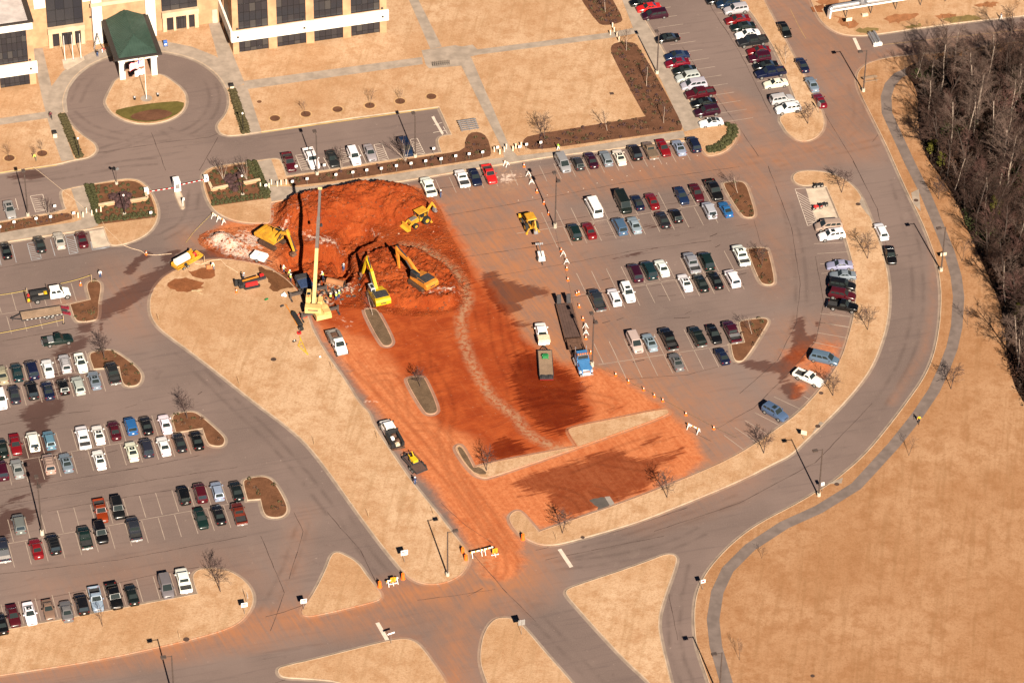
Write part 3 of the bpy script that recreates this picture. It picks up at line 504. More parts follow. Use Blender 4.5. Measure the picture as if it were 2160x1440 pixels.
def blotch(name, pts, z, mat, jit=.5):
    pl = dens(clean(gpoly(pts, 1)), .5); pl = [p+Vector((mnoise.noise((p.x*1.3, p.y*1.3, 1)), mnoise.noise((p.x*1.3, p.y*1.3, 9))))*jit*1.8 for p in pl]; return flat(name, [pl], z, mat)
blotch('clay_stain', V(340, 520, 14.4, [(760, 780), (1000, 760), (1350, 690), (1640, 720), (1660, 900), (1400, 1000), (1150, 1000), (900, 880)]), .136, DIRT_FLAT)
blotch('clay_stain', V(340, 520, 14.4, [(230, 1100), (420, 1000), (800, 960), (1100, 1050), (1300, 1150), (1250, 1300), (900, 1400), (500, 1380), (240, 1250)]), .139, DIRT_FLAT)
blotch('wet_patch', V(480, 540, 8, [(480, 180), (700, 240), (980, 330), (1100, 450), (1130, 560), (960, 580), (780, 610), (720, 560), (690, 420), (560, 330)]), .136, WET_EARTH)
for q in (V(1720, 0, 4.909, [(190, 170), (280, 190), (430, 230), (420, 290), (330, 300), (260, 270), (240, 210)]), V(1720, 0, 4.909, [(-20, 20), (120, 0), (270, 5), (200, 60), (60, 60)]), V(1720, 0, 4.909, [(700, 180), (900, 150), (1100, 130), (1000, 210), (750, 260)]), V(1720, 0, 4.909, [(1200, 170), (1400, 140), (1500, 170), (1300, 210)]), V(1720, 0, 4.909, [(1650, 40), (1900, 20), (1850, 80), (1700, 90)])): blotch('clay_stain', q, .138, m_mulch('thin_clay', (.29, .125, .058)), .45)
blotch('clay_stain', V(1300, 0, 4, [(1640, 60), (1760, 40), (1740, 120), (1660, 100)]), .1385, DIRT_FLAT)
for q in (V(1720, 0, 4.909, [(390, 320), (550, 280), (680, 310), (560, 350), (420, 345)]), V(1720, 0, 4.909, [(1330, 200), (1500, 170), (1740, 180), (1640, 230), (1380, 245)]), V(1720, 0, 4.909, [(880, 290), (1000, 260), (1150, 255), (1000, 310)])): blotch('green_weeds', q, .139, m_mulch('weedy_grass', (.19, .135, .055)), .5)
def disc(name, x, y, r, z, mat, **k):
    c = G(x, y); return flat(name, [[Vector((c.x+r*math.cos(i*math.pi/9), c.y+r*math.sin(i*math.pi/9))) for i in range(18)]], z, mat, **k)
RINGS = [(580, 251), (645, 242), (712, 232), (780, 224), (844, 215), (910, 205), (20, 335), (89, 325)]
TANRING = m_mulch('pale_grass_ring', (.44, .27, .14))
for x, y in RINGS: disc('pale_ring', x, y, 1.25, .137, TANRING); disc('mulch_ring', x, y, .95, .150, REDMULCH)
disc('concrete_base', 309, 209, 1.1, .150, CONC)
disc('bare_patch', 547, 216, .45, .139, MULCH)
for x, y, r in ((1810, 432, .45), (1932, 424, .45), (1725, 900, .45), (1765, 1022, .42), (1732, 830, .4), (577, 759, .5), (393, 1349, .5), (1229, 1134, .35), (1714, 1426, .35)): disc('manhole_cover', x, y, r, .156, RUST)
sheet('drain_grate', V(900, 0, 4, [(1540, 785, 1), (1575, 783, 1), (1582, 803, 1), (1548, 806, 1)]), .139, RUST, 0)
# ------------------------------------------------------------------ painted markings and sealed cracks
mk = MB()
def line(a, b, w=.11, z=.008, mb=None):
    A, B = G(*a), G(*b); d = (B-A).normalized(); n = Vector((-d.y, d.x, 0))*w/2
    (mb or mk).quad((A-n).to_3d()+Vector((0, 0, z)), (B-n)+Vector((0, 0, z)), (B+n)+Vector((0, 0, z)), (A+n)+Vector((0, 0, z)))
def stalls(p0, p1, n, length, sgn=-1, skip=()):
    """n+1 stall lines between two survey points, drawn away from the row line"""
    A, B = G(*p0), G(*p1)
    for i in range(n+1):
        if i in skip: continue
        p = A.lerp(B, i/n); q = p+NV*(length*sgn); w = UV*.055; z = Vector((0, 0, .008)); mk.quad(p-w+z, p+w+z, q+w+z, q-w+z)
Z4 = lambda ox, oy, x, y: (ox+x/4, oy+y/4)
stalls(Z4(0, 1080, 8, 776), Z4(0, 1080, 1433, 513), 10, 5.5)
stalls(Z4(0, 1080, -20, 490), Z4(0, 1080, 1948, 129), 14, 5.6, 1); stalls(Z4(0, 820, 65, 1100), Z4(0, 820, 1860, 778), 13, 5.6)
line(Z4(0, 820, 60, 1305), Z4(0, 820, 1960, 965))
stalls(Z4(0, 820, 100, 810), Z4(0, 820, 1612, 548), 11, 5.6, 1); stalls(Z4(0, 820, 60, 440), Z4(0, 820, 1280, 222), 9, 5.6)
line(Z4(0, 820, 60, 620), Z4(0, 820, 1440, 385))
stalls(Z4(0, 560, 87, 1200), Z4(0, 560, 892, 1060), 6, 5.4, 1); stalls(Z4(0, 560, 55, 840), Z4(0, 560, 720, 720), 5, 5.4); line(Z4(0, 560, 0, 1012), Z4(0, 560, 740, 890))
stalls(Z4(0, 560, -30, 250), Z4(0, 560, 600, 150), 5, 5.2); stalls(Z4(0, 560, 97, 575), Z4(0, 560, 490, 515), 3, 5.0, 1); line(Z4(0, 560, -20, 415), Z4(0, 560, 590, 325))
stalls(Z4(1200, 460, 220, 795), Z4(1200, 460, 1480, 600), 10, 5.6, 1); stalls(Z4(1200, 460, 65, 465), Z4(1200, 460, 1310, 278), 10, 5.6); line(Z4(1200, 460, 40, 655), Z4(1200, 460, 1520, 422))
stalls(Z4(1200, 460, 445, 1265), Z4(1200, 460, 1265, 1252), 6, 5.5, 1, (0, 1, 2, 3, 4, 5, 6)); stalls(Z4(1200, 460, 490, 1365), Z4(1200, 460, 1265, 1255), 6, 5.5, 1); stalls(Z4(1200, 460, 213, 1060), Z4(1200, 460, 970, 938), 6, 5.5); line(Z4(1200, 460, 250, 1235), Z4(1200, 460, 1480, 1050))
stalls(Z4(1140, 280, -190, 445), Z4(1140, 280, 1265, 232), 12, 5.0, 1); stalls(Z4(1140, 280, 145, 970), Z4(1140, 280, 1498, 762), 11, 5.6, 1); stalls(Z4(1140, 280, -115, 695), Z4(1140, 280, 1360, 445), 12, 5.6); line(Z4(1140, 280, -200, 850), Z4(1140, 280, 1640, 565))
stalls(Z4(860, 280, 0, 430), Z4(860, 280, 700, 320), 6, 5.0)
for i in range(15):
    t = i; a = Z4(1300, 0, 190+t*53, 20+t*72); p = G(*a); q = p+UV*5.2; n = NV*.055; z = Vector((0, 0, .008))
    if a[1] < 262: mk.quad(p-n+z, q-n+z, q+n+z, p+n+z)
    a = Z4(1300, 0, 760+t*42, -30+t*72); p = G(*a)+UV*.2; q = p+UV*5.0
    if a[1] < 232: mk.quad(p-n+z, q-n+z, q+n+z, p+n+z)
for a, b in (((389, 697), (632, 688)), ((415, 780), (665, 766)), ((440, 868), (500, 862)), ((450, 948), (520, 942)), ((440, 1285), (690, 1312)), ((440, 1360), (690, 1398))): line(Z4(1620, 340, *a), Z4(1620, 340, *b))
for a, b in (((760, 0), (940, 30)), ((680, 80), (925, 122)), ((655, 165), (910, 210)), ((620, 245), (875, 300)), ((540, 700), (590, 728)), ((290, 705), (510, 808)), ((130, 840), (345, 950)), ((45, 905), (245, 1025)), ((-40, 965), (150, 1095)), ((-130, 1030), (45, 1160))): line(Z4(1560, 660, *a), Z4(1560, 660, *b))
link('stall_markings', mk.mesh('stall_markings', PAINT_OLD), kind='structure')
mk = MB()
def bay(c, n=8):
    """hatched access aisle between four survey points"""
    A, B, C, D = c
    for a, b in ((A, B), (B, C), (C, D), (D, A)): line(a, b, .1)
    for i in range(1, n): t = i/n; u = (A[0]+(D[0]-A[0])*t, A[1]+(D[1]-A[1])*t); s = min(1, t+.25); v = (B[0]+(C[0]-B[0])*s, B[1]+(C[1]-B[1])*s); line(u, v, .1)
bay([Z4(0, 330, 230, 735), Z4(0, 330, 305, 720), Z4(0, 330, 350, 862), Z4(0, 330, 268, 878)]); bay([Z4(0, 330, 552, 672), Z4(0, 330, 622, 660), Z4(0, 330, 660, 812), Z4(0, 330, 588, 826)]); bay([Z4(0, 330, 765, 720), Z4(0, 330, 870, 715), Z4(0, 330, 930, 768), Z4(0, 330, 780, 792)])
for a, b in (((100, 745), (138, 895)), ((425, 700), (465, 840)), ((-20, 780), (10, 920))): line(Z4(0, 330, *a), Z4(0, 330, *b), .1)
link('stall_markings', mk.mesh('blue_stall_markings', PAINT_BLUE), kind='structure')
mk = MB()
bay([Z4(440, 0, 735, 1312), Z4(440, 0, 815, 1302), Z4(440, 0, 875, 1425), Z4(440, 0, 785, 1440)]); bay([Z4(440, 0, 1100, 1262), Z4(440, 0, 1165, 1250), Z4(440, 0, 1190, 1360), Z4(440, 0, 1130, 1375)], 6); bay([Z4(440, 0, 1395, 1222), Z4(440, 0, 1462, 1212), Z4(440, 0, 1522, 1352), Z4(440, 0, 1440, 1362)]); bay([Z4(440, 0, 1700, 1178), Z4(440, 0, 1760, 1168), Z4(440, 0, 1826, 1300), Z4(440, 0, 1752, 1315)])
for a, b in (((970, 1330), (1025, 1430)), ((1265, 1230), (1332, 1380))): line(Z4(440, 0, *a), Z4(440, 0, *b), .1)
bay([Z4(0, 330, 255, 335), Z4(0, 330, 360, 320), Z4(0, 330, 400, 450), Z4(0, 330, 300, 470)]); line(Z4(0, 330, 130, 355), Z4(0, 330, 155, 450), .1)
for a, b in (((1900, 980), (1975, 1140)), ((1980, 1070), (2015, 1130)), ((1900, 1055), (1970, 1035)), ((1895, 1120), (2010, 1100))): line(Z4(440, 0, *a), Z4(440, 0, *b), .12)
bay(V(1620, 340, 4, [(228, 234), (320, 228), (408, 520), (335, 545)]), 13)
link('stall_markings', mk.mesh('white_hatching', PAINT), kind='structure')
mk = MB()
for q in (V(780, 1080, 4, [(1600, 310), (1702, 462)]), V(500, 1080, 4, [(1183, 930), (1270, 1080)]), V(1620, 0, 4, [(727, 322), (772, 422)])): line(q[0], q[1], .65)
line(V(440, 0, 4, [(1890, 985)])[0], V(440, 0, 4, [(1975, 1130)])[0], .5, .010); line(V(1140, 280, 4, [(0, 250)])[0], V(1140, 280, 4, [(2, 250)])[0], .1)
for x, y in ((55, 525), (230, 500), (360, 470), (475, 425), (600, 398), (727, 365), (838, 322), (955, 285), (1060, 258), (1200, 220), (1320, 192), (-190, 570), (-70, 545)): a = Z4(1140, 280, x, y); line(a, (a[0]+1.8, a[1]+.4), .18)
link('stop_bars', mk.mesh('stop_bars', PAINT), kind='structure')
mk = MB(); line((551, 281), (924, 229), .18, .155); line((0, 366), (120, 350), .18, .155); link('yellow_kerb_paint', mk.mesh('yellow_kerb_paint', YEL_PAINT), kind='structure')
mk = MB(); line((2160, 63), (1850, 96), .12)
for a, b in zip([(1667, 20), (1687, 60), (1700, 82)][:-1], [(1687, 60), (1700, 82)]): line(a, b, .10)
link('centre_line', mk.mesh('centre_line', m_concrete('faded_yellow', (.36, .23, .10))), kind='structure')
mk = MB()
def crack(pts, w=.09):
    out = []
    for a, b in zip(pts[:-1], pts[1:]):
        n = max(1, int(math.hypot(b[0]-a[0], b[1]-a[1])/14))
        out += [(a[0]+(b[0]-a[0])*t/n+random.uniform(-.8, .8), a[1]+(b[1]-a[1])*t/n+random.uniform(-.5, .5)) for t in range(n)]
    out.append(pts[-1])
    for a, b in zip(out[:-1], out[1:]): line(a, b, w*random.uniform(.5, 1.3), .005)
for q in ([(940, 1100), (1000, 1170), (1060, 1240), (1130, 1310)], [(930, 1060), (985, 1110), (1040, 1145)], [(905, 400), (1100, 375), (1330, 340), (1520, 310)], [(940, 455), (1140, 420), (1320, 385), (1560, 352)], [(920, 505), (1100, 478), (1250, 455), (1480, 420)], [(960, 545), (1130, 520), (1300, 490)], [(1000, 590), (1200, 555), (1330, 530), (1500, 508)], [(1190, 630), (1400, 600), (1560, 580)], [(1440, 100), (1500, 190), (1560, 270), (1600, 330)], [(1490, 0), (1560, 110), (1625, 240)], [(1800, 340), (1850, 440), (1870, 520)],
          [(1620, 350), (1670, 480), (1688, 600), (1680, 680), (1640, 760), (1560, 830)], [(1720, 540), (1738, 640), (1720, 720), (1660, 790), (1590, 860), (1500, 910)], [(1590, 465), (1598, 490), (1604, 515)], [(1450, 905), (1500, 930)], [(1320, 800), (1450, 790), (1530, 770)], [(0, 720), (170, 690), (220, 680)], [(0, 895), (130, 872), (190, 866)], [(0, 1035), (150, 1010), (300, 985), (420, 960)], [(0, 1065), (160, 1040), (330, 1010), (500, 985)], [(100, 1078), (240, 1052), (380, 1030)], [(0, 1280), (200, 1240), (330, 1210), (420, 1195)], [(0, 1210), (250, 1180), (520, 1130)], [(550, 1130), (600, 1250), (570, 1330)], [(620, 1080), (640, 1120), (610, 1220)],
          [(690, 1080), (760, 1160), (800, 1240)], [(880, 1265), (960, 1255), (1045, 1242)], [(985, 1258), (1018, 1240)], [(100, 340), (350, 300), (440, 290), (480, 275)], [(320, 280), (350, 360)], [(460, 290), (420, 360)], [(0, 565), (180, 535), (300, 510)], [(560, 1300), (600, 1290), (640, 1275)], [(1900, 220), (1840, 300)], [(1740, 240), (1800, 340), (1830, 400)], [(1465, 1330), (1480, 1300)], [(1380, 1120), (1560, 1060), (1720, 975), (1840, 850)], [(2020, 120), (1900, 135)], [(580, 1440), (700, 1400)], [(600, 640), (605, 655)], [(1430, 1350), (1400, 1200)], [(1130, 1160), (1300, 1120), (1450, 1070)], [(1150, 1180), (1400, 1130)], [(1570, 1440), (1600, 1300)][:1]+[(1572, 1441)]): crack(q)
for k in range(26): x = random.choice([random.uniform(20, 500), random.uniform(1240, 1560)]); y = random.uniform(620, 1180) if x < 500 else random.uniform(440, 780); crack([(x, y), (x+random.uniform(10, 40), y-random.uniform(1, 8))], .14)
link('sealed_cracks', mk.mesh('sealed_cracks', SEAM), kind='structure')
# bare grey asphalt showing through the wet clay
blotch('bare_asphalt_patch', V(940, 820, 4, [(1210, 955), (1230, 930), (1330, 912), (1350, 905), (1385, 985), (1340, 1010), (1285, 1015), (1290, 990)]), .006, m_concrete('grey_puddle', (.095, .082, .075)), .25); sheet('bare_concrete_patch', V(940, 820, 4, [(1340, 908, 1), (1385, 905, 1), (1425, 965, 1), (1388, 985, 1)]), .008, m_concrete('washed_concrete', (.27, .235, .21)), 0); line(V(940, 820, 4, [(1270, 1035)])[0], V(940, 820, 4, [(1430, 972)])[0], .25, .01, None)
# ------------------------------------------------------------------ cars: body lofted from stations, glass, wheels, lamps as parts
CARPAINT = tint('car_paint', .25, .5, .02, .4); GLASS, _, gb = principled('car_glass', (.018, .024, .024), .06, 0, .6)
TYRE = simple('tyre_rubber', (.018, .017, .016), .85, var=.2); RIM = simple('wheel_rim', (.42, .41, .40), .35, .6, var=.2); BLACKP = simple('black_plastic', (.02, .02, .021), .6, var=.2)
CHROME = simple('bright_metal', (.62, .61, .60), .25, .8, var=.1); HEADL, _, _ = principled('headlamp_lens', (.42, .42, .43), .1, 0, .6); TAILL, _, _ = principled('tail_lamp_lens', (.16, .008, .010), .2, 0, .5)
PLATE = simple('licence_plate', (.72, .72, .70), .5, var=.1); BEDL = simple('bed_liner', (.03, .03, .032), .8, var=.3); TONN = simple('soft_cover', (.12, .085, .06), .8, var=.2)
WHITEP = simple('white_enamel', (.78, .77, .74), .35, spec=.4, var=.08, coat=.3)
def wheel_mesh(r, w):
    mb = MB(); n = 16
    for y0, y1, ra, rb, m in ((-w/2, w/2, r, r, 0),): mb.tube((0, y0, 0), (0, y1, 0), ra, rb, n, m)
    for s in (-1, 1): mb.tube((0, s*(w/2-.01), 0), (0, s*(w/2+.012), 0), r*.62, r*.58, 12, 1); mb.tube((0, s*w/2, 0), (0, s*(w/2+.03), 0), r*.16, r*.14, 8, 2)
    return mb.mesh('wheel', [TYRE, RIM, BLACKP])
W_CAR, W_TRK = wheel_mesh(.325, .22), wheel_mesh(.39, .26); W_BIG = wheel_mesh(.50, .30)
def loft(mb, st, zb, m=0):
    """st: list of (x, ztop, halfwidth)"""
    rings = []
    for x, zt, w in st:
        h = zt-zb; pts = [(.90*w, zb), (w, zb+.14), (w*1.0, zb+h*.55), (.975*w, zt-.09), (.90*w, zt-.015), (.45*w, zt+.018)]
        rings.append([(x, y, z) for y, z in pts]+[(x, -y, z) for y, z in pts[::-1]])
    b = len(mb.v); n = len(rings[0])
    for r in rings: mb.v += [Vector(p) for p in r]
    for j in range(len(rings)-1):
        for i in range(n-1): mb.f.append([b+j*n+i, b+j*n+i+1, b+(j+1)*n+i+1, b+(j+1)*n+i]); mb.m.append(m)
    mb.f.append([b+i for i in range(n)]); mb.m.append(m); mb.f.append([b+(len(rings)-1)*n+i for i in range(n)]); mb.m.append(m)
def bil(q, s, t):
    a, b, c, d = [Vector(p) for p in q]; return (a.lerp(b, s)).lerp(d.lerp(c, s), t)
def pane(q, s0, s1, t0, t1, off, name='window', mat=None, tr=0.0):
    a, b, c, d = bil(q, s0, t0), bil(q, s1, t0), bil(q, s1-tr, t1), bil(q, s0+tr, t1); n = (b-a).cross(d-a).normalized()
    cen = bil(q, .5, .5)
    if n.dot(off) < 0: n = -n
    mb = MB(); o = n*.012; mb.quad(a+o, b+o, c+o, d+o); mb.quad(a-n*.02, b-n*.02, c-n*.02, d-n*.02)
    for p, r in ((a, b), (b, c), (c, d), (d, a)): mb.quad(p+o, r+o, r-n*.02, p-n*.02)
    return mb.mesh(name, mat or GLASS)
SPEC = dict(  # L, W, H, zb, nose z, hood z, belt, deck z, windscreen base/top, roof rear, rear glass base, roof width, side panes
    sedan=(4.8, 1.80, 1.43, .2, .62, .90, .95, 1.00, .95, .22, -.85, -1.55, .70, 2), coupe=(4.5, 1.76, 1.32, .18, .58, .84, .88, .92, .70, -.05, -.85, -1.65, .68, 1),
    hatch=(4.05, 1.72, 1.50, .2, .62, .92, .96, .98, .95, .30, -1.55, -1.93, .72, 2), wagon=(4.75, 1.78, 1.50, .2, .64, .92, .97, 1.0, .95, .25, -1.85, -2.27, .72, 3),
    suv=(4.75, 1.88, 1.78, .28, .78, 1.08, 1.12, 1.12, 1.02, .42, -2.05, -2.30, .77, 3), van=(5.0, 1.94, 1.76, .2, .70, .98, 1.04, 1.02, 1.55, .68, -2.12, -2.42, .78, 3),
    pickup=(5.3, 1.92, 1.74, .3, .82, 1.08, 1.12, 1.10, .98, .42, -.42, -.55, .78, 1), crew=(5.8, 1.98, 1.86, .34, .88, 1.15, 1.20, 1.15, 1.22, .68, -.92, -1.05, .80, 2), bigvan=(5.7, 2.0, 2.12, .3, .85, 1.10, 1.22, 1.2, 2.05, 1.45, -2.70, -2.78, .84, 3),
    jeep=(4.2, 1.8, 1.82, .3, .92, 1.06, 1.12, 1.12, .72, .55, -1.92, -2.02, .84, 3))
CARS = {}
def car_proto(kind, opt=''):
    L, Wd, Hh, zb, zn, zh, zbelt, zd, xw0, xw1, xr1, xr0, rw, ns = SPEC[kind]; w = Wd/2; P = Proto(); truck = kind in ('pickup', 'crew'); f, r = L/2, -L/2
    mb = MB(); st = [(f, zn-.14, w*.78), (f-.10, zn, w*.88), (f-.55, (zn+zh)/2+.04, w*.965), (xw0+.05, zh, w), (xw0-.5, zbelt, w)]
    bed0 = xr0-.12
    if truck: st += [(xr0-.05, zbelt, w), (bed0, zbelt, w)]
    elif kind in ('sedan', 'coupe'): st += [(xr0+.6, zbelt, w), (xr0, zd, w*.98), (r+.12, zd-.06, w*.90), (r, zd-.32, w*.82)]
    else: st += [(xr0+.5, zbelt, w), (r+.12, zd, w*.95), (r, zd-.25, w*.88)]
    loft(mb, st, zb)
    # greenhouse
    a0, a1 = .90*w, .88*w; t = rw*w; zb2 = zbelt-.02; zr = Hh-.05
    FB, FT, RT, RB = [((xw0, -a0, zh), (xw0, a0, zh)), ((xw1, -t, zr), (xw1, t, zr)), ((xr1, -t, zr), (xr1, t, zr)), ((xr0, -a1, zd-.02), (xr0, a1, zd-.02))]
    if not opt == 'soft':
        pass
    ws = (FB[0], FB[1], FT[1], FT[0]); rg = (RB[1], RB[0], RT[0], RT[1]); sl_ = (FB[1], RB[1], RT[1], FT[1]); sr = (FB[0], RB[0], RT[0], FT[0])
    for q in (ws, rg, sl_, sr): mb.quad(*q, m=0)
    i1, i2 = .12, .14; top = [(xw1-i1, -t+i2, Hh-.01), (xw1-i1, t-i2, Hh-.01), (xr1+i1, t-i2, Hh-.01), (xr1+i1, -t+i2, Hh-.01)]; cen = ((xw1+xr1)/2, 0, Hh+.02)
    rim = [FT[0], FT[1], RT[1], RT[0]]; rm = 1 if opt == 'soft' else 0
    for i in range(4):
        k = (i+1) % 4; mb.quad(rim[i], rim[k], top[k], top[i], m=rm); mb.add([top[i], top[k], cen], [(0, 1, 2)], rm)
    if opt == 'roof': # sunroof panel
        pass
    if truck:
        zf = .72
        for s in (-1, 1): mb.box(r+.06, bed0, s*w-.11 if s > 0 else s*w, s*w if s > 0 else s*w+.11, zb+.18, zbelt-.02, 0)
        mb.box(r, r+.09, -w+.02, w-.02, zb+.22, zbelt-.04, 0); mb.box(bed0-.06, bed0+.01, -w+.1, w-.1, zb+.2, zbelt-.03, 0)
        body_end = r
    P.part('body', mb.mesh('body', [CARPAINT, BLACKP], sm=True))
    if truck:
        b2 = MB(); b2.box(r+.08, bed0-.05, -w+.10, w-.10, .62, .70, 0); P.part('cargo_bed', b2.mesh('cargo_bed', BEDL))
        b3 = MB(); b3.box(r-.14, r+.02, -w*.92, w*.92, .46, .62, 0); P.part('rear_bumper', b3.mesh('rear_bumper', CHROME))
        if opt == 'tonneau': b4 = MB(); b4.box(r+.06, bed0-.02, -w+.05, w-.05, zbelt-.02, zbelt+.04, 0); P.part('bed_cover', b4.mesh('bed_cover', TONN))
        if opt == 'glare': b4 = MB(); b4.box(r+.9, bed0-.1, -w+.08, w-.08, zbelt-.02, zbelt+.05, 0); P.part('bed_cover', b4.mesh('bed_cover', CHROME))
        if opt == 'cap':
            b4 = MB(); b4.box(r+.05, bed0-.02, -w+.04, w-.04, zbelt-.02, Hh-.08, 0, None, .12, .16); P.part('bed_cap', b4.mesh('bed_cap', CARPAINT))
            P.part('rear_window', pane(((r+.05, w-.1, zbelt), (r+.05, -w+.1, zbelt), (r+.17, -w+.24, Hh-.1), (r+.17, w-.24, Hh-.1)), .08, .92, .15, .85, Vector((-1, 0, .2)), 'rear_window'))
        if opt == 'whitecap':
            b4 = MB(); b4.box(r+.05, bed0-.02, -w+.04, w-.04, zbelt-.02, Hh-.08, 0, None, .12, .16); P.part('bed_cap', b4.mesh('bed_cap', CHROME))
    P.part('windshield', pane(ws, .06, .94, .06, .95, Vector((1, 0, .5)), 'windshield'))
    P.part('rear_window', pane(rg, .08, .92, .12, .93, Vector((-1, 0, .5)), 'rear_window'))
    cuts = {1: [(.12, .86)], 2: [(.10, .48), (.52, .88)], 3: [(.09, .36), (.39, .65), (.68, .93)]}[ns]
    if truck and ns == 1: cuts = [(.14, .90)]
    for s, q in ((1, sl_), (-1, sr)):
        for c0, c1 in cuts: P.part('side_window', pane(q, c0, c1, .30, .93, Vector((0, s, .3)), 'side_window', tr=.015))
    if opt == 'roof':
        q = ((xw1-.25, -.42, Hh+.001), (xw1-.25, .42, Hh+.001), (xw1-.95, .42, Hh+.003), (xw1-.95, -.42, Hh+.003)); P.part('sunroof', pane(q, 0, 1, 0, 1, Vector((0, 0, 1)), 'sunroof'))
    if opt == 'rack':
        b4 = MB()
        for s in (-1, 1): b4.beam((xw1-.2, s*t*.86, Hh+.05), (xr1+.2, s*t*.86, Hh+.05), .05, .04)
        for xx in (xw1-.5, (xw1+xr1)/2, xr1+.5): b4.beam((xx, -t*.86, Hh+.06), (xx, t*.86, Hh+.06), .05, .03)
        P.part('roof_rack', b4.mesh('roof_rack', BLACKP))
    if opt == 'spare': P.part('spare_wheel', W_CAR, (r-.06, -.15, .95), rot=(0, 0, math.pi/2))
    wm = W_TRK if truck or kind in ('suv', 'bigvan', 'jeep') else W_CAR; rr = .39 if wm is W_TRK else .325
    for sx in (f-.92, r+(1.1 if truck else .88)):
        for s in (-1, 1): P.part('wheel', wm, (sx, s*(w-.10), rr))
    for s in (-1, 1):
        h = MB(); h.box(f-.16, f-.075, s*w*.66-.15, s*w*.66+.15, zn-.17, zn-.045, 0); P.part('headlight', h.mesh('headlight', HEADL))
        tz = zbelt-.30 if truck or kind not in ('sedan', 'coupe') else zd-.26
        h = MB(); h.box(r-.012, r+.14, s*w*.76-.11, s*w*.76+.11, tz, tz+.13, 0); P.part('taillight', h.mesh('taillight', TAILL))
        h = MB(); h.box(xw0-.42, xw0-.24, s*(w+.02)-(0 if s > 0 else .2), s*(w+.02)+(.2 if s > 0 else 0), zbelt-.02, zbelt+.13, 0); P.part('mirror', h.mesh('mirror', CARPAINT if kind != 'jeep' else BLACKP))
    h = MB(); h.box(f-.05, f+.012, -w*.42, w*.42, zn-.22, zn-.06, 0); P.part('grille', h.mesh('grille', CHROME if truck else BLACKP))
    h = MB(); h.box(r-.035 if not truck else r-.165, r-.010 if not truck else r-.145, -.16, .16, .62 if not truck else .48, .76 if not truck else .60, 0); P.part('licence_plate', h.mesh('licence_plate', PLATE))
    return P
def car(kind):
    k, o = (kind.split('-')+[''])[:2]
    if kind not in CARS: CARS[kind] = car_proto(k, o)
    return CARS[kind]
COLR = {'black': (.012, .012, .014), 'jet black': (.008, .008, .009), 'dark green': (.010, .030, .026), 'green-black': (.012, .020, .018), 'dark teal': (.012, .040, .050), 'navy': (.012, .018, .055), 'dark blue': (.015, .035, .09), 'blue': (.020, .11, .30), 'steel blue': (.06, .11, .20),
        'slate': (.035, .042, .060), 'blue-grey': (.17, .20, .26), 'pale blue': (.24, .28, .37), 'silver': (.40, .40, .41), 'silver-grey': (.25, .25, .26), 'grey': (.14, .135, .135), 'dark grey': (.05, .048, .050), 'charcoal': (.028, .028, .03), 'tan': (.33, .26, .20), 'beige': (.42, .37, .31), 'brown': (.11, .07, .055), 'bronze': (.17, .115, .085),
        'white': (.80, .79, .77), 'cream': (.72, .68, .60), 'red': (.33, .012, .018), 'bright red': (.50, .015, .015), 'crimson': (.30, .010, .030), 'maroon': (.105, .010, .018), 'wine': (.075, .008, .022), 'plum': (.05, .008, .022), 'brick red': (.24, .035, .018), 'orange-red': (.42, .055, .012), 'aqua': (.09, .19, .26), 'dusty blue': (.09, .13, .20)}
KNAME = {'sedan': 'sedan', 'coupe': 'coupe', 'hatch': 'hatchback', 'wagon': 'station wagon', 'suv': 'SUV', 'van': 'minivan', 'pickup': 'pickup', 'crew': 'crew-cab pickup', 'bigvan': 'passenger van', 'jeep': 'boxy jeep'}
KCAT = {'pickup': 'pickup truck', 'crew': 'pickup truck', 'bigvan': 'van', 'van': 'van'}
ONAME = {'roof': 'with a sunroof', 'rack': 'with a roof rack', 'spare': 'with a spare wheel on its back', 'tonneau': 'with a covered bed', 'glare': 'with a shiny bed cover', 'cap': 'with a bed cap', 'whitecap': 'with a silver bed cap', 'soft': 'with a black soft top'}
USED = set(); ALLCARS = []
def heading(tok, x, y):
    if tok in 'UDLR': return {'U': ang(NV), 'D': ang(-NV), 'L': ang(-UV), 'R': ang(UV)}[tok]
    a, b = [float(t) for t in tok.split(':')]; return ang(G(x+a, y+b)-G(x, y))     # nose direction in survey pixels
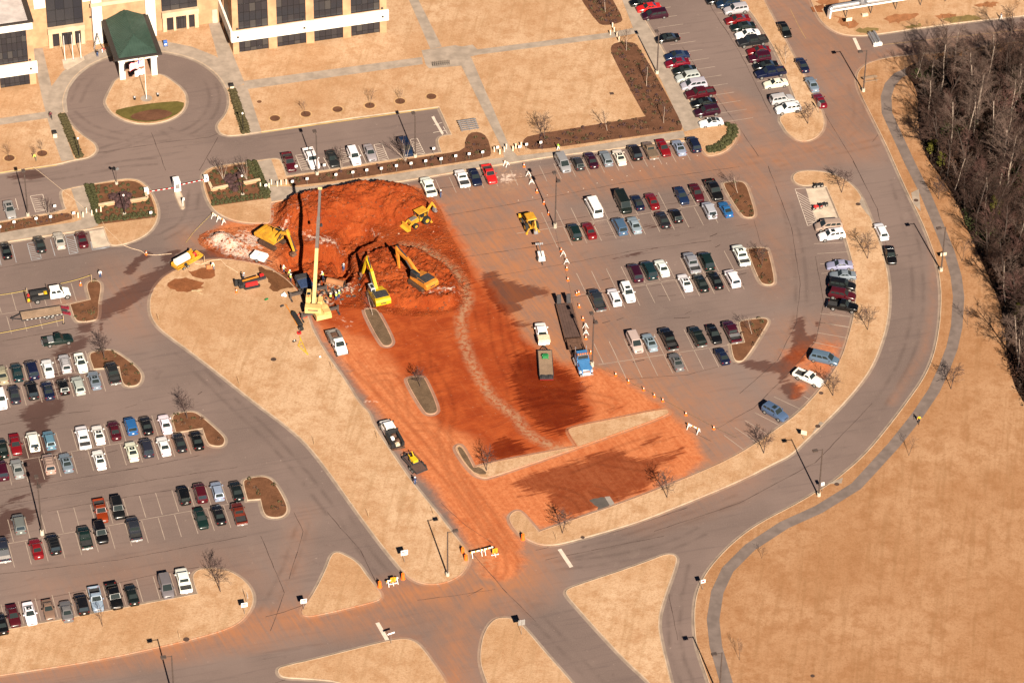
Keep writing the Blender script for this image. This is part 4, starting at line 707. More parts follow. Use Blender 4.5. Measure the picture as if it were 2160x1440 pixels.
def row(ox, oy, where, group, items, jit=.03):
    ent = []
    for it in items.strip().split('\n'):
        xy, hd, kind, colr = [t.strip() for t in it.split(',')]; x, y = xy.split(); x = ox+float(x)/4; y = oy+float(y)/4
        k, o = (kind.split('-')+[''])[:2]; ent.append((x, y, hd, kind, k, o, colr))
    names = [f'{e[6]} {KNAME[e[4]]}' for e in ent]; full = [n+(' '+ONAME[e[5]] if e[5] else '') for n, e in zip(names, ent)]
    for i, e in enumerate(ent):
        cand = [f'{full[i]} {where}'] if full.count(full[i]) == 1 and (e[5] or names.count(names[i]) == 1) else []
        if 0 < i < len(ent)-1: cand.append(f'{names[i]} between {names[i-1]} and {names[i+1]} {where}')
        elif len(ent) > 1: cand.append(f'{names[i]} beside {names[i-1] if i else names[1]} at the end, {where}')
        cand.append(f'{full[i]}, {["first", "second", "third", "fourth", "fifth", "sixth", "seventh", "eighth", "ninth", "tenth", "eleventh", "twelfth", "thirteenth", "fourteenth"][i]} {where}')
        lab = next((c for c in cand if c.lower() not in USED and len(c.split()) <= 16), cand[-1]); USED.add(lab.lower())
        p = G(e[0], e[1], .75); h = heading(e[2], e[0], e[1])+random.uniform(-jit, jit)
        s = random.uniform(.98, 1.03); car(e[3]).put({'bigvan': 'passenger_van', 'van': 'minivan', 'crew': 'pickup_truck', 'pickup': 'pickup_truck', 'suv': 'suv', 'jeep': 'jeep'}.get(e[4], 'parked_car' if group != 'cars on the loop road' else 'car'), (p.x, p.y, 0), h, lab, KCAT.get(e[4], 'car'), group, tuple(c*random.uniform(.9, 1.05)*(.5 if max(COLR[e[6]]) < .12 else (.42 if COLR[e[6]][0] > 3*COLR[e[6]][1] and COLR[e[6]][2] < .1 and max(COLR[e[6]]) < .45 else .85)) for c in COLR[e[6]]), (s, random.uniform(.98, 1.02), random.uniform(.98, 1.02)))
LOT1 = 'cars parked in the rows beside the flatbed trailer'
row(0, 1080, 'in seventh row past flatbed trailer', LOT1, '''8 930,U,sedan,jet black
112 865,D,sedan,maroon
250 845,D,sedan-roof,white
408 812,D,coupe,bronze
560 822,U,sedan,grey
690 768,U,suv,black
810 728,D,pickup,pale blue
963 705,D,crew,jet black
1112 685,U,sedan,green-black
1402 620,D,van,grey
1547 570,U,crew,white''')
row(0, 820, 'in sixth row past flatbed trailer', LOT1, '''22 1350,U,crew-whitecap,slate
305 1335,U,sedan,red
450 1300,U,suv-rack,black
715 1248,U,pickup,dark green
850 1212,D,suv,jet black
1130 1175,U,crew,slate
1695 1083,D,sedan,dark green
1843 1050,U,sedan,black
2015 1045,U,pickup,brick red''')
row(0, 820, 'in fifth row past flatbed trailer', LOT1, '''160 1130,U,suv,grey
850 1025,D,pickup,orange-red
993 1005,D,suv,black
1550 895,U,jeep-spare,jet black
1690 870,U,suv,maroon
1833 850,U,wagon,pale blue
1995 848,U,sedan,green-black''')
row(0, 820, 'in fourth row past flatbed trailer', LOT1, '''15 680,U,suv,wine
145 660,U,sedan,silver-grey
413 625,U,suv-rack,tan
557 610,U,sedan-roof,blue-grey
837 585,U,sedan-roof,white
1112 515,U,sedan-roof,cream
1237 490,U,suv,slate
1380 470,U,sedan,white
1515 440,U,sedan,charcoal
1660 422,U,sedan,jet black''')
row(0, 820, 'in third row past flatbed trailer', LOT1, '''15 490,U,sedan,green-black
130 460,D,sedan,red
280 435,U,suv-spare,white
415 420,U,wagon,aqua
700 405,U,crew,white
830 375,U,sedan-roof,white
965 340,U,sedan,maroon
1103 310,U,jeep,blue
1233 298,U,sedan,black
1393 285,U,sedan,white''')
row(0, 560, 'in second row past flatbed trailer', LOT1, '''5 1125,D,suv,white
120 1075,U,sedan,slate
268 1045,U,suv,jet black
403 1042,U,sedan-roof,navy
533 1012,U,hatch,jet black
660 1000,U,wagon,silver
797 955,U,sedan-roof,blue-grey
950 902,U,crew,charcoal''')
row(0, 560, 'in first row past flatbed trailer', LOT1, '''14 910,U,sedan,tan
143 890,U,sedan,dark teal
268 870,U,van,navy
403 855,U,sedan,white
548 815,U,wagon-rack,silver
682 813,D,sedan-roof,white''')
row(0, 560, 'alone in the wet lane past flatbed trailer', LOT1, '''487 625,R,pickup-glare,dark green''')
row(0, 330, 'beside the hatched aisles near the gate', 'cars in the stalls west of the gate', '''47 782,U,sedan,jet black
333 730,U,sedan,charcoal
500 697,U,sedan,beige
690 688,U,sedan,maroon''')
row(0, 330, 'beside the bare tree facing the circle drive', 'cars in the stalls west of the gate', '''80 442,D,sedan-roof,silver-grey''')
HC = 'cars in the hatched stalls below the front lawn'
row(440, 0, 'in dead-end lot below the front lawn', HC, '''680 1365,D,pickup,maroon
868 1335,D,crew,white
1045 1332,D,sedan,charcoal
1227 1315,D,suv,white
1362 1282,D,sedan,silver-grey
1660 1240,D,van,dark blue''')
row(860, 280, 'at the walkway kerb above the clay mound', 'vehicles above the clay mound', '''172 452,U,crew,white
458 380,U,pickup,white
567 368,D,sedan,navy
690 347,D,pickup,bright red''')
LOT2 = 'cars parked in the rows beyond the lowboy truck'
row(1140, 280, 'along the walkway below the front mulch bed', LOT2, '''190 252,D,van,silver-grey
318 250,U,hatch,dark grey
428 222,U,sedan,plum
553 206,U,wagon,blue-grey
665 196,U,sedan-roof,cream
797 160,U,suv,black
925 145,U,pickup-tonneau,bronze
1037 120,D,sedan,red
1168 116,U,sedan-roof,pale blue
1292 92,U,suv,navy''')
row(1140, 280, 'in row with the white passenger van', LOT2, '''450 622,U,bigvan,white
697 592,D,bigvan,green-black
820 578,U,coupe-soft,navy
942 567,U,sedan,red
1192 525,D,sedan,dark blue
1320 500,D,sedan,maroon
1465 482,D,crew,jet black''')
row(1140, 280, 'in row behind the white passenger van', LOT2, '''287 830,U,suv,dark green
412 815,U,sedan,red
668 780,U,van,steel blue
792 768,U,sedan,pale blue
1032 724,U,sedan,charcoal
1143 690,U,hatch,jet black
1423 647,U,suv-spare,silver
1563 634,U,coupe,blue''')
row(1140, 280, 'in row with the plum minivan', LOT2, '''800 1172,U,van,plum
915 1150,U,van,dark teal
1025 1130,U,sedan,white
1275 1092,U,crew,silver-grey
1400 1074,U,van,dark green
1690 1030,U,crew-roof,white''')
row(1200, 460, 'in row behind the plum minivan', LOT2, '''235 686,U,crew,slate
383 656,U,wagon,white
497 627,D,suv-roof,white
980 533,U,sedan-roof,white
1115 538,U,sedan,green-black
1237 516,U,sedan,jet black
1378 502,U,suv,white''')
row(1200, 460, 'in row with the beige minivan', LOT2, '''557 1043,D,van,beige
682 1036,U,sedan-roof,pale blue
838 1014,U,crew,jet black
1083 992,U,pickup-cap,green-black
1225 972,D,sedan,jet black
1372 955,U,crew-glare,wine''')
row(1200, 460, 'in row behind the beige minivan', LOT2, '''907 1202,U,sedan-roof,grey
1293 1152,U,coupe,navy''')
UP = 'cars parked in the upper lot'
row(1300, 0, 'in walkway-side column of upper lot', UP, '''215 10,L,sedan,jet black
272 60,L,sedan,bright red
325 122,L,van,plum
432 318,L,sedan-roof,jet black
512 465,L,sedan,dark blue
515 527,L,sedan,crimson
577 588,L,sedan,green-black
602 650,L,suv,silver
655 712,L,van,silver
708 786,L,crew,maroon
738 863,L,sedan,jet black
765 940,L,suv,plum
800 1027,L,coupe-soft,white''')
row(1300, 0, 'in lawn-side column of upper lot', UP, '''860 -8,L,sedan,jet black
942 25,L,suv,dark blue
1010 78,L,suv,silver
1022 160,L,sedan,red
1070 220,L,sedan,green-black
1108 282,L,sedan,white
1150 347,L,crew,charcoal
1200 420,L,coupe,red
1208 487,L,jeep,wine
1262 550,L,sedan,black
1300 612,L,crew,navy
1345 700,L,sedan,cream
1400 836,R,suv,silver
1450 914,L,suv,white''')
ROAD = 'cars on the loop road'
row(1300, 0, 'on road beside the narrow lawn', ROAD, '''1420 245,40:66,sedan,jet black
1568 540,-40:-72,sedan,navy
1650 702,-40:-72,sedan,blue-grey
1717 838,-40:-72,coupe,crimson''')
row(1620, 340, 'driving on the curved road by the woods', ROAD, '''955 582,-50:-100,wagon,white
1035 785,24:90,sedan,jet black''')
ARC = 'cars parked round the curved row'
row(1620, 340, 'in curved row below the motorcycle pad', ARC, '''512 540,-100:8,van,tan
537 622,-100:12,suv-roof,white
605 872,-100:2,sedan,pale blue
632 957,-100:-2,sedan,blue-grey
627 1042,100:16,suv,black
628 1125,100:18,suv,maroon
632 1218,100:14,pickup,jet black''')
row(1560, 660, 'on the clay-stained end of the curved row', ARC, '''715 378,100:22,van,dusty blue
582 542,100:44,pickup,white
300 835,100:56,suv-roof,steel blue''')
# ------------------------------------------------------------------ buildings (frame: u along the facade, n away from the viewer)
STUCCO = m_concrete('tan_stucco', (.47, .275, .155)); BAND = m_concrete('white_stucco', (.80, .76, .68)); CREAMW = m_concrete('cream_stucco', (.58, .42, .28)); ROOFP = m_concrete('roof_membrane', (.50, .44, .42)); FASCIA = simple('dark_fascia', (.030, .024, .022), .6)
def m_pane(name, c, r): 
    m, nt, b = principled(name, c, r, 0, .5); return m
PANE = [m_pane('dark_pane', (.020, .020, .025), .10), m_pane('blind_pane', (.045, .042, .042), .25), m_pane('dim_pane', (.028, .027, .031), .15)]; MULL = simple('window_frame', (.007, .006, .006), .5)
def m_green():
    m, nt, b = principled('green_metal_roof', (.03, .085, .058), .45, 0, .4); p = wpos(nt); n = noi(nt, p, .6, 4); nt.links.new(mix(nt, remap(nt, n, .3, .7), (.018, .036, .027), (.028, .052, .040)), b.inputs['Base Color']); return m
GREEN = m_green()
class Bld:
    def __init__(s, name, px, label):
        s.o = G(*px); s.r = link(name, None, None, s.o, PHI, label, 'building')
    def p(s, name, mb, mat, parent=None): return link(name, mb.mesh(name, mat), parent or s.r)
    def box(s, name, x0, x1, y0, y1, z0, z1, mat, parent=None):
        mb = MB(); mb.box(x0, x1, y0, y1, z0, z1); return s.p(name, mb, mat, parent)
def u_of(base, px): return (G(*px)-G(*base)).dot(UV)
PANEMESH = {}
def window(B, x0, x1, y, z0, z1, nc, rows, face='front', frac=None):
    """curtain-wall window: a frame with separate panes as sub-parts; rows are heights as fractions"""
    mb = MB(); t = .07
    def bx(a0, a1, b0, b1, d0, d1):
        if face == 'front': mb.box(a0, a1, y+d0, y+d1, b0, b1)
        else: mb.box(y+d0, y+d1, a0, a1, b0, b1)
    xs = [x0+(x1-x0)*i/nc for i in range(nc+1)]; zs = [z0+(z1-z0)*f for f in rows]
    for x in xs: bx(x-t/2, x+t/2, z0, z1, -.05, .05)
    for z in zs: bx(x0, x1, z-t/2, z+t/2, -.045, .045)
    fr = B.p('window', mb, MULL)
    for i in range(nc):
        for j in range(len(zs)-1):
            w, h = xs[i+1]-xs[i]-t, zs[j+1]-zs[j]-t; key = (round(w, 2), round(h, 2), face)
            k = random.random(); mi = 1 if k < .10 else (2 if k < .45 else 0)
            if (key, mi) not in PANEMESH:
                q = MB(); q.box(-w/2, w/2, -.015, .015, -h/2, h/2) if face == 'front' else q.box(-.015, .015, -w/2, w/2, -h/2, h/2); PANEMESH[(key, mi)] = q.mesh('pane', PANE[mi])
            cx, cz = (xs[i]+xs[i+1])/2, (zs[j]+zs[j+1])/2; o = link('pane', PANEMESH[(key, mi)], fr, (cx, y, cz) if face == 'front' else (y, cx, cz))
            o.rotation_euler = (random.uniform(-.012, .012), 0, random.uniform(-.012, .012))
def lamp(B, x, y, z):
    mb = MB(); mb.box(x-.22, x+.22, y-.35, y, z-.12, z+.18, 0, None, .06, .1); B.p('wall_lamp', mb, FASCIA)
# right wing: four bays, white band above the ground floor
RB = (492.5, 116.2); B = Bld('office_building', RB, 'tan office block with four glazed bays and a wide white band beside the walkway')
WR = u_of(RB, (816.5, 71)); zb0 = Zat(RB, 88); zb1 = Zat(RB, 66.5); HT = 22.0; DP = 40
piers = [0, 12.5, 74.5, 92.5, 153.5, 170.5, 231.5, 248.5, 309.5, 324]; ux = [WR*v/324 for v in piers]
for i in range(0, 10, 2): B.box('wall', ux[i], ux[i+1], 0, .6, 0, HT, STUCCO)
mbq = MB(); mbq.box(.02, WR-.02, .45, .62, 0, HT); mbq.box(.6, WR, DP-1, DP, 0, HT); mbq.box(WR-.6, WR, .62, DP, 0, HT); B.p('wall', mbq, STUCCO)
B.box('band', -.35, WR+.35, -.40, .05, zb0, zb1, BAND); B.box('band', -.40, .05, .06, DP, zb0, zb1, BAND)
for i in range(4):
    a, b = ux[2*i+1], ux[2*i+2]; window(B, a, b, .35, .25, zb0, 5, (0, .28, 1)); window(B, a, b, .35, zb1, HT-1, 5, (0, .11, .24, .36, .52, .66, .80, 1))
B.box('wall', 0, .55, .62, 3.4, 0, HT, STUCCO); yy = 3.4
for k in range(4): window(B, yy, yy+5.2, .25, .25, zb0, 4, (0, .5, 1), 'side'); window(B, yy, yy+5.2, .25, zb1, HT-1, 4, (0, .12, .25, .4, .55, .7, .85, 1), 'side'); B.box('wall', 0, .55, yy+5.2, yy+6.6, 0, HT, STUCCO); yy += 6.6
B.box('wall', .12, .2, 3.4, yy, 0, HT, MULL)
B.box('roof', 0, WR, 0, DP, HT, HT+.4, ROOFP)
for x in (ux[0]+.9, WR*.46, WR-.9): lamp(B, x, -.40, (zb0+zb1)/2); lamp(B, x, 0, zb1+.5)
# left wing with its flat roof in view
LB = (77.3, 178.3); B = Bld('office_building', LB, 'tan office wing with a pale flat roof and dark eaves by the short flagpoles')
HL = Zat(LB, 44); z0, z1 = Zat(LB, 157), Zat((76, 178), 131); wl_ = -34.0
mbq = MB(); mbq.box(wl_, 0, .4, .6, 0, HL-.1); mbq.box(-.5, 0, .6, 30, 0, HL-.1); B.p('wall', mbq, STUCCO)
xa = -u_of((64, 180), LB); xb = -u_of((1, 188), LB)
zA = Zat((64, 180), 151.5); zB = Zat((63, 180), 63)
B.box('wall', xa, 0, 0, .4, 0, HL-.6, STUCCO); B.box('wall', xb-1.6, xb, 0, .4, 0, HL-.6, STUCCO); B.box('wall', wl_, xb-6.6, 0, .4, 0, HL-.6, STUCCO)
z0 = Zat(LB, 152.0); z1 = Zat(LB, 128.5)
B.box('band', wl_, .38, -.4, .02, z0, z1, BAND); ztop = Zat(LB, 61); B.box('band', wl_, .1, -.15, .35, ztop, HL-.1, BAND)
window(B, xb, xa, .25, .25, z0, 6, (0, .25, 1)); window(B, xb, xa, .25, z1, ztop, 6, (0, .16, .38, .62, .80, 1)); window(B, xb-6.6, xb-1.6, .25, .25, z0, 5, (0, .25, 1)); window(B, xb-6.6, xb-1.6, .25, z1, ztop, 5, (0, .16, .38, .62, .80, 1))
mbq = MB(); mbq.box(wl_-.3, .3, -.5, 30.3, HL-.1, HL+.3); B.p('eaves', mbq, FASCIA); B.box('roof', wl_, -.75, -.1, 29.5, HL+.28, HL+.36, ROOFP)
mbq = MB()
for k in range(40): mbq.box(-1.05, -.8, .3+k*.7, .5+k*.7, HL+.36, HL+.42)
B.p('roof_clips', mbq, simple('roof_clip', (.30, .27, .26), .6))
lamp(B, -.9, -.4, (z0+z1)/2); lamp(B, -.9, 0, z1+.5)
# middle block behind the canopy
MBASE = (86, 104.5); B = Bld('office_building', MBASE, 'tan middle block of the offices behind the green canopy, with doors on both sides'); WM = u_of(MBASE, (463, 50.5)); HM = 24.0
def um(px): return u_of(MBASE, px)
B.box('wall', -6, WM+2, .5, 1.0, 0, HM, STUCCO); B.box('roof', -6, WM+2, .5, 25, HM, HM+.3, ROOFP)
for (pl, pr, nm) in (((104, 102.5), (180, 92), 'left'), ((344, 67.5), (419, 57), 'right')):
    a, b = um(pl), um(pr); zt = Zat(pl, pl[1]-41); zf = Zat(pl, pl[1]-31)
    B.box('wall', a, a+.75, -.35, .5, 0, zf, CREAMW); B.box('wall', b-.75, b, -.35, .5, 0, zf, CREAMW); B.box('entablature', a-.1, b+.1, -.5, .5, zf, zt, CREAMW)
    w3 = (b-a-1.5); xs = [a+.75, a+.75+w3*.24, a+.75+w3*.33, a+.75+w3*.70, a+.75+w3*.79, b-.75]
    B.box('wall', xs[1], xs[2], -.3, .5, 0, zf, CREAMW); B.box('wall', xs[3], xs[4], -.3, .5, 0, zf, CREAMW)
    window(B, xs[0], xs[1], .2, .1, zf, 1, (0, .75, 1)); window(B, xs[2], xs[3], .2, .1, zf, 4, (0, .7, 1)); window(B, xs[4], xs[5], .2, .1, zf, 1, (0, .75, 1))
    window(B, a+.05, b-.05, .42, zt+.02, HM-1, 4, (0, .06, .2, .36, .5, .65, .8, 1))
a, b = um((79, 105.5)), um((105, 102)); B.box('band', a, b-.2, .2, .55, Zat((92, 104), 20), HM, BAND); B.box('band', um((181, 92)), um((198, 90)), .25, .55, Zat((190, 91), 6), HM, BAND)
a, b = um((199, 96)), um((331, 77)); ta = (a, a+1.9, b-1.9, b); zt = Zat((200, 95), 8); zw = Zat((200, 95), 14)
B.box('wall', a, a+1.9, -1.2, .5, 0, HM, BAND); B.box('wall', b-1.9, b, -1.2, .5, 0, HM, BAND); B.box('wall', a+1.9, b-1.9, -.6, .5, 0, zw, STUCCO); B.box('ledge', a-.25, b+.25, -1.45, -1.2, zw, zt+.1, CREAMW); B.box('ledge', a+1.9, b-1.9, -1.2, -.5, zw, zt+.1, CREAMW)
window(B, a+1.9, b-1.9, -.3, zt+.1, HM-1, 6, (0, .3, .6, 1))
for px in ((196, 60), (330, 34)): lamp(B, um((px[0], 92)), .5, 5.5)
B.box('door', um((449, 52)), um((460, 50.5)), .35, .5, 0, 3.2, PALE)
# green-roofed canopy over the drive
CB = (253.5, 170.5); C0 = G(*CB); CW = (G(333, 160.5)-C0).dot(UV); zE = Zat(CB, 123.5); cp = link('entrance_canopy', None, None, C0, PHI, 'drive-through entrance canopy with a hipped green metal roof on white pillars', 'canopy')
CD = (G(218, 46, zE)-G(249, 124.5, zE)).dot(NV)
def cpart(n, mb, m): return link(n, mb.mesh(n, m), cp)
for x in (.55, CW-.55):
    for y in (.4, CD*.5, CD-1.0): mb = MB(); mb.box(x-.55, x+.55, y-.4, y+.7, 0, zE-.6); cpart('pillar', mb, BAND if y < 1 else CREAMW)
mb = MB(); mb.box(-.15, CW+.15, -.25, CD, zE-1.0, zE-.02); mb2 = MB(); mb2.box(-.2, CW+.2, -.3, 1.2, zE-.75, zE-.1); cpart('front_beam', mb2, BAND); mb3 = MB(); mb3.box(-.12, .9, 1.2, CD, zE-1.0, zE-.1); mb3.box(CW-.9, CW+.12, 1.2, CD, zE-1.0, zE-.1); cpart('side_beam', mb3, CREAMW)
mb = MB(); mb.box(-.95, CW+.95, -.75, CD+.2, zE-.1, zE+.25); cpart('gutter', mb, FASCIA); mb = MB(); mb.box(.9, CW-.9, 1.2, CD, zE-.35, zE-.2); cpart('ceiling', mb, CREAMW)
rz = zE+2.3; x0, x1, y0, y1 = -.05, CW+.05, -.35, CD+.1; xm = CW/2; zr = zE+.26; ya = (G(282, 75, rz)-C0).dot(NV); yb = min(CD-.5, (G(262, 18, rz)-C0).dot(NV)); print('canopy', CW, CD, zE, ya, yb)
F4 = [[(x0, y0, zr), (x1, y0, zr), (xm, ya, rz)], [(x1, y0, zr), (x1, y1, zr), (xm, yb, rz), (xm, ya, rz)], [(x1, y1, zr), (x0, y1, zr), (xm, yb, rz)], [(x0, y1, zr), (x0, y0, zr), (xm, ya, rz), (xm, yb, rz)]]
mb = MB()
for f in F4: mb.add(f, [tuple(range(len(f)))])
cpart('roof', mb, GREEN); SEAMM = simple('roof_seam', (.032, .060, .046), .5)
def seam(a, b): 
    m_ = MB(); m_.beam(a, b, .05, .09); cpart('roof_seam', m_, SEAMM)
k = 1; N_ = 14
for i in range(1, N_): x = x0+(x1-x0)*i/N_; t = min(x-x0, x1-x)/(xm-x0); seam((x, y0, zr+.03), (x, y0+(ya-y0)*t, zr+(rz-zr)*t+.03))
n_ = 26
for i in range(1, n_):
    y = y0+(y1-y0)*i/n_
    t = min(1, (y-y0)/(ya-y0), (y1-y)/(y1-yb))
    for xe in (x0, x1): seam((xe, y, zr+.03), (xe+(xm-xe)*t, y, zr+(rz-zr)*t+.03))
for a in ((x0, y0), (x1, y0)): seam((a[0], a[1], zr+.06), (xm, ya, rz+.04))
seam((xm, ya, rz+.03), (xm, yb, rz+.03))
mb = MB(); mb.box(.2, CW-.2, .3, CD, .150, .20); cpart('floor_slab', mb, m_concrete('pink_paving', (.42, .25, .17)))
# clearance board beside the pillar
# ------------------------------------------------------------------ machines and work trucks
YEL = dirty('machine_yellow', (.58, .29, .025)); LEM = dirty('lemon_yellow', (.66, .42, .015), .45, .4); ORA = dirty('machine_orange', (.58, .21, .025)); CRM = dirty('crane_cream', (.64, .43, .165), .45, .3); DKG = simple('dark_steel', (.045, .042, .045), .6, .2, var=.3); BMG = simple('boom_grey', (.085, .068, .062), .55, .2, var=.2)
CABG = simple('cab_grey', (.42, .43, .45), .4); TRK = simple('track_steel', (.085, .045, .028), .8, .3); ORB = simple('orange_plastic', (.80, .15, .02), .5, var=.1); WHB = simple('white_band', (.80, .78, .74), .4, var=.05); REDP = simple('red_paint', (.50, .02, .02), .45, var=.2); GRNP = simple('green_paint', (.02, .16, .05), .5); BLUP = simple('truck_blue', (.045, .15, .33), .3, spec=.4, var=.1, coat=.5)
WOOD = m_concrete('deck_wood', (.30, .205, .14)); WOODD = m_concrete('dark_deck', (.10, .06, .05)); STEEL = simple('brown_steel', (.14, .075, .05), .7, .3, var=.4); GALV = simple('galvanised', (.36, .35, .36), .4, .6); BEIGE = simple('beige_box', (.62, .50, .36), .5); REDD = simple('ramp_red', (.20, .015, .03), .6); CONCB = m_concrete('pole_base', (.52, .46, .37)); TOOLG = simple('tool_grey', (.17, .15, .14), .5, .2)
SKIN = simple('skin', (.42, .24, .16), .6, var=.1); JEAN = simple('blue_jeans', (.05, .09, .20), .9); DARKC = simple('dark_cloth', (.018, .017, .022), .9); HIVIS = simple('hi_vis', (.62, .78, .10), .8, var=.1); WHITEC = simple('white_cloth', (.75, .74, .72), .9, var=.1); YELC = simple('yellow_shirt', (.75, .42, .01), .9); NAVYC = simple('navy_cloth', (.03, .035, .08), .9); MAROC = simple('maroon_cloth', (.10, .02, .03), .9); LIMEC = simple('lime_cloth', (.35, .80, .05), .8); GREYC = simple('grey_cloth', (.20, .20, .24), .9); KHAKI = simple('khaki_cloth', (.22, .17, .11), .9)
def root(name, p, rz, label, cat, group=None): return link(name, None, None, p, rz, label, cat, group)
def P_(parent, name, mb, mat, sm=False, **k): return link(name, mb.mesh(name, mat, sm=sm), parent, **k)
def facing(a, b, z=0): return ang(G(*b, z)-G(*a, z))
def local(r, p):
    """world point -> frame of a thing"""
    c, s_ = math.cos(r.rotation_euler.z), math.sin(r.rotation_euler.z); d = Vector(p)-r.location; return Vector((d.x*c+d.y*s_, -d.x*s_+d.y*c, d.z))
def excavator(px, z, elbow, ez, tip, tz, paint, cabm, hood, label, bucket=True, tall=1.0):
    base = G(*px, z+1.2); base.z = z; E_ = G(*elbow, ez); h = ang(E_-base); r = root('excavator', base, h, label, 'excavator', 'tracked excavators round the pit')
    for s in (-1, 1):
        mb = MB(); y0, y1 = s*1.25-.3, s*1.25+.3; mb.prism([(-2.0, .45), (-1.75, .06), (1.75, .06), (2.0, .45), (1.75, .85), (-1.75, .85)], y0, y1)
        for i in range(14): x = -1.8+i*.277; mb.box(x, x+.12, y0-.02, y1+.02, .85, .90)
        P_(r, 'track', mb, TRK)
    mb = MB(); mb.box(-1.1, 1.1, -1.0, 1.0, .55, 1.05); mb.tube((0, 0, 1.0), (0, 0, 1.2), .75, n=14); P_(r, 'undercarriage', mb, DKG)
    mb = MB(); mb.prism([(-2.6, 1.25), (1.55, 1.25), (1.55, 1.75), (.2, 2.1), (-1.9, 2.25), (-2.6, 2.05)], -1.35, 1.35); P_(r, 'upper_body', mb, paint)
    mb = MB(); mb.prism([(-3.0, 1.2), (-2.3, 1.2), (-2.2, 2.3), (-2.75, 2.25), (-3.05, 1.9)], -1.38, 1.38); P_(r, 'counterweight', mb, paint); mb = MB(); mb.box(-3.07, -3.03, -.5, .5, 1.5, 1.72); P_(r, 'badge', mb, DKG)
    mb = MB(); mb.box(-1.9, -.35, -1.05, .55, 2.2, 2.36); P_(r, 'engine_hood', mb, hood)
    if hood is DKG: mb = MB(); mb.box(-2.2, -.3, -1.33, 1.33, 2.14, 2.27); P_(r, 'deck_cover', mb, hood)
    mb = MB(); mb.box(-.25, 1.5, .45, 1.32, 1.3, 2.95, 0, None, .06, .05); P_(r, 'cab', mb, cabm)
    for q in (((1.52, .52, 1.75), (1.52, 1.25, 1.75), (1.46, 1.2, 2.8), (1.46, .57, 2.8)), ((1.4, 1.335, 1.9), (-.1, 1.335, 1.9), (-.1, 1.29, 2.8), (1.35, 1.29, 2.8)), ((-.26, 1.25, 2.2), (-.26, .52, 2.2), (-.2, .57, 2.8), (-.2, 1.2, 2.8))): link('cab_window', pane(q, .05, .95, .03, .97, (Vector(q[0])+Vector(q[2]))/2-Vector((.6, .88, 2.2))), r)
    mb = MB(); mb.box(.1, 1.1, .6, 1.15, 2.955, 2.985); link('roof_hatch', mb.mesh('roof_hatch', GLASS), r)
    el = local(r, E_); tp = local(r, G(*tip, tz)); el.y = 0; tp.y = tp.y*.25; f0 = Vector((1.0, -.1, 1.7)); mid = f0.lerp(el, .48)+Vector((0, 0, .75)); el.y = -.1
    mb = MB(); mb.beam(f0, mid, .5, .62, 0, .5, .72); mb.beam(mid, el, .5, .70, 0, .40, .45); P_(r, 'boom', mb, paint)
    back = el+(el-tp).normalized()*.9; mb = MB(); mb.beam(back, el, .34, .3, 0, .36, .55); mb.beam(el, tp, .36, .55, 0, .30, .34); P_(r, 'stick', mb, paint)
    mb = MB()
    for s in (-.38, .38): mb.tube(f0+Vector((.5, s, -.2)), mid+Vector((.1, s, -.1)), .10, n=8)
    mb.tube(mid+Vector((.2, 0, .45)), back+Vector((0, 0, .1)), .11, n=8); mb.tube(el.lerp(tp, .12)+Vector((.3, 0, .2)), tp+Vector((.35, 0, .4)), .09, n=8); P_(r, 'hydraulic_ram', mb, DKG)
    if bucket: mb = MB(); mb.prism([(tp.x+.35, tp.z+.25), (tp.x-.05, tp.z+.35), (tp.x-.75, tp.z-.15), (tp.x-.6, tp.z-.75), (tp.x+.1, tp.z-.85), (tp.x-.25, tp.z-.45)], tp.y-.55, tp.y+.55); P_(r, 'bucket', mb, STEEL)
    for s in (1.3, -1.3): mb = MB(); mb.path([(-2.4, s, 2.3), (-2.4, s, 2.6), (-.4, s, 2.6), (-.4, s, 2.2)], .03, 5); P_(r, 'handrail', mb, paint)
    return r
def gz(px): p = G(*px); return dz(p.x, p.y)
excavator((574, 503), .3, (609, 492), 4.6, (630, 526), .6, YEL, YEL, YEL, 'mustard yellow excavator reaching its arm over the pit, near the white compressor')
excavator((797, 622), gz((797, 640)), (773, 547), 5.4, (757, 580), 1.0, LEM, CABG, DKG, 'bright lemon yellow excavator with a grey cab, nearest the crane')
excavator((889, 590), gz((889, 600)), (837, 528), 5.4, (846, 568), 1.2, ORA, DKG, DKG, 'orange excavator with a black engine deck, on the low clay mound')
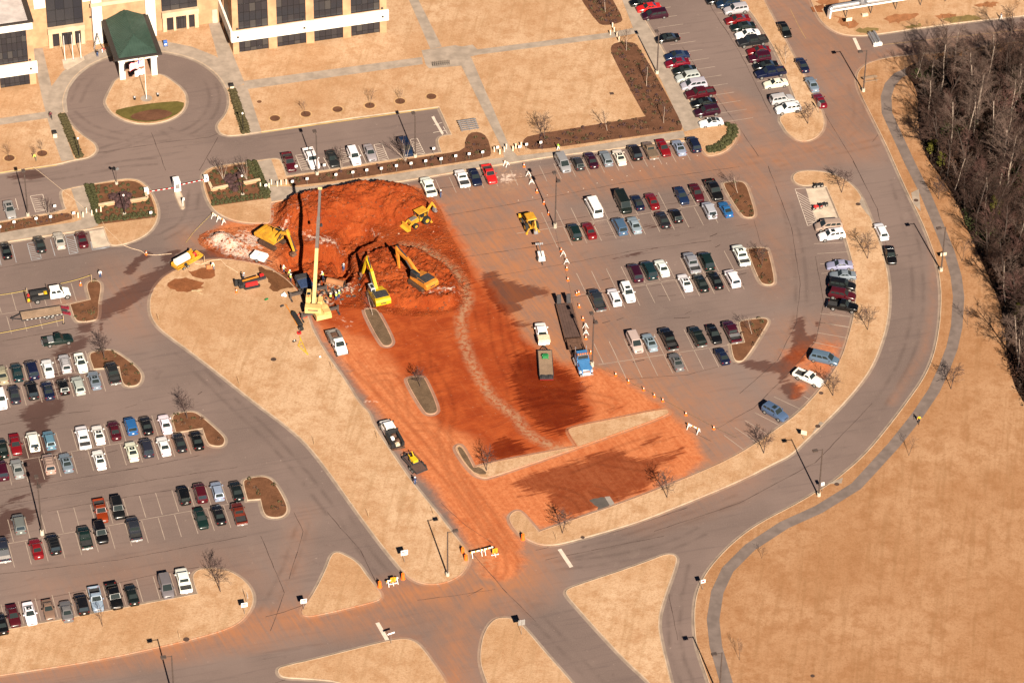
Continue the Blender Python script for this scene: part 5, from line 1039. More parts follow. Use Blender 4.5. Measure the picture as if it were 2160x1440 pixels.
def backhoe(px, to, z, paint, label):
    base = G(*px, z+.9); base.z = z; r = root('backhoe_loader', base, facing(px, to), label, 'backhoe loader', 'backhoe loaders on the site')
    for x, rr, wd in ((1.45, .55, .35), (-.95, .80, .5)):
        for s in (-1, 1):
            mb = MB(); mb.tube((x, s*1.0-wd/2, rr), (x, s*1.0+wd/2, rr), rr, n=18); w_ = P_(r, 'wheel', mb, TYRE); mb = MB(); mb.tube((x, s*(1.0+wd/2)-.03*s, rr), (x, s*(1.0+wd/2)+.02*s, rr), rr*.5, n=14); P_(w_, 'rim', mb, paint)
    mb = MB(); mb.prism([(-1.6, .7), (2.1, .65), (2.15, 1.35), (1.9, 1.5), (.5, 1.65), (.5, 1.2), (-1.6, 1.2)], -.45, .45); P_(r, 'chassis', mb, paint); mb = MB(); mb.box(.55, 2.0, -.40, .40, 1.5, 1.72, 0, None, .1, .06); P_(r, 'engine_hood', mb, TOOLG)
    mb = MB()
    for x in (-1.35, .45):
        for s in (-.72, .72): mb.box(x-.05, x+.05, s-.05, s+.05, 1.0, 2.62)
    P_(r, 'cab_frame', mb, DKG); mb = MB(); mb.box(-1.55, .65, -.88, .88, 2.62, 2.76, 0, None, .08, .08); P_(r, 'cab_roof', mb, paint); mb = MB(); mb.box(-.9, -.3, -.3, .3, 1.2, 1.75); mb.box(-.95, -.85, -.3, .3, 1.6, 2.1); P_(r, 'seat', mb, BLACKP)
    mb = MB()
    for s in (-.62, .62): mb.beam((.4, s, 1.45), (2.0, s, 1.2), .14, .28); mb.beam((2.0, s, 1.2), (2.85, s, .45), .14, .28)
    P_(r, 'loader_arm', mb, paint); mb = MB(); mb.prism([(2.7, .12), (3.5, .12), (3.55, .2), (3.0, .35), (2.9, .8), (3.05, 1.0), (2.7, .95)], -1.15, 1.15); P_(r, 'front_bucket', mb, paint)
    mb = MB(); mb.beam((-1.6, 0, .9), (-2.0, 0, 2.2), .3, .4); mb.beam((-2.0, 0, 2.2), (-3.0, 0, 3.3), .28, .42, 0, .24, .3); P_(r, 'backhoe_boom', mb, paint); mb = MB(); mb.beam((-2.8, .0, 3.35), (-3.75, .0, 1.7), .24, .36, 0, .2, .24); P_(r, 'backhoe_stick', mb, paint); mb = MB(); mb.prism([(-3.7, 1.85), (-3.3, 1.75), (-3.2, 1.2), (-3.6, .95), (-3.95, 1.15), (-3.6, 1.3)], -.35, .35); P_(r, 'rear_bucket', mb, GALV)
    for s in (-1, 1): mb = MB(); mb.beam((-1.7, s*.6, 1.0), (-1.9, s*1.15, .15), .16, .22); mb.box(-2.1, -1.7, s*1.15-.2, s*1.15+.2, .02, .12); P_(r, 'stabiliser', mb, paint)
    return r
backhoe((884, 462), (848, 478), .3, YEL, 'yellow backhoe loader by the clay mound, front bucket toward the crane'); backhoe((1117, 470), (1096, 432), 0, YEL, 'yellow backhoe loader parked alone on the asphalt near a light pole')
# mobile crane: carrier, outriggers, slewing upper works, three boom sections
ch = ang(G(652, 625)-G(675, 666)); CR = G(675, 666)+Vector((math.cos(ch), math.sin(ch), 0))*5.0; CR.z = 0; cr = root('mobile_crane', CR, ch, 'cream mobile crane with a long raised boom, set up beside the pit', 'crane')
mb = MB(); mb.box(-5.2, 5.0, -1.05, 1.05, .95, 1.45); P_(cr, 'carrier_frame', mb, DKG); mb = MB(); mb.box(-7.4, -4.3, -1.4, 1.4, 1.0, 1.95, 0, None, .05, .05); mb.box(-7.2, -6.0, -1.3, -.1, 1.95, 2.3); mb.box(-4.3, -3.2, -1.3, .1, 1.42, 1.75); P_(cr, 'carrier_deck', mb, CRM); mb = MB(); mb.box(-5.9, -5.1, -1.3, .2, 1.95, 2.35); mb.box(-5.6, -4.4, .3, 1.3, 1.95, 2.6); P_(cr, 'engine_cover', mb, CRM)
mb = MB(); mb.box(1.8, 5.1, -1.2, 1.2, 1.42, 1.62); P_(cr, 'front_deck', mb, simple('crane_deck_blue', (.03, .05, .11), .5)); mb = MB(); mb.box(3.9, 5.3, -1.2, 1.2, 1.0, 1.9, 0, None, .1, .06); P_(cr, 'front_engine_box', mb, DKG)
for x in (-4.7, -3.4, 2.6, 4.1):
    for s in (-1, 1): link('wheel', W_BIG, cr, (x, s*1.12, .5))
for xx in (-5.0, 1.2):
    for s in (-1, 1):
        mb = MB(); mb.box(xx-.22, xx+.22, min(s*1.0, s*3.3), max(s*1.0, s*3.3), .75, 1.15); o = P_(cr, 'outrigger', mb, BMG); mb = MB(); mb.box(xx-.14, xx+.14, s*3.3-.14, s*3.3+.14, .12, 1.5); P_(o, 'jack', mb, BMG); mb = MB(); mb.box(xx-1.0, xx+1.0, s*3.3-.16, s*3.3+.16, .02, .14); P_(o, 'float_pad', mb, DKG)
zt_ = 12.0; best = None
for k in range(400):
    z_ = 5+k*.06; t_ = G(675.5, 396, z_); sh = Vector((t_.x, t_.y, 0))-Vector((sdir.x, sdir.y, 0))*(z_/sdir.z); e_ = PX(sh); d_ = math.hypot(e_[0]-619, e_[1]-378)
    if best is None or d_ < best[0]: best = (d_, z_, t_)
TIP = best[2]; piv = G(662.5, 634, 3.0); uh = ang(TIP-piv); up = link('upper_works', None, cr); LM = cr.matrix_basis.copy()
def W2(p): return local(cr, p)
a_ = W2(piv); b_ = W2(TIP); dirb = (b_-a_)
def bp(t, dy=0): return a_+dirb*t
mb = MB(); mb.beam(bp(-.03), bp(.46), .62, .78, 0, .58, .72); P_(cr, 'boom_base_section', mb, CRM); mb = MB(); mb.beam(bp(.44), bp(.74), .58, .70); P_(cr, 'boom_mid_section', mb, BMG); mb = MB(); mb.beam(bp(.72), bp(.985), .44, .54); P_(cr, 'boom_tip_section', mb, BMG)
hd = Vector((dirb.x, dirb.y, 0)).normalized(); sd = Vector((-hd.y, hd.x, 0))
mb = MB(); mb.beam(bp(.98), bp(1.0), .7, .8); P_(cr, 'boom_head', mb, CRM); hk = bp(1.0)-Vector((0, 0, .4)); mb = MB(); mb.tube(hk, hk-Vector((0, 0, max(3, hk.z*.45))), .03, n=4); mb.box(hk.x-.2, hk.x+.2, hk.y-.2, hk.y+.2, hk.z*.55-.5, hk.z*.55); P_(cr, 'hook_and_cable', mb, DKG)
c0 = Vector((a_.x, a_.y, 0)); 
def ub(n, x0, x1, y0, y1, z0, z1, m):
    mb = MB(); M = Matrix.Translation(c0) @ Matrix((( hd.x, sd.x, 0, 0), (hd.y, sd.y, 0, 0), (0, 0, 1, 0), (0, 0, 0, 1))); mb.box(x0, x1, y0, y1, z0, z1, 0, M, .04, .04); return P_(cr, n, mb, m)
ub('slewing_base', -1.6, 2.0, -1.2, 1.2, 1.75, 2.25, CRM); ub('counterweight', -2.2, -1.0, -1.45, 1.45, 1.9, 3.1, CRM); ub('counterweight_lettering', -2.23, -2.19, -.9, .9, 2.45, 2.65, DKG); ub('operator_cab', .2, 2.6, .55, 1.5, 2.0, 3.5, CRM); ub('cab_roof_window', .9, 1.7, .7, 1.38, 3.47, 3.52, GLASS); ub('cab_front_window', 2.55, 2.63, .68, 1.4, 2.5, 3.3, GLASS); ub('cab_lamp', .45, .6, .9, 1.1, 3.5, 3.65, REDP); ub('winch', -1.2, -.2, -.5, .5, 2.25, 2.9, DKG); ub('side_tank', .0, 1.6, -1.45, -.6, 2.1, 2.8, CRM)
mb = MB(); mb.tube(c0+hd*1.6+Vector((0, 0, 2.3)), bp(.2), .16, n=8); P_(cr, 'luffing_ram', mb, DKG)
bpy.data.objects.remove(up)
# work trucks share a cab builder
def truck_cab(r, x, crew, paint, z0=.45, glass=GLASS, h=2.2, w=1.0, hood=1.25):
    L = 2.25 if crew else 1.45; mb = MB(); loft(mb, [(x+hood+.05, .95, w*.85), (x+hood-.05, 1.15, w*.93), (x+.35, 1.38, w), (x, 1.45, w), (x-L, 1.45, w)], z0)
    ws = ((x+.15, -w*.92, 1.38), (x+.15, w*.92, 1.38), (x-.45, w*.78, h-.06), (x-.45, -w*.78, h-.06)); rg = ((x-L, w*.92, 1.42), (x-L, -w*.92, 1.42), (x-L+.1, -w*.8, h-.06), (x-L+.1, w*.8, h-.06)); sL = (ws[1], rg[0], rg[3], ws[2]); sR = (ws[0], rg[1], rg[2], ws[3])
    for q in (ws, rg, sL, sR, (ws[3], ws[2], rg[3], rg[2])): mb.quad(*q)
    cx = (x-.45+x-L)/2; mb.box(x-L+.25, x-.6, -w*.68, w*.68, h-.06, h); P_(r, 'cab', mb, paint, True)
    link('windshield', pane(ws, .06, .94, .08, .94, Vector((1, 0, .4))), r); link('rear_window', pane(rg, .12, .88, .3, .9, Vector((-1, 0, .2))), r)
    for s, q in ((1, sL), (-1, sR)):
        for c0_, c1_ in ([(.08, .46), (.52, .90)] if crew else [(.10, .80)]): link('side_window', pane(q, c0_, c1_, .22, .9, Vector((0, s, .2))), r)
        mb = MB(); mb.box(x-.05, x+.1, s*(w+.1)-.12, s*(w+.1)+.12, 1.4, 1.75); P_(r, 'mirror', mb, BLACKP)
        mb = MB(); mb.box(x+hood-.02, x+hood+.07, s*w*.66-.14, s*w*.66+.14, .82, 1.0); P_(r, 'headlight', mb, HEADL)
    mb = MB(); mb.box(x+hood+.02, x+hood+.18, -w*.95, w*.95, .48, .66); P_(r, 'front_bumper', mb, CHROME)
def wheels(r, xs, y, me=W_TRK, z=.39, dual=()):
    for x in xs:
        for s in (-1, 1): link('wheel', me, r, (x, s*y, z))
# white crew cab with black service body
p = G(104, 620, 1.0); p.z = 0; r = root('work_truck', p, ang(UV)+.01, 'white crew-cab work truck with a black service bed full of gear, above the flatbed trailer', 'truck', 'work trucks'); truck_cab(r, 2.3, True, WHITEP); wheels(r, (3.0, -2.3), .95, W_BIG, .46)
mb = MB(); mb.box(-3.9, 3.2, -.45, .45, .5, .75); P_(r, 'chassis', mb, DKG); mb = MB(); mb.box(-3.3, -.1, -1.1, -.62, .75, 1.55); mb.box(-3.3, -.1, .62, 1.1, .75, 1.55); mb.box(-3.3, -.1, -.62, .62, .75, .9); P_(r, 'tool_bed', mb, BLACKP); mb = MB(); mb.box(-4.2, -3.3, -1.1, 1.1, .62, .74); P_(r, 'tail_platform', mb, STEEL); mb = MB(); mb.box(-4.2, -4.05, -1.1, 1.1, .74, 1.7); mb.box(-.15, -.05, -1.1, 1.1, .9, 2.3); P_(r, 'headache_rack', mb, STEEL)
def cargo(parent, name, x0, x1, y0, y1, z0, z1, m, label, cat):
    M = parent.matrix_basis; mb = MB(); cx, cy = (x0+x1)/2, (y0+y1)/2; mb.box(x0-cx, x1-cx, y0-cy, y1-cy, 0, (z1-z0)*.75); mb.box((x0-cx)*.7, (x1-cx)*.8, (y0-cy)*.8, (y1-cy)*.6, (z1-z0)*.75, z1-z0, 0, None, .03, .03); c, s_ = math.cos(parent.rotation_euler.z), math.sin(parent.rotation_euler.z)
    link(name, mb.mesh(name, m), None, parent.location+Vector((cx*c-cy*s_, cx*s_+cy*c, z0)), parent.rotation_euler.z, label, cat, 'loads on the trucks and trailers')
cargo(r, 'equipment_case', -.95, -.4, -.5, .5, .9, 1.6, LEM, 'yellow equipment case standing in the black service bed', 'case'); cargo(r, 'tarp_bundle', -1.9, -1.0, -.55, .3, .9, 1.35, BEIGE, 'beige bundle lying in the black service bed', 'bundle'); cargo(r, 'fuel_can', -3.75, -3.45, .5, .8, .74, 1.25, REDP, 'red can on the tail platform of the service truck', 'can'); cargo(r, 'water_cooler', -4.0, -3.6, -.9, -.55, .74, 1.3, LEM, 'orange-yellow cooler on the tail platform of the service truck', 'cooler')
# flatbed trailer with red ramps
def trailer(name, px, hdg, L, w, deck, label, planks=12, axles=(0,), z=.75, tongue=1.6):
    p = G(*px, z); p.z = 0; r = root(name, p, hdg, label, 'trailer', 'equipment trailers'); n = planks; mesh = None; pw = w/n; mb = MB(); mb.box(-L/2, L/2, -pw/2+.012, pw/2-.012, -.03, .03); me = mb.mesh('plank', deck)
    for i in range(n): link('plank', me, r, (0, -w/2+pw*(i+.5), z+random.uniform(-.006, .006)))
    mb = MB()
    for s in (-1, 1): mb.box(-L/2, L/2, s*(w/2+.05)-.05, s*(w/2+.05)+.05, z-.18, z+.06)
    mb.box(-L/2-.08, -L/2, -w/2-.1, w/2+.1, z-.18, z+.05); mb.box(L/2, L/2+.08, -w/2-.1, w/2+.1, z-.18, z+.12)
    for i in range(5): x = -L/2+L*(i+.5)/5; mb.box(x-.05, x+.05, -w/2, w/2, z-.2, z-.04)
    P_(r, 'frame', mb, DKG); mb = MB(); mb.beam((L/2, w*.35, z-.1), (L/2+tongue, 0, z-.15), .1, .12); mb.beam((L/2, -w*.35, z-.1), (L/2+tongue, 0, z-.15), .1, .12); mb.tube((L/2+tongue*.8, 0, .05), (L/2+tongue*.8, 0, z+.2), .05, n=6); P_(r, 'drawbar', mb, DKG)
    for x in axles:
        for s in (-1, 1): link('wheel', W_TRK, r, (x, s*(w/2-.16) if z > .7 else s*(w/2+.2), .39))
    return r
r = trailer('flatbed_trailer', (87, 660), ang(-UV), 7.0, 2.3, WOOD, 'flatbed trailer with a pale timber deck and dark red loading ramps', 11, (-1.7, -.8), .82, 1.9)
for s in (-1, 1): mb = MB(); mb.beam((-3.6, s*.82, .84), (-4.9, s*.82, .30), .62, .10); mb.box(-5.0, -4.75, s*.82-.2, s*.82+.2, .1, .6); P_(r, 'ramp', mb, REDD)
mb = MB()
for i in range(7): mb.beam((-3.6, -.42+i*.14, .8), (-4.6, -.42+i*.14, .38), .04, .06)
P_(r, 'beaver_tail', mb, DKG); mb = MB()
for i in range(9): mb.box(-3.5+i*.75, -3.2+i*.75, 1.255, 1.27, .78, .86)
P_(r, 'reflector_tape', mb, WHB)
# white truck with a grey utility bed, nose toward the viewer
p = G(712, 722, 1.0); p.z = 0; hh = facing((700, 705), (725, 752)); r = root('work_truck', p, hh, 'white truck with a dusty grey utility bed, nose down on the clay drive', 'truck', 'work trucks'); truck_cab(r, 1.6, False, WHITEP); wheels(r, (2.3, -1.8), .95, W_BIG, .46)
mb = MB(); mb.box(-3.2, 2.4, -.45, .45, .5, .75); P_(r, 'chassis', mb, DKG); mb = MB(); mb.box(-2.6, -.2, -1.15, -.65, .8, 1.6); mb.box(-2.6, -.2, .65, 1.15, .8, 1.6); mb.box(-2.6, -.2, -.65, .65, .8, .95); mb.box(-.9, -.4, -.65, .65, .95, 1.5); P_(r, 'utility_bed', mb, TOOLG); mb = MB(); mb.box(-3.4, -2.6, -1.1, 1.1, .7, .8); mb.box(-3.45, -3.35, -1.1, 1.1, .8, 1.3); P_(r, 'rear_bin', mb, TOOLG); cargo(r, 'dirt_heap', -2.4, -1.2, -.55, .55, .95, 1.5, STEEL, 'heap of tools and dirt in the grey utility bed', 'load')
# white crew cab with black tool body, and the trailer behind it
p = G(826, 915, 1.0); p.z = 0; hh = facing((845, 950), (812, 890)); r = root('work_truck', p, hh, 'white-cabbed truck with a black bed of tools, parked at the kerb of the clay drive', 'truck', 'work trucks'); truck_cab(r, 2.4, True, WHITEP); wheels(r, (3.0, -2.2), .95, W_BIG, .46)
mb = MB(); mb.box(-3.4, 3.2, -.45, .45, .5, .75); P_(r, 'chassis', mb, DKG); mb = MB(); mb.box(-3.3, -.05, -1.15, -.7, .8, 1.6); mb.box(-3.3, -.05, .7, 1.15, .8, 1.6); mb.box(-3.3, -.05, -.7, .7, .8, .92); mb.box(-.1, 0, -1.15, 1.15, .8, 2.1); P_(r, 'tool_bed', mb, BLACKP); mb = MB(); mb.box(-3.75, -3.3, -1.1, 1.1, .6, .72); P_(r, 'rear_step', mb, STEEL)
for i, (x, y, m, n_, lb) in enumerate(((-2.9, 0, BEIGE, 'tool_chest', 'beige tool chest at the rear of the black tool bed'), (-2.0, -.3, STEEL, 'hose_reel', 'rusty hose reel in the middle of the black tool bed'), (-1.2, .35, WHITEP, 'paint_bucket', 'white bucket in the black tool bed'), (-.6, -.2, STEEL, 'jack_hammer_box', 'brown box behind the white cab in the tool bed'))): cargo(r, n_, x-.35, x+.3, y-.35, y+.35, .92, 1.4, m, lb, 'load')
hh = facing((895, 995), (858, 955)); r = trailer('equipment_trailer', (875, 977), hh, 4.6, 2.0, WOODD, 'dark timber trailer behind the tool truck, carrying yellow machinery', 9, (-.5, -1.3), .6, 1.1)
mb = MB()
for s in (-1.05, 1.05): mb.path([(2.2, s, .6), (2.2, s, 1.1), (-.6, s, 1.1), (-.6, s, .6)], .035, 5)
mb.path([(2.25, -1.05, 1.1), (2.7, 0, 1.0), (2.25, 1.05, 1.1)], .04, 5); P_(r, 'side_rail', mb, DKG)
def on(parent, x, y, z): c, s_ = math.cos(parent.rotation_euler.z), math.sin(parent.rotation_euler.z); return parent.location+Vector((x*c-y*s_, x*s_+y*c, z))
t = root('trench_roller', on(r, .3, 0, .63), r.rotation_euler.z, 'lemon yellow compact machine riding on the dark timber trailer', 'machine'); mb = MB(); mb.box(-.7, .7, -.5, .5, .3, .85, 0, None, .12, .08); P_(t, 'body', mb, LEM); mb = MB(); mb.tube((.45, -.6, .28), (.45, .6, .28), .28, n=12); mb.tube((-.45, -.6, .28), (-.45, .6, .28), .28, n=12); P_(t, 'drum', mb, DKG); mb = MB(); mb.beam((.6, -.3, .8), (1.4, -.4, 1.2), .14, .16); mb.beam((.6, .35, .8), (1.3, .3, .9), .12, .14); mb.beam((-.4, -.55, .6), (.9, -.6, .5), .12, .14); P_(t, 'arm', mb, LEM)
# white pickup with a beige tool box towing a timber trailer
p = G(1143, 700, 1.0); p.z = 0; hh = facing((1149, 735), (1137, 680)); car('crew').put('pickup_truck', p, hh, 'white pickup with a long beige toolbox, towing the timber-decked trailer', 'pickup truck', 'work trucks', COLR['white'])
mb = MB(); mb.box(-.75, .75, -1.05, 1.05, 0, .62, 0, None, .03, .03); c = p+Vector((math.cos(hh), math.sin(hh), 0))*-2.45; o = link('toolbox', mb.mesh('toolbox', BEIGE), None, (c.x, c.y, 1.16), hh, 'large beige toolbox across the tailgate of the white pickup', 'toolbox')
hh = facing((1153, 795), (1149, 735)); r = trailer('deck_trailer', (1151, 765), hh, 6.6, 2.3, WOOD, 'timber-decked trailer behind the white pickup with the beige toolbox', 14, (-1.5, -.6), .8, 1.5); mb = MB(); mb.box(-4.3, -3.3, -1.15, 1.15, .7, .82); P_(r, 'tail_deck', mb, DKG)
for s in (-.6, .6): mb = MB(); mb.box(-4.2, -3.5, s-.3, s+.3, .82, 1.05); P_(r, 'ramp', mb, DKG)
mb = MB(); mb.box(-4.42, -4.32, -1.15, 1.15, .55, .7); P_(r, 'tail_lamp_bar', mb, TAILL); t = root('pump', on(r, 1.4, 0, .84), hh, 'small green pump strapped to the timber-decked trailer', 'pump'); mb = MB(); mb.box(-.45, .45, -.5, .5, .1, .6, 0, None, .1, .1); mb.tube((0, -.6, .45), (0, .6, .45), .16, n=10); P_(t, 'casing', mb, GRNP); mb = MB()
for x in (-.5, .5):
    for y in (-.55, .55): mb.tube((x, y, 0), (x*.7, y*.7, .6), .05, n=6)
P_(t, 'skid_frame', mb, GRNP)
# blue road tractor with an empty lowboy
hh = facing((1209, 735), (1230, 790)); p = G(1228, 762, 1.0); p.z = 0; r = root('semi_tractor', p, hh, 'blue semi tractor with a chrome grille, nose down on the clay', 'truck'); mb = MB(); mb.box(-4.2, 3.0, -.5, .5, .6, .9); P_(r, 'chassis', mb, DKG); mb = MB(); loft(mb, [(3.2, 1.35, .78), (3.05, 1.55, .84), (1.2, 1.85, .98), (.9, 1.9, 1.05)], .75); P_(r, 'hood', mb, BLUP, True)
mb = MB(); mb.box(-.9, .9, -1.1, 1.1, .8, 1.95); mb.box(-.9, .55, -1.02, 1.02, 1.95, 2.85, 0, None, .12, .1); P_(r, 'cab', mb, BLUP, True); link('windshield', pane(((.60, -1.0, 1.98), (.60, 1.0, 1.98), (.44, .9, 2.78), (.44, -.9, 2.78)), .04, .96, .05, .95, Vector((1, 0, .2))), r); mb = MB(); mb.box(.1, .7, -.95, .95, 2.85, 2.9); P_(r, 'sun_visor', mb, CHROME)
for s in (-1, 1):
    link('side_window', pane(((.4, s*1.03, 2.0), (-.7, s*1.03, 2.0), (-.65, s*.94, 2.75), (.3, s*.94, 2.75)), .05, .95, .05, .95, Vector((0, s, 0))), r); mb = MB(); mb.tube((-1.1, s*.95, .9), (-1.1, s*.95, 3.5), .08, n=8); P_(r, 'exhaust_stack', mb, CHROME); mb = MB(); mb.tube((.2, s*1.05, .7), (-1.4, s*1.05, .7), .32, n=10); P_(r, 'fuel_tank', mb, CHROME); mb = MB(); mb.box(2.7, 3.1, s*.95-.2, s*.95+.2, 1.0, 1.3); P_(r, 'headlight', mb, HEADL); mb = MB(); mb.prism([(1.5, .95), (1.6, 1.25), (2.7, 1.2), (2.95, .8)], s*1.02-.2, s*1.02+.2); P_(r, 'fender', mb, BLUP)
mb = MB(); mb.box(3.1, 3.25, -.62, .62, .75, 1.45); P_(r, 'grille', mb, CHROME); mb = MB(); mb.box(3.2, 3.5, -1.15, 1.15, .5, .78); P_(r, 'bumper', mb, CHROME); mb = MB()
for i in range(5): mb.box(.2, .4, -.8+i*.4-.08, -.8+i*.4+.08, 2.9, 3.0)
P_(r, 'marker_lamp', mb, ORB); mb = MB(); mb.box(-2.0, -1.4, -1.05, 1.05, .9, 1.9); P_(r, 'headache_rack', mb, DKG); wheels(r, (2.1, -2.6, -3.8), .98, W_BIG, .5)
pa, pb = G(1190, 650), G(1214, 742); hh = ang(pb-pa); c = (pa+pb)/2; L = (pb-pa).length+.6; r = root('lowboy_trailer', (c.x, c.y, 0), hh, 'long rusty lowboy trailer with a plank deck and raised rear ramps', 'trailer', 'equipment trailers'); mb = MB(); mb.box(-L/2, L/2-2.6, -.22, .22, -.035, .035); me = mb.mesh('plank', WOODD)
for i in range(6): link('plank', me, r, (0, -1.15+i*.46, .75+random.uniform(-.006, .006)))
mb = MB(); mb.box(-L/2, L/2-2.6, -1.45, -1.32, .5, .82); mb.box(-L/2, L/2-2.6, 1.32, 1.45, .5, .82); mb.box(-L/2, L/2-2.6, -.6, .6, .45, .7); P_(r, 'frame', mb, STEEL); mb = MB(); mb.box(L/2-2.65, L/2+.4, -1.3, 1.3, 1.0, 1.25); mb.box(L/2-2.75, L/2-2.5, -1.3, 1.3, .5, 1.25); P_(r, 'gooseneck', mb, STEEL)
for s in (-1, 1): mb = MB(); mb.beam((-L/2-.1, s*.85, .8), (-L/2-.5, s*.85, 2.5), .75, .12); mb.beam((-L/2-.1, s*.85-.3, .8), (-L/2+1.0, s*.85-.3, .8), .08, .08); P_(r, 'ramp', mb, DKG)
for x in (-L/2+.9, -L/2+2.0, -L/2+3.1):
    for s in (-1, 1): link('wheel', W_TRK, r, (x, s*1.2, .39))
# yellow vacuum trailer with a white tank
hh = facing((372, 556), (420, 530)); p = G(392, 550, .8); p.z = 0; r = root('vacuum_trailer', p, hh, 'yellow boat-shaped trailer with a white tank and red motor, at the lawn kerb', 'trailer', 'equipment trailers'); mb = MB(); mb.prism([(-2.6, .5), (2.0, .5), (3.2, .75), (3.3, .95), (2.0, .9), (-2.6, .95)], -.95, .95); mb.beam((-2.6, .9, 1.0), (2.4, .9, 1.1), .1, .5); mb.beam((-2.6, -.9, 1.0), (2.4, -.9, 1.1), .1, .5); P_(r, 'hull', mb, YEL); mb = MB(); mb.tube((-2.2, .1, 1.55), (.6, .1, 1.55), .68, n=18); P_(r, 'tank', mb, WHITEP, True); mb = MB(); mb.box(.9, 1.4, -.8, .8, .95, 1.9); mb.beam((.7, 0, 1.9), (1.8, .6, 2.1), .25, .3); P_(r, 'hose_rack', mb, YEL); mb = MB(); mb.ball((2.0, 0, 1.3), .38); mb.box(1.5, 2.3, -.35, .35, .9, 1.3); P_(r, 'motor', mb, REDP); wheels(r, (-1.3, -.4), 1.0, W_CAR, .33); mb = MB(); mb.tube((-.9, -1.0, 1.05), (-.9, -1.16, 1.05), .33, n=14); P_(r, 'spare_wheel', mb, TYRE)
# white compressor
hh = facing((537, 545), (560, 535)); p = G(547, 541, .8); p.z = .03; r = root('air_compressor', p, facing((535, 536), (558, 543)), 'white towable air compressor on the clay beside the mustard excavator', 'compressor'); mb = MB(); mb.prism([(-1.4, .45), (1.35, .45), (1.5, .9), (1.3, 1.35), (-1.2, 1.35), (-1.5, .95)], -.75, .75); P_(r, 'housing', mb, WHITEP); mb = MB(); mb.box(-.02, .02, -.76, .76, .45, 1.37); mb.box(-.9, .9, -.02, .02, 1.35, 1.365); P_(r, 'panel_joint', mb, DKG); wheels(r, (-.1,), .78, W_CAR, .33); mb = MB(); mb.beam((1.4, 0, .5), (2.5, 0, .42), .1, .1); P_(r, 'drawbar', mb, DKG)
# directional drill, red and black
p = G(530, 596, .8); p.z = .13; hh = facing((500, 600), (562, 587)); r = root('drill_rig', p, hh, 'red and black directional drill rig on the lawn near the pit', 'drill rig'); mb = MB()
for s in (-.75, .75): mb.prism([(-1.6, .35), (-1.4, .05), (1.2, .05), (1.4, .35), (1.2, .6), (-1.4, .6)], s-.2, s+.2)
P_(r, 'track', mb, BLACKP); mb = MB(); mb.beam((-2.4, -.35, .9), (2.6, -.35, 1.5), .5, .35); P_(r, 'drill_rack', mb, DKG); mb = MB(); mb.beam((-1.6, .2, 1.35), (1.4, .2, 1.65), .14, .14); mb.beam((-1.6, -.05, 1.4), (1.4, -.05, 1.7), .14, .14); P_(r, 'drill_rod', mb, ORA); mb = MB(); mb.box(-1.3, 1.0, -.95, -.55, .65, 1.3, 0, None, .06, .05); P_(r, 'engine_cover', mb, REDP); mb = MB(); mb.box(1.7, 2.4, .1, .6, 1.3, 1.75); P_(r, 'rod_box', mb, REDP); mb = MB(); mb.box(-2.3, -1.5, -.9, .9, .5, 1.2, 0, None, .1, .1); mb.box(-2.9, -2.3, .3, .9, .3, 1.5, 0, None, .1, .1); P_(r, 'control_station', mb, BLACKP)
# light tower trailer
p = G(1141, 541, .5); p.z = 0; r = root('light_tower', p, facing((1146, 560), (1138, 528)), 'white towable light tower with folded lamps on the dusty asphalt', 'light tower'); mb = MB(); mb.box(-1.3, .7, -.6, .6, .4, 1.25, 0, None, .06, .06); P_(r, 'housing', mb, WHITEP); mb = MB(); mb.beam((-1.2, 0, 1.35), (2.1, 0, 1.55), .16, .16); P_(r, 'mast', mb, GALV)
for s in (-.55, -.2, .2, .55): mb = MB(); mb.tube((2.1, s, 1.5), (2.35, s, 1.75), .14, .2, 10); P_(r, 'floodlight', mb, GALV)
wheels(r, (-.4,), .72, W_CAR, .33); mb = MB(); mb.beam((-1.3, 0, .45), (-2.4, 0, .4), .1, .1); P_(r, 'drawbar', mb, DKG)
# ------------------------------------------------------------------ plants: bare winter trees, woods, shrubs
BARK = simple('grey_bark', (.12, .09, .075), .9, var=.3); BARKD = simple('dark_bark', (.075, .05, .042), .9, var=.3); BARKP = simple('pale_bark', (.34, .27, .22), .9, var=.3); TWIG = simple('twigs', (.065, .040, .036), .9, var=.3); TWIGP = simple('pale_twigs', (.105, .070, .058), .9, var=.3); TWIGR = simple('reddish_twigs', (.10, .05, .042), .9, var=.3)
LEAFG = simple('shrub_leaves', (.046, .046, .016), .8, var=.45, scale=2); LEAFO = simple('olive_leaves', (.062, .050, .020), .8, var=.4, scale=2); LEAFB = simple('brown_leaves', (.085, .044, .027), .9, var=.4, scale=2); LEAFP = simple('purple_twig_leaves', (.060, .030, .030), .9, var=.4, scale=2); CEDAR = simple('evergreen_needles', (.030, .036, .010), .9, var=.4, scale=2)
def stick(V_, F_, a, b, r0, r1, n=3):
    d = (b-a); L = d.length
    if L < 1e-4: return
    d = d/L; u = d.orthogonal(); u.normalize(); w = d.cross(u); k = len(V_)
    for c, r in ((a, r0), (b, r1)):
        for i in range(n): t = 2*math.pi*i/n; V_.append(c+u*(r*math.cos(t))+w*(r*math.sin(t)))
    for i in range(n): F_.append((k+i, k+(i+1) % n, k+n+(i+1) % n, k+n+i))
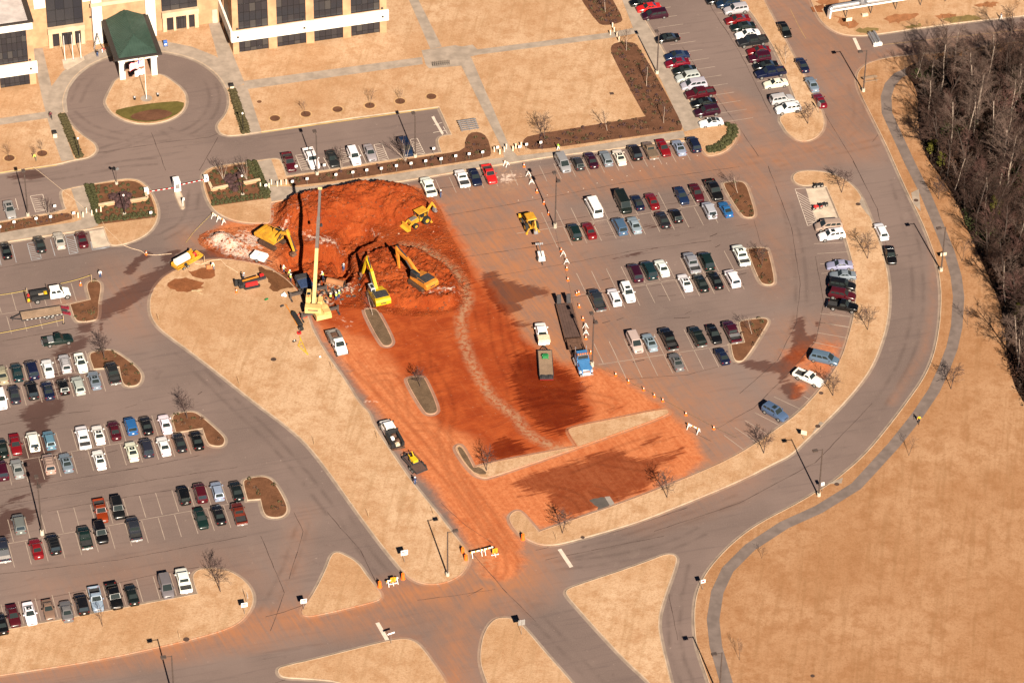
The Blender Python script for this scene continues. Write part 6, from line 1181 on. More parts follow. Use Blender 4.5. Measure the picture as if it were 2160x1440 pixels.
def grow(rnd, Vt, Ft, Vc, Fc, p, d, L, r, lev, maxlev, up, spread, kids, minr):
    segs = 3 if lev == 0 else 2; q = p; pts = [(p, r)]
    for i in range(segs):
        d = (d+Vector((rnd.gauss(0, .10), rnd.gauss(0, .10), up*.12))).normalized(); nq = q+d*(L/segs); nr = r*(1-.5*(i+1)/segs)
        if lev == 0: stick(Vt, Ft, q, nq, pts[-1][1], nr, 6)
        else: stick(Vc, Fc, q, nq, max(minr, pts[-1][1]), max(minr, nr), 3)
        q = nq; pts.append((q, nr))
    if lev >= maxlev: return
    n = kids[lev]
    for i in range(n):
        t = (.30 if lev == 0 else .2)+(.72 if lev == 0 else .8)*(i+rnd.random()*.7)/n; t = min(t, 1); k = min(int(t*segs), segs-1); f = t*segs-k; b = pts[k][0].lerp(pts[k+1][0], f); br = pts[k][1]+(pts[k+1][1]-pts[k][1])*f
        az = rnd.random()*6.283; dd = d; u = dd.orthogonal().normalized(); w = dd.cross(u); a = spread[lev]*rnd.uniform(.7, 1.25); nd_ = (dd*math.cos(a)+(u*math.cos(az)+w*math.sin(az))*math.sin(a)).normalized()
        sc = rnd.uniform(.75, 1.1)*(1-.45*t if lev == 0 else .75)
        grow(rnd, Vt, Ft, Vc, Fc, b, nd_, L*(.52 if lev == 0 else .55)*sc, br*.55, lev+1, maxlev, up, spread, kids, minr)
def tree_proto(seed, h, r, kids, spread, up=.8, maxlev=3, minr=.012, stems=1, bark=None, twig=None, lean=.06, clear=1.0):
    rnd = random.Random(seed); Vt, Ft, Vc, Fc = [], [], [], []
    for s in range(stems):
        d = Vector((rnd.gauss(0, lean if stems == 1 else .35), rnd.gauss(0, lean if stems == 1 else .35), 1)).normalized(); grow(rnd, Vt, Ft, Vc, Fc, Vector((0, 0, -.05)), d, h*rnd.uniform(.85, 1), r, 0, maxlev, up, spread, kids, minr)
    P = Proto(); a = MB(); a.v, a.f, a.m = Vt, [list(f) for f in Ft], [0]*len(Ft); P.part('trunk', a.mesh('trunk', bark or BARK, fix=False)); b = MB(); b.v, b.f, b.m = Vc, [list(f) for f in Fc], [0]*len(Fc); P.part('crown', b.mesh('crown', twig or TWIG, fix=False)); return P
YOUNG = [tree_proto(s, 4.6, .055, (13, 5, 2), (.75, .6, .5), .7, 3, .010, bark=BARKP) for s in (1, 2, 3)]; OAK = [tree_proto(s, 5.2, .075, (30, 5, 3), (1.05, .6, .5), .35, 3, .012, bark=BARKD, twig=TWIG) for s in (4, 5)]
VASE = [tree_proto(s, 4.4, .045, (9, 4, 2), (.5, .5, .5), .9, 3, .010, 4, BARKP, TWIG) for s in (7, 8)]; SAPL = [tree_proto(s, 3.3, .032, (12, 4, 2), (.7, .6, .5), .8, 2, .010, bark=BARKD) for s in (10, 11)]
BUSHY = [tree_proto(s, 5.0, .09, (24, 6, 4), (.95, .7, .6), .55, 3, .011, bark=BARKD, twig=TWIG) for s in (12, 13)]
def tree(pr, x, y, label, s=1.0, group='young bare trees in the lawns and islands', z=.14, name='bare_tree'):
    p = G(x, y, z); random.choice(pr).put(name, p, random.uniform(0, 6.28), label, 'tree', group, None, s)
T = [(SAPL, 645, 242, 'bare sapling in the mulch ring nearest the dark shrub strip by the circle', .95), (SAPL, 780, 224, 'bushiest of the ring-planted saplings on the front lawn', 1.1), (SAPL, 844, 215, 'bare sapling in the last planted mulch ring toward the dead-end lot', .9), (SAPL, 20, 335, 'bare sapling in a mulch ring at the far edge of the west lawn', 1), (SAPL, 89, 325, 'bare sapling in the mulch ring beside the tree being planted', .95), (SAPL, 75, 338, 'newly set small tree with a burlap root ball, beside a worker', .8),
     (BUSHY, 1149, 295, 'wide bare tree at the rounded end of the front mulch bed', 1.0), (YOUNG, 1281, 276, 'bare tree halfway along the lower arm of the L-shaped bed', .95), (YOUNG, 1400, 260, 'bare tree at the corner of the L-shaped bed', .85), (YOUNG, 1364, 182, 'bare tree midway up the long arm of the L-shaped bed', 1.0), (YOUNG, 1321, 107, 'bare tree at the top rounded end of the L-shaped bed', 1.05), (YOUNG, 1277, 26, 'bare tree in the bed at the top edge beside the upper walkway', 1.1),
     (YOUNG, 1657, 135, 'bare tree halfway along the narrow lawn beside the blue pickup', .9), (BUSHY, 1704, 261, 'bare tree on the wide end of the narrow upper lawn', .9), (BUSHY, 220, 755, 'bare tree in the island beside the charcoal pickup', .95), (BUSHY, 395, 882, 'bare tree in the bent island beside the white sedan', .92), (YOUNG, 1556, 407, 'slim bare tree in the island beside the black crew-cab pickup', 1.0), (BUSHY, 1607, 560, 'bare tree in the middle island beside the white pickup', .75), (YOUNG, 1586, 704, 'bare tree in the notched island beside the wine-red pickup', .95),
     (OAK, 1775, 406, 'dark feathery tree just above the motorcycle pad', 1.0), (OAK, 1830, 545, 'dark feathery tree beside the white station wagon on the curve', 1.0), (OAK, 1830, 695, 'dark feathery tree beside the black pickup on the curved row', .95), (OAK, 1980, 420, 'thin dark tree between the trail and the woods', .9), (SAPL, 2029, 551, 'thin dark tree by the trail near the tilted white sign', 1.4), (SAPL, 2041, 685, 'small dark tree beside the trail under the woods edge', 1.15), (BUSHY, 1757, 834, 'rounded bare tree behind the white pickup on the clay', .95), (BUSHY, 1611, 955, 'dense round bare tree at the low end of the curved row', .95), (OAK, 2006, 820, 'feathery tree standing on the lawn below the trail bend', .95), (SAPL, 1917, 960, 'small bare tree near the walker in yellow', 1.15),
     (OAK, 1407, 1049, 'feathery dark tree at the edge of the wet clay, above the road', 1.0), (OAK, 1186, 1124, 'feathery dark tree above the drum on the rounded lawn tip', .95), (BUSHY, 1026, 992, 'pale bushy tree on the thin island in the clay', .85), (YOUNG, 786, 664, 'bare tree on the planting island just below the lemon excavator', 1.0), (BUSHY, 886, 815, 'leaf-tattered tree on the lower planting island in the clay', .75), (OAK, 465, 1247, 'dark plume-shaped tree on the rounded tip of the bottom lawn', 1.05), (SAPL, 216, 1320, 'small dark tree on the bottom lawn below the pale blue pickup', 1.35), (SAPL, 1607, 1177, 'tiny sapling in the field beside the trail curve', .75), (SAPL, 1560, 1391, 'tiny sapling in the field at the bottom of the trail', 1.0),
     (VASE, 102, 455, 'multi-stemmed bare tree in the west mulch bed beside the hatched stall', .8), (VASE, 471, 379, 'multi-stemmed bare tree near the gate in the east bed', .95), (VASE, 521, 379, 'multi-stemmed bare tree behind the low wall in the east bed', 1.0), (VASE, 719, 358, 'multi-stemmed bare tree in front of the charcoal sedan', .95), (VASE, 856, 341, 'multi-stemmed bare tree in front of the dark blue minivan', 1.15)]
for pr, x, y, lb, s in T: tree(pr, x, y, lb, s)
# the woods
FBARK = simple('forest_bark', (.055, .040, .034), .95, var=.4); FPALE = simple('forest_pale_bark', (.30, .235, .19), .95, var=.4); FTWIG = simple('forest_twigs', (.045, .024, .018), .95, var=.4); FTWP = simple('forest_pale_twigs', (.10, .066, .053), .95, var=.4)
WOODP = [tree_proto(20+i, h, .15, k, (.85, .75, .7), .38, 3, .014, 1, b, t) for i, (h, k, b, t) in enumerate(((10.5, (16, 8, 6), FBARK, FTWIG), (12.5, (16, 8, 6), FPALE, FTWP), (9.0, (18, 8, 6), FBARK, FTWIG), (11.0, (15, 9, 6), FPALE, FTWP), (8.0, (20, 8, 6), FBARK, TWIGR), (13.5, (16, 8, 6), FBARK, FTWIG)))]
WPOLY = gpoly([(1922, 150), (1990, 128), (2100, 108), (2320, 80), (2320, 930), (2210, 910), (2152, 845), (2130, 775), (2122, 700), (2114, 650), (2090, 590), (2062, 530), (2037, 470), (2017, 420), (1987, 375), (1952, 330), (1938, 262), (1941, 205), (1925, 170)], 1)
WA = np.array([tuple(p) for p in WPOLY]); rnd = random.Random(5); wp = []; tries = 0
while len(wp) < 230 and tries < 9000:
    tries += 1; p = Vector((rnd.uniform(WA[:, 0].min(), min(118, WA[:, 0].max())), rnd.uniform(WA[:, 1].min(), WA[:, 1].max())))
    if sdist(np.array([tuple(p)]), WA)[0] > .6 and all((p-q).length > 2.05 for q in wp): wp.append(p)
WLOOK = ['tall grey-barked', 'tall pale-trunked', 'stout dark-barked', 'pale twiggy', 'short reddish-twigged', 'tallest grey-barked']; WZONE = [(120, 'in the top of the woods beside the cross road'), (230, 'in the upper woods behind the trail bend'), (340, 'in the middle of the woods facing the loop road'), (480, 'in the narrowing woods across the trail from the moving cars'), (620, 'in the far upper part of the woods, away from the trail'), (5000, 'in the low dark tail of the woods, below the olive evergreen')]
for p in wp:
    q = PX((p.x, p.y, 6))
    if q[0] > 2260: continue
    i = rnd.choice((0, 0, 1, 2, 2, 3, 4, 4, 5)); sc = rnd.uniform(.62, 1.02)*(1.0 if q[1] > 160 else .9); WOODP[i].put('forest_tree', (p.x, p.y, .14), rnd.uniform(0, 6.28), f'{WLOOK[i]} leafless tree {next(t for lim, t in WZONE if q[1]+(300 if q[0] > 2110 and q[1] > 200 else 0) < lim)}', 'tree', 'leafless trees of the woods', None, sc)
for x, y, i, s, lb in ((2122, 188, 2, 1.25, 'large dark wide-forked tree at the road edge of the woods'), (2062, 262, 1, 1.0, 'pale-trunked tall tree standing out in the upper woods'), (2108, 392, 3, 1.05, 'cluster-topped pale tree above the olive evergreen in the woods'), (2127, 405, 1, 1.1, 'palest straight trunk beside the olive evergreen in the woods'), (1935, 150, 2, .7, 'dark crooked tree at the head of the trail')): WOODP[i].put('forest_tree', G(x, y, .14), 1.0, lb, 'tree', None, None, s)
# leaf clumps: many small faces through a volume
def clump(rnd, mb, c, r, n, leaf, flat_=.8, m=0):
    for _ in range(n):
        d = Vector((rnd.gauss(0, 1), rnd.gauss(0, 1), rnd.gauss(0, 1))).normalized(); p = Vector(c)+Vector((d.x*r, d.y*r, abs(d.z)*r*flat_))*rnd.uniform(.75, 1.05); n_ = (d+Vector((rnd.gauss(0, .5), rnd.gauss(0, .5), rnd.gauss(0, .5)))).normalized(); u = n_.orthogonal().normalized(); w = n_.cross(u); a = leaf*rnd.uniform(.6, 1.3); mb.add([p-u*a-w*a*.7, p+u*a-w*a*.7, p+u*a*.7+w*a, p-u*a*.7+w*a], [(0, 1, 2, 3)], m)
def shrub_proto(seed, r, n, leaf, mat, core=True, flat_=.85):
    rnd = random.Random(seed); P = Proto(); mb = MB(); clump(rnd, mb, (0, 0, 0), r, n, leaf, flat_)
    if core: mb.ball((0, 0, r*.1), r*.86, 0, flat_, 8, 5)
    P.part('foliage', mb.mesh('foliage', mat, fix=False)); return P
SHR_G = [shrub_proto(s, .62, 130, .11, LEAFG) for s in (1, 2)]; SHR_S = [shrub_proto(s, .38, 60, .09, m) for s, m in ((3, LEAFG), (4, LEAFO))]; SHR_P = [shrub_proto(s, .95, 150, .13, LEAFP) for s in (5, 6)]; HEDGE = [shrub_proto(s, .62, 110, .11, LEAFO) for s in (7, 8)]
def shrub(pr, p, label, group, s=1.0, name='shrub'): random.choice(pr).put(name, (p[0], p[1], .16), random.uniform(0, 6.28), label, 'shrub', group, None, s*random.uniform(.88, 1.12))
def along(a, b, n): A, B = G(*a), G(*b); return [A.lerp(B, i/(n-1)) for i in range(n)]
for q in ([(1334+0, 0)],): pass
ISLG = V(1300, 0, 4, [(940, 1062), (965, 1080), (990, 1075), (955, 1105), (1000, 1100), (955, 1135), (1005, 1125), (945, 1165), (995, 1155), (925, 1180), (975, 1180), (905, 1195), (955, 1205), (880, 1222), (935, 1222), (845, 1240), (900, 1250), (820, 1255), (865, 1270), (785, 1262), (825, 1275), (788, 1280)])
for x, y in ISLG: shrub(SHR_G, G(x, y), 'round clipped green shrub in the curved double row on the corner island', 'clipped shrubs on the corner island', .95)
for a, b, n in (((129, 247), (164, 333), 17), ((135, 246), (170, 330), 17)):
    for p in along(a, b, n): shrub(HEDGE, p, 'olive clipped shrub of the strip between the drive and the west walkway', 'hedge strip west of the circle', .9)
for a, b, n in (((488, 194), (513, 281), 17), ((493, 193), (523, 280), 17)):
    for p in along(a, b, n): shrub(HEDGE, p, 'olive clipped shrub of the strip between the drive and the east walkway', 'hedge strip east of the circle', .9)
for a, b, n in (((183, 394), (208, 470), 15), ((194, 394), (206, 440), 9)):
    for p in along(a, b, n): shrub(SHR_G, p, 'green shrub of the hedge beside the west gate walkway', 'hedge beside the west gate walkway', .85)
for a, b, n in (((525, 345), (560, 418), 14), ((537, 344), (566, 408), 13)):
    for p in along(a, b, n): shrub(SHR_G, p, 'green shrub of the hedge beside the east gate walkway', 'hedge beside the east gate walkway', .85)
for lst, lb, gp in ((along((215, 468), (325, 455), 13)+along((225, 461), (322, 449), 11), 'round green shrub in the front rows of the west gate bed', 'front shrubs of the west gate bed'), (along((450, 433), (566, 416), 14)+along((450, 427), (560, 410), 12), 'round green shrub in the front rows of the east gate bed', 'front shrubs of the east gate bed')):
    for p in lst: shrub(SHR_G, p, lb, gp, .62)
rnd = random.Random(9)
for key, lb, gp in (('gate_west', 'small low shrub dotted over the west gate bed', 'dotted shrubs of the west gate bed'), ('gate_east', 'small low shrub dotted over the east gate bed', 'dotted shrubs of the east gate bed')):
    pl = np.array([tuple(p) for p in gpoly(BEDS[key], 1)]); pts = []; t_ = 0
    while len(pts) < 62 and t_ < 3000:
        t_ += 1; p = (rnd.uniform(pl[:, 0].min(), pl[:, 0].max()), rnd.uniform(pl[:, 1].min(), pl[:, 1].max()))
        if sdist(np.array([p]), pl)[0] > .5 and all((p[0]-q[0])**2+(p[1]-q[1])**2 > .8 for q in pts): pts.append(p)
    for p in pts: shrub(SHR_S, p, lb, gp)
for lst, lb, gp in (([(238, 418), (246, 424), (253, 415), (262, 422), (270, 416), (256, 430), (264, 438), (250, 436), (272, 428), (262, 412)], 'purple-brown twiggy shrub massed behind the lamp in the west bed', 'purple shrubs of the west gate bed'), ([(478, 382), (486, 388), (494, 380), (488, 396), (496, 402), (502, 392), (484, 376), (506, 372), (498, 374), (510, 366)], 'purple-brown twiggy shrub massed behind the lamp in the east bed', 'purple shrubs of the east gate bed')):
    for x, y in lst: shrub(SHR_P, G(x, y), lb, gp, .85, 'twiggy_shrub')
# low brown shrub masses in the beds: nobody could count them
def mass(name, polys, dens_, r, mats, seed, z=.16, leaf=.12, n=14):
    rnd = random.Random(seed); mb = MB()
    for pl in polys:
        A = np.array([tuple(p) for p in gpoly(pl, 1)]); ar = abs(area2([Vector(p) for p in A]))/2
        for _ in range(int(ar*dens_)):
            p = (rnd.uniform(A[:, 0].min(), A[:, 0].max()), rnd.uniform(A[:, 1].min(), A[:, 1].max()))
            if sdist(np.array([p]), A)[0] < .25: continue
            clump(rnd, mb, (p[0], p[1], z), r*rnd.uniform(.6, 1.2), n, leaf, .8, rnd.randrange(len(mats)))
    return link(name, mb.mesh(name, mats, fix=False), kind='stuff')
mass('shrubbery', [BEDS['front'], BEDS['upper']], 2.6, .46, [LEAFB, LEAFB, LEAFP, LEAFO], 1); mass('shrubbery', [BEDS['strip'], BEDS['west']], 2.6, .44, [LEAFB, LEAFB, LEAFO, LEAFP], 2); mass('shrubbery', ISL, .55, .45, [LEAFB, LEAFO], 3, .13)
UND = [WPOLY]; mb = MB(); rnd = random.Random(3)
for _ in range(2600):
    p = Vector((rnd.uniform(WA[:, 0].min(), 118), rnd.uniform(WA[:, 1].min(), WA[:, 1].max()))); sd_ = sdist(np.array([tuple(p)]), WA)[0]
    if sd_ < .1: continue
    r = rnd.uniform(.5, 1.5); k = mnoise.noise((p.x*.09, p.y*.09, 4)); m_ = 1 if k > .22 else (2 if k < -.2 else 0); clump(rnd, mb, (p.x, p.y, .12), r, 30, .14, 1.3, m_)
link('undergrowth', mb.mesh('undergrowth', [simple('brush_twigs', (.030, .019, .014), .95), CEDAR, simple('dead_leaves', (.060, .027, .016), .95)], fix=False), kind='stuff')
E_ = MB(); rnd = random.Random(4)
for k in range(9): clump(rnd, E_, (rnd.gauss(0, .45), rnd.gauss(0, .45), .3+k*.42), 1.25-k*.10, 60, .17, .7)
EP = Proto(); EP.part('crown', E_.mesh('crown', [simple('olive_needles', (.105, .100, .012), .9, var=.4)], fix=False)); mb = MB(); mb.tube((0, 0, -.1), (0, 0, 3), .14, .05, 7); EP.part('trunk', mb.mesh('trunk', BARKD))
for x, y, s, lb in ((2098, 452, 1.05, 'olive evergreen shrub tree glowing in the dark middle of the woods'), (2150, 668, .8, 'olive evergreen at the lower edge of the woods'), (1965, 318, .8, 'dark olive evergreen at the woods edge beside the trail bend'), (1985, 345, .7, 'dark olive evergreen just below the one at the trail bend'), (2150, 330, .9, 'olive evergreen deep inside the upper woods, far from the trail')): EP.put('evergreen_tree', G(x, y, .14), .5, lb, 'tree', None, None, s)
# ------------------------------------------------------------------ lamps, signs, barriers, fittings
POLE = simple('pole_bronze', (.10, .075, .065), .5, .3); BLK = simple('black_iron', (.012, .012, .013), .5); SIGNW = simple('sign_white', (.80, .78, .76), .4, var=.03); SIGNO = simple('sign_orange', (.85, .30, .02), .4, var=.05); SIGNB = simple('sign_back', (.30, .29, .28), .5, .3); SIGNR = simple('sign_red', (.55, .02, .02), .4, var=.05); POST = simple('sign_post', (.22, .19, .17), .6, .2); BOLL = simple('bollard_paint', (.74, .62, .45), .6, var=.1); STAKE = simple('timber_stake', (.42, .30, .18), .9)
def vec2(a): return Vector((math.cos(a), math.sin(a), 0))
def light_pole(px, h, heads, basez, label, arm=.9, armdir=None, z=0.0):
    p = G(*px, z); r = root('light_pole', p, 0, label, 'light pole', 'tall parking-lot light poles'); mb = MB(); mb.tube((0, 0, 0), (0, 0, basez), .33, .31, 14); P_(r, 'concrete_base', mb, CONCB); mb = MB(); mb.tube((0, 0, basez), (0, 0, h), .14, .10, 8); P_(r, 'pole', mb, POLE)
    for a in heads:
        d = vec2(a); mb = MB(); mb.beam(d*.02+Vector((0, 0, h-.1)), d*arm+Vector((0, 0, h)), .08, .08); P_(r, 'arm', mb, POLE); mb = MB(); e = d*(arm+.38)+Vector((0, 0, h)); mb.beam(e-d*.42, e+d*.42, .62, .24); P_(r, 'lamp_head', mb, POLE)
    return r
ur, nr = ang(UV), ang(NV); PL = [((1985, 571), 9.7, [ur+math.pi], .7, 'single-headed light pole at the kerb between curved road and trail', .12), ((1821, 193), 9.3, [ur+math.pi], .7, 'single-headed light pole at the corner lawn opposite the upper lot', .12), ((1171, 480), 11.3, [nr, nr+math.pi], .9, 'double-headed light pole on a pale base beside the lone backhoe', 0), ((89, 1127), 11.3, [nr, nr+math.pi], .9, 'double-headed light pole on a pale base beside the black SUV', 0), ((944, 1213), 9.3, [ur], .6, 'light pole on the rounded tip of the middle lawn by the barricade', .12), ((1727, 1045), 10.0, [ur+math.pi], .6, 'light pole at the outer kerb of the loop road with a small sign', .12), ((59, 455), 9.1, [nr], .6, 'light pole at the west mulch bed beside the silver-grey sedan', .12), ((1249, 772), 10.6, [nr, nr+math.pi], .9, 'double-headed light pole on a pale base beside the blue semi', 0), ((669, 368), 8.8, [nr], .6, 'light pole rising over the white crew-cab pickup by the strip bed', .14), ((876, 331), 9.0, [nr], .6, 'light pole at the bed corner beside the dark blue minivan', .14), ((1386, 155), 8.8, [nr], .6, 'light pole on the upper walkway beside the black sunroof sedan', .14), ((368, 1482), 10.0, [ur+math.pi], .6, 'light pole cut off by the bottom edge, shadow on the brown road', .0), ((1517, 1470), 9.5, [ur+math.pi], .6, 'light pole beside the trail at the bottom edge of the field', .12)]
for a in PL: light_pole(a[0], a[1], a[2], a[3], a[4], z=a[5])
def lamp_post(px, h, label, base=True):
    r = root('lamp_post', G(*px, .15), 0, label, 'lamp post', 'short black lamp posts'); mb = MB(); mb.tube((0, 0, 0), (0, 0, .5), .14, .10, 8); mb.tube((0, 0, .5), (0, 0, h), .075, .06, 8); P_(r, 'post', mb, BLK); mb = MB(); mb.ball((0, 0, h+.16), .20, 0, 1.1); P_(r, 'globe', mb, WHB)
    if base: mb = MB(); mb.tube((0, 0, 0), (0, 0, .35), .36, .33, 12); P_(r, 'footing', mb, CONCB)
for px, h, lb, b in (((263, 453), 4.2, 'black globe lamp post among purple shrubs in the west gate bed', True), ((512, 412), 4.2, 'black globe lamp post in front of purple shrubs, east gate bed', True), ((167, 331), 4.0, 'black lamp post at the foot of the west hedge strip', False), ((513, 278), 4.0, 'black lamp post at the foot of the east hedge strip', False)): lamp_post(px, h, lb, b)
r = root('floodlight_post', G(246, 388, .15), 0, 'short post with two tilted lamps at the kerb of the west bed', 'lamp post'); mb = MB(); mb.tube((0, 0, 0), (0, 0, .4), .3, .28, 10); P_(r, 'footing', mb, CONCB); mb = MB(); mb.tube((0, 0, .4), (0, 0, 3.2), .06, n=7); P_(r, 'post', mb, POLE)
for s in (-.35, .35): mb = MB(); mb.beam((s*.2, 0, 3.2), (s*1.6, .1, 3.5), .3, .35); P_(r, 'lamp_head', mb, CHROME if s > 0 else BLK)
# flag with stars and stripes on the tall pole
FP = (309, 209); fz = Zat(FP, 124); r = root('flagpole', G(*FP, .14), 0, 'tall white flagpole on a round concrete base in front of the canopy', 'flagpole'); mb = MB(); mb.tube((0, 0, 0), (0, 0, fz), .07, .04, 9); P_(r, 'pole', mb, WHITEP); mb = MB(); mb.ball((0, 0, fz+.1), .12); P_(r, 'finial', mb, YEL)
FR, FWH, FB = simple('flag_red', (.55, .03, .05), .8, var=0), simple('flag_white', (.80, .78, .78), .8, var=0), simple('flag_blue', (.04, .05, .22), .8, var=0)
def flag(name, z1, L, hgt, stripes, label):
    d = -(UV*.97+NV*.1).normalized(); sd_ = Vector((-d.y, d.x, 0)); ns, nc = (13, 18) if stripes else (6, 12); fo = root(name, G(*FP, .14), 0, label, 'flag'); grp = {'stripe': [MB() for _ in range(ns)], 'canton': MB()}
    pt = lambda i, j: d*(.06+L*i/nc)+sd_*(.16*math.sin(i*.75+j*.12)*min(1, i/4))+Vector((0, 0, z1-hgt*j/ns-.13*L*(i/nc)**1.4+.05*math.sin(i*1.3)))
    for j in range(ns):
        for i in range(nc): (grp['canton'] if stripes and i < 7 and j < 7 else grp['stripe'][j]).quad(pt(i, j), pt(i+1, j), pt(i+1, j+1), pt(i, j+1))
    for j, m_ in enumerate(grp['stripe']):
        if m_.v: P_(fo, 'stripe', m_, FR if stripes and j % 2 == 0 else FWH)
    if stripes:
        P_(fo, 'canton', grp['canton'], FB); mb = MB()
        for j in range(7):
            for i in range(6):
                c = (pt(i+.5, j+.5)); 
                for s in (-1, 1): mb.quad(c+sd_*s*.012+Vector((-.05, 0, -.05)), c+sd_*s*.012+Vector((.05, 0, -.05)), c+sd_*s*.012+Vector((.05, 0, .05)), c+sd_*s*.012+Vector((-.05, 0, .05)))
        o = P_(fo, 'star', mb, FWH); o['kind'] = 'stuff'
flag('national_flag', fz-.15, 2.9, 1.6, True, 'red, white and blue striped flag flying from the tall flagpole'); flag('banner_flag', fz-2.1, 1.9, 1.3, False, 'plain white flag hanging under the striped one on the flagpole')
for i, (x, y) in enumerate(((137.5, 127.5), (154.5, 125.5), (171, 123))):
    r = root('short_flagpole', G(x, y, .15), 0, ('bare white flagpole on the pale pad, nearest the left office wing', 'bare white flagpole standing in the middle of the pale pad', 'bare white flagpole on the pale pad, nearest the canopy')[i], 'flagpole', 'short flagpoles on the pad'); mb = MB(); mb.tube((0, 0, 0), (0, 0, 5.6), .07, .045, 8); P_(r, 'pole', mb, WHITEP); mb = MB(); mb.tube((0, 0, 0), (0, 0, .1), .2, n=10); P_(r, 'collar', mb, GALV)
# small reserved-stall signs on stakes
RS = V(400, 330, 4, [(645, 290), (868, 258), (992, 235), (1235, 200), (1378, 180), (1495, 162), (1618, 148), (1745, 125), (1868, 105), (1992, 85), (2120, 68)])+V(900, 0, 4, [(123, 1385), (245, 1362), (358, 1345), (472, 1330), (842, 1265), (962, 1248), (598, 1290), (783, 1285)])+V(0, 330, 4, [(2, 640), (122, 600), (308, 570), (430, 555), (625, 525)])+V(400, 330, 4, [(1137, 120), (900, 130)])+V(900, 0, 4, [(60, 1300)])+V(0, 330, 4, [(465, 465), (1275, 520)])
def card_sign(px, h, w, hh, label, group, front=SIGNW, back=SIGNB, face=None, name='sign', z=.15, marks=None, board='sign_board'):
    a = (ang(-NV) if face is None else face); r = root(name, G(*px, z), a, label, 'sign', group); mb = MB(); mb.tube((0, 0, 0), (0, 0, h), .035, n=6); P_(r, 'post', mb, POST); mb = MB(); mb.box(.03, .06, -w/2, w/2, h-hh, h); o = P_(r, board, mb, front); mb = MB(); mb.box(.015, .029, -w/2, w/2, h-hh, h); P_(r, 'sign_back', mb, back)
    if marks:
        mb = MB()
        for (y0, y1, z0, z1) in marks: mb.box(.06, .066, y0*w, y1*w, h-hh+z0*hh, h-hh+z1*hh)
        P_(r, 'lettering', mb, SIGNR if front is SIGNW else BLK)
    return r
for i, (x, y) in enumerate(RS): card_sign((x, y), 1.55, .50, .52, 'small white reserved-stall sign on a stake at the mulch bed edge', 'small reserved-stall signs')
TX = [(-.38, .38, .62, .80), (-.3, .3, .38, .5), (-.34, .34, .14, .26)]
card_sign((853, 1185), 2.6, 1.15, 1.05, 'white sign with red lettering on the tip of the middle lawn', 'white notice signs at the junction', marks=TX); card_sign((641, 1285), 2.3, 1.0, .9, 'white sign with red lettering on the corner of the triangular lawn', 'white notice signs at the junction', marks=TX); card_sign((516, 1294), 2.4, 1.0, .9, 'white sign with red lettering on the rounded end of the bottom lawn', 'white notice signs at the junction', marks=TX)
card_sign((1100, 1337), 3.0, 1.1, 1.05, 'sign seen from its grey back at the tip of the leaf-shaped lawn', None, face=ang(NV), front=SIGNW); card_sign((825, 1356), 2.3, 1.2, .28, 'narrow pale street-name blade on a post by the stop bar', None, face=ang(-NV)+.2); card_sign((1482, 1243), 2.2, .75, .7, 'white and red sign at the kerb of the trail curve', None, marks=[(-.3, .3, .3, .7)]); card_sign((522, 1277), 2.6, .75, .75, 'sign turned edge-on near the rounded end of the bottom lawn', None, face=ang(UV)); card_sign((1726, 238), 2.4, .9, .9, 'sign on the narrow upper lawn turned away from the viewer', None, face=ang(UV)+.3); card_sign((1734, 1036), 2.0, .55, .7, 'small white plate beside the light pole on the loop road', None); card_sign((1989, 545), 1.3, 1.15, .7, 'tilted pale board sign by the trail, on dark legs', None, front=BEIGE, name='board_sign'); card_sign((1695, 925), 1.8, 1.0, .9, 'tan board sign at the inner kerb of the loop road', None, front=BEIGE, face=ang(-NV)-.6); card_sign((1790, 54), 1.8, 1.2, .8, 'pale sign in the brown patch near the pipeline end', None, front=BEIGE)
for x, y in V(900, 0, 4, [(1568, 232), (1582, 270), (1550, 295), (1605, 310), (1622, 350)])+V(900, 0, 4, [(570, 1280), (617, 1300), (655, 1280), (672, 1255), (728, 1272), (752, 1252), (797, 1240)])+V(0, 330, 4, [(660, 515), (702, 510), (730, 475), (775, 495), (815, 485), (852, 465)])+V(400, 330, 4, [(598, 262), (670, 265), (690, 235), (740, 250), (772, 240), (815, 235)]):
    r = root('bollard', G(x, y, .14), 0, 'short pale bollard guarding a walkway end', 'bollard', 'pale bollards at the walkway ends'); mb = MB(); mb.tube((0, 0, 0), (0, 0, 1.0), .13, n=10); P_(r, 'post', mb, BOLL); mb = MB(); mb.ball((0, 0, 1.0), .135, 0, .6); P_(r, 'cap', mb, BOLL)
for x, y, lb in ((489, 189, 'black litter bin at the top of the east hedge strip'), (116, 289, 'black litter bin on the west lawn walkway')): r = root('litter_bin', G(x, y, .15), PHI, lb, 'litter bin', 'litter bins'); mb = MB(); mb.box(-.35, .35, -.35, .35, 0, .95, 0, None, -.02, -.02); P_(r, 'bin', mb, BEIGE); mb = MB(); mb.box(-.42, .42, -.42, .42, .95, 1.35, 0, None, .1, .1); P_(r, 'hood', mb, BLK)
r = root('mailbox', G(349, 98, .15), PHI, 'blue collection mailbox on the lawn beside the canopy', 'mailbox'); mb = MB(); mb.box(-.35, .35, -.3, .3, .2, 1.1); mb.tube((-.35, 0, 1.1), (.35, 0, 1.1), .3, n=14); P_(r, 'box', mb, simple('mailbox_blue', (.03, .10, .35), .4)); mb = MB()
for x in (-.3, .3):
    for y in (-.25, .25): mb.box(x-.04, x+.04, y-.04, y+.04, 0, .2)
P_(r, 'legs', mb, BLK); mb = MB(); mb.box(-.2, .2, -.32, -.30, .45, .8); P_(r, 'label_plate', mb, WHB)
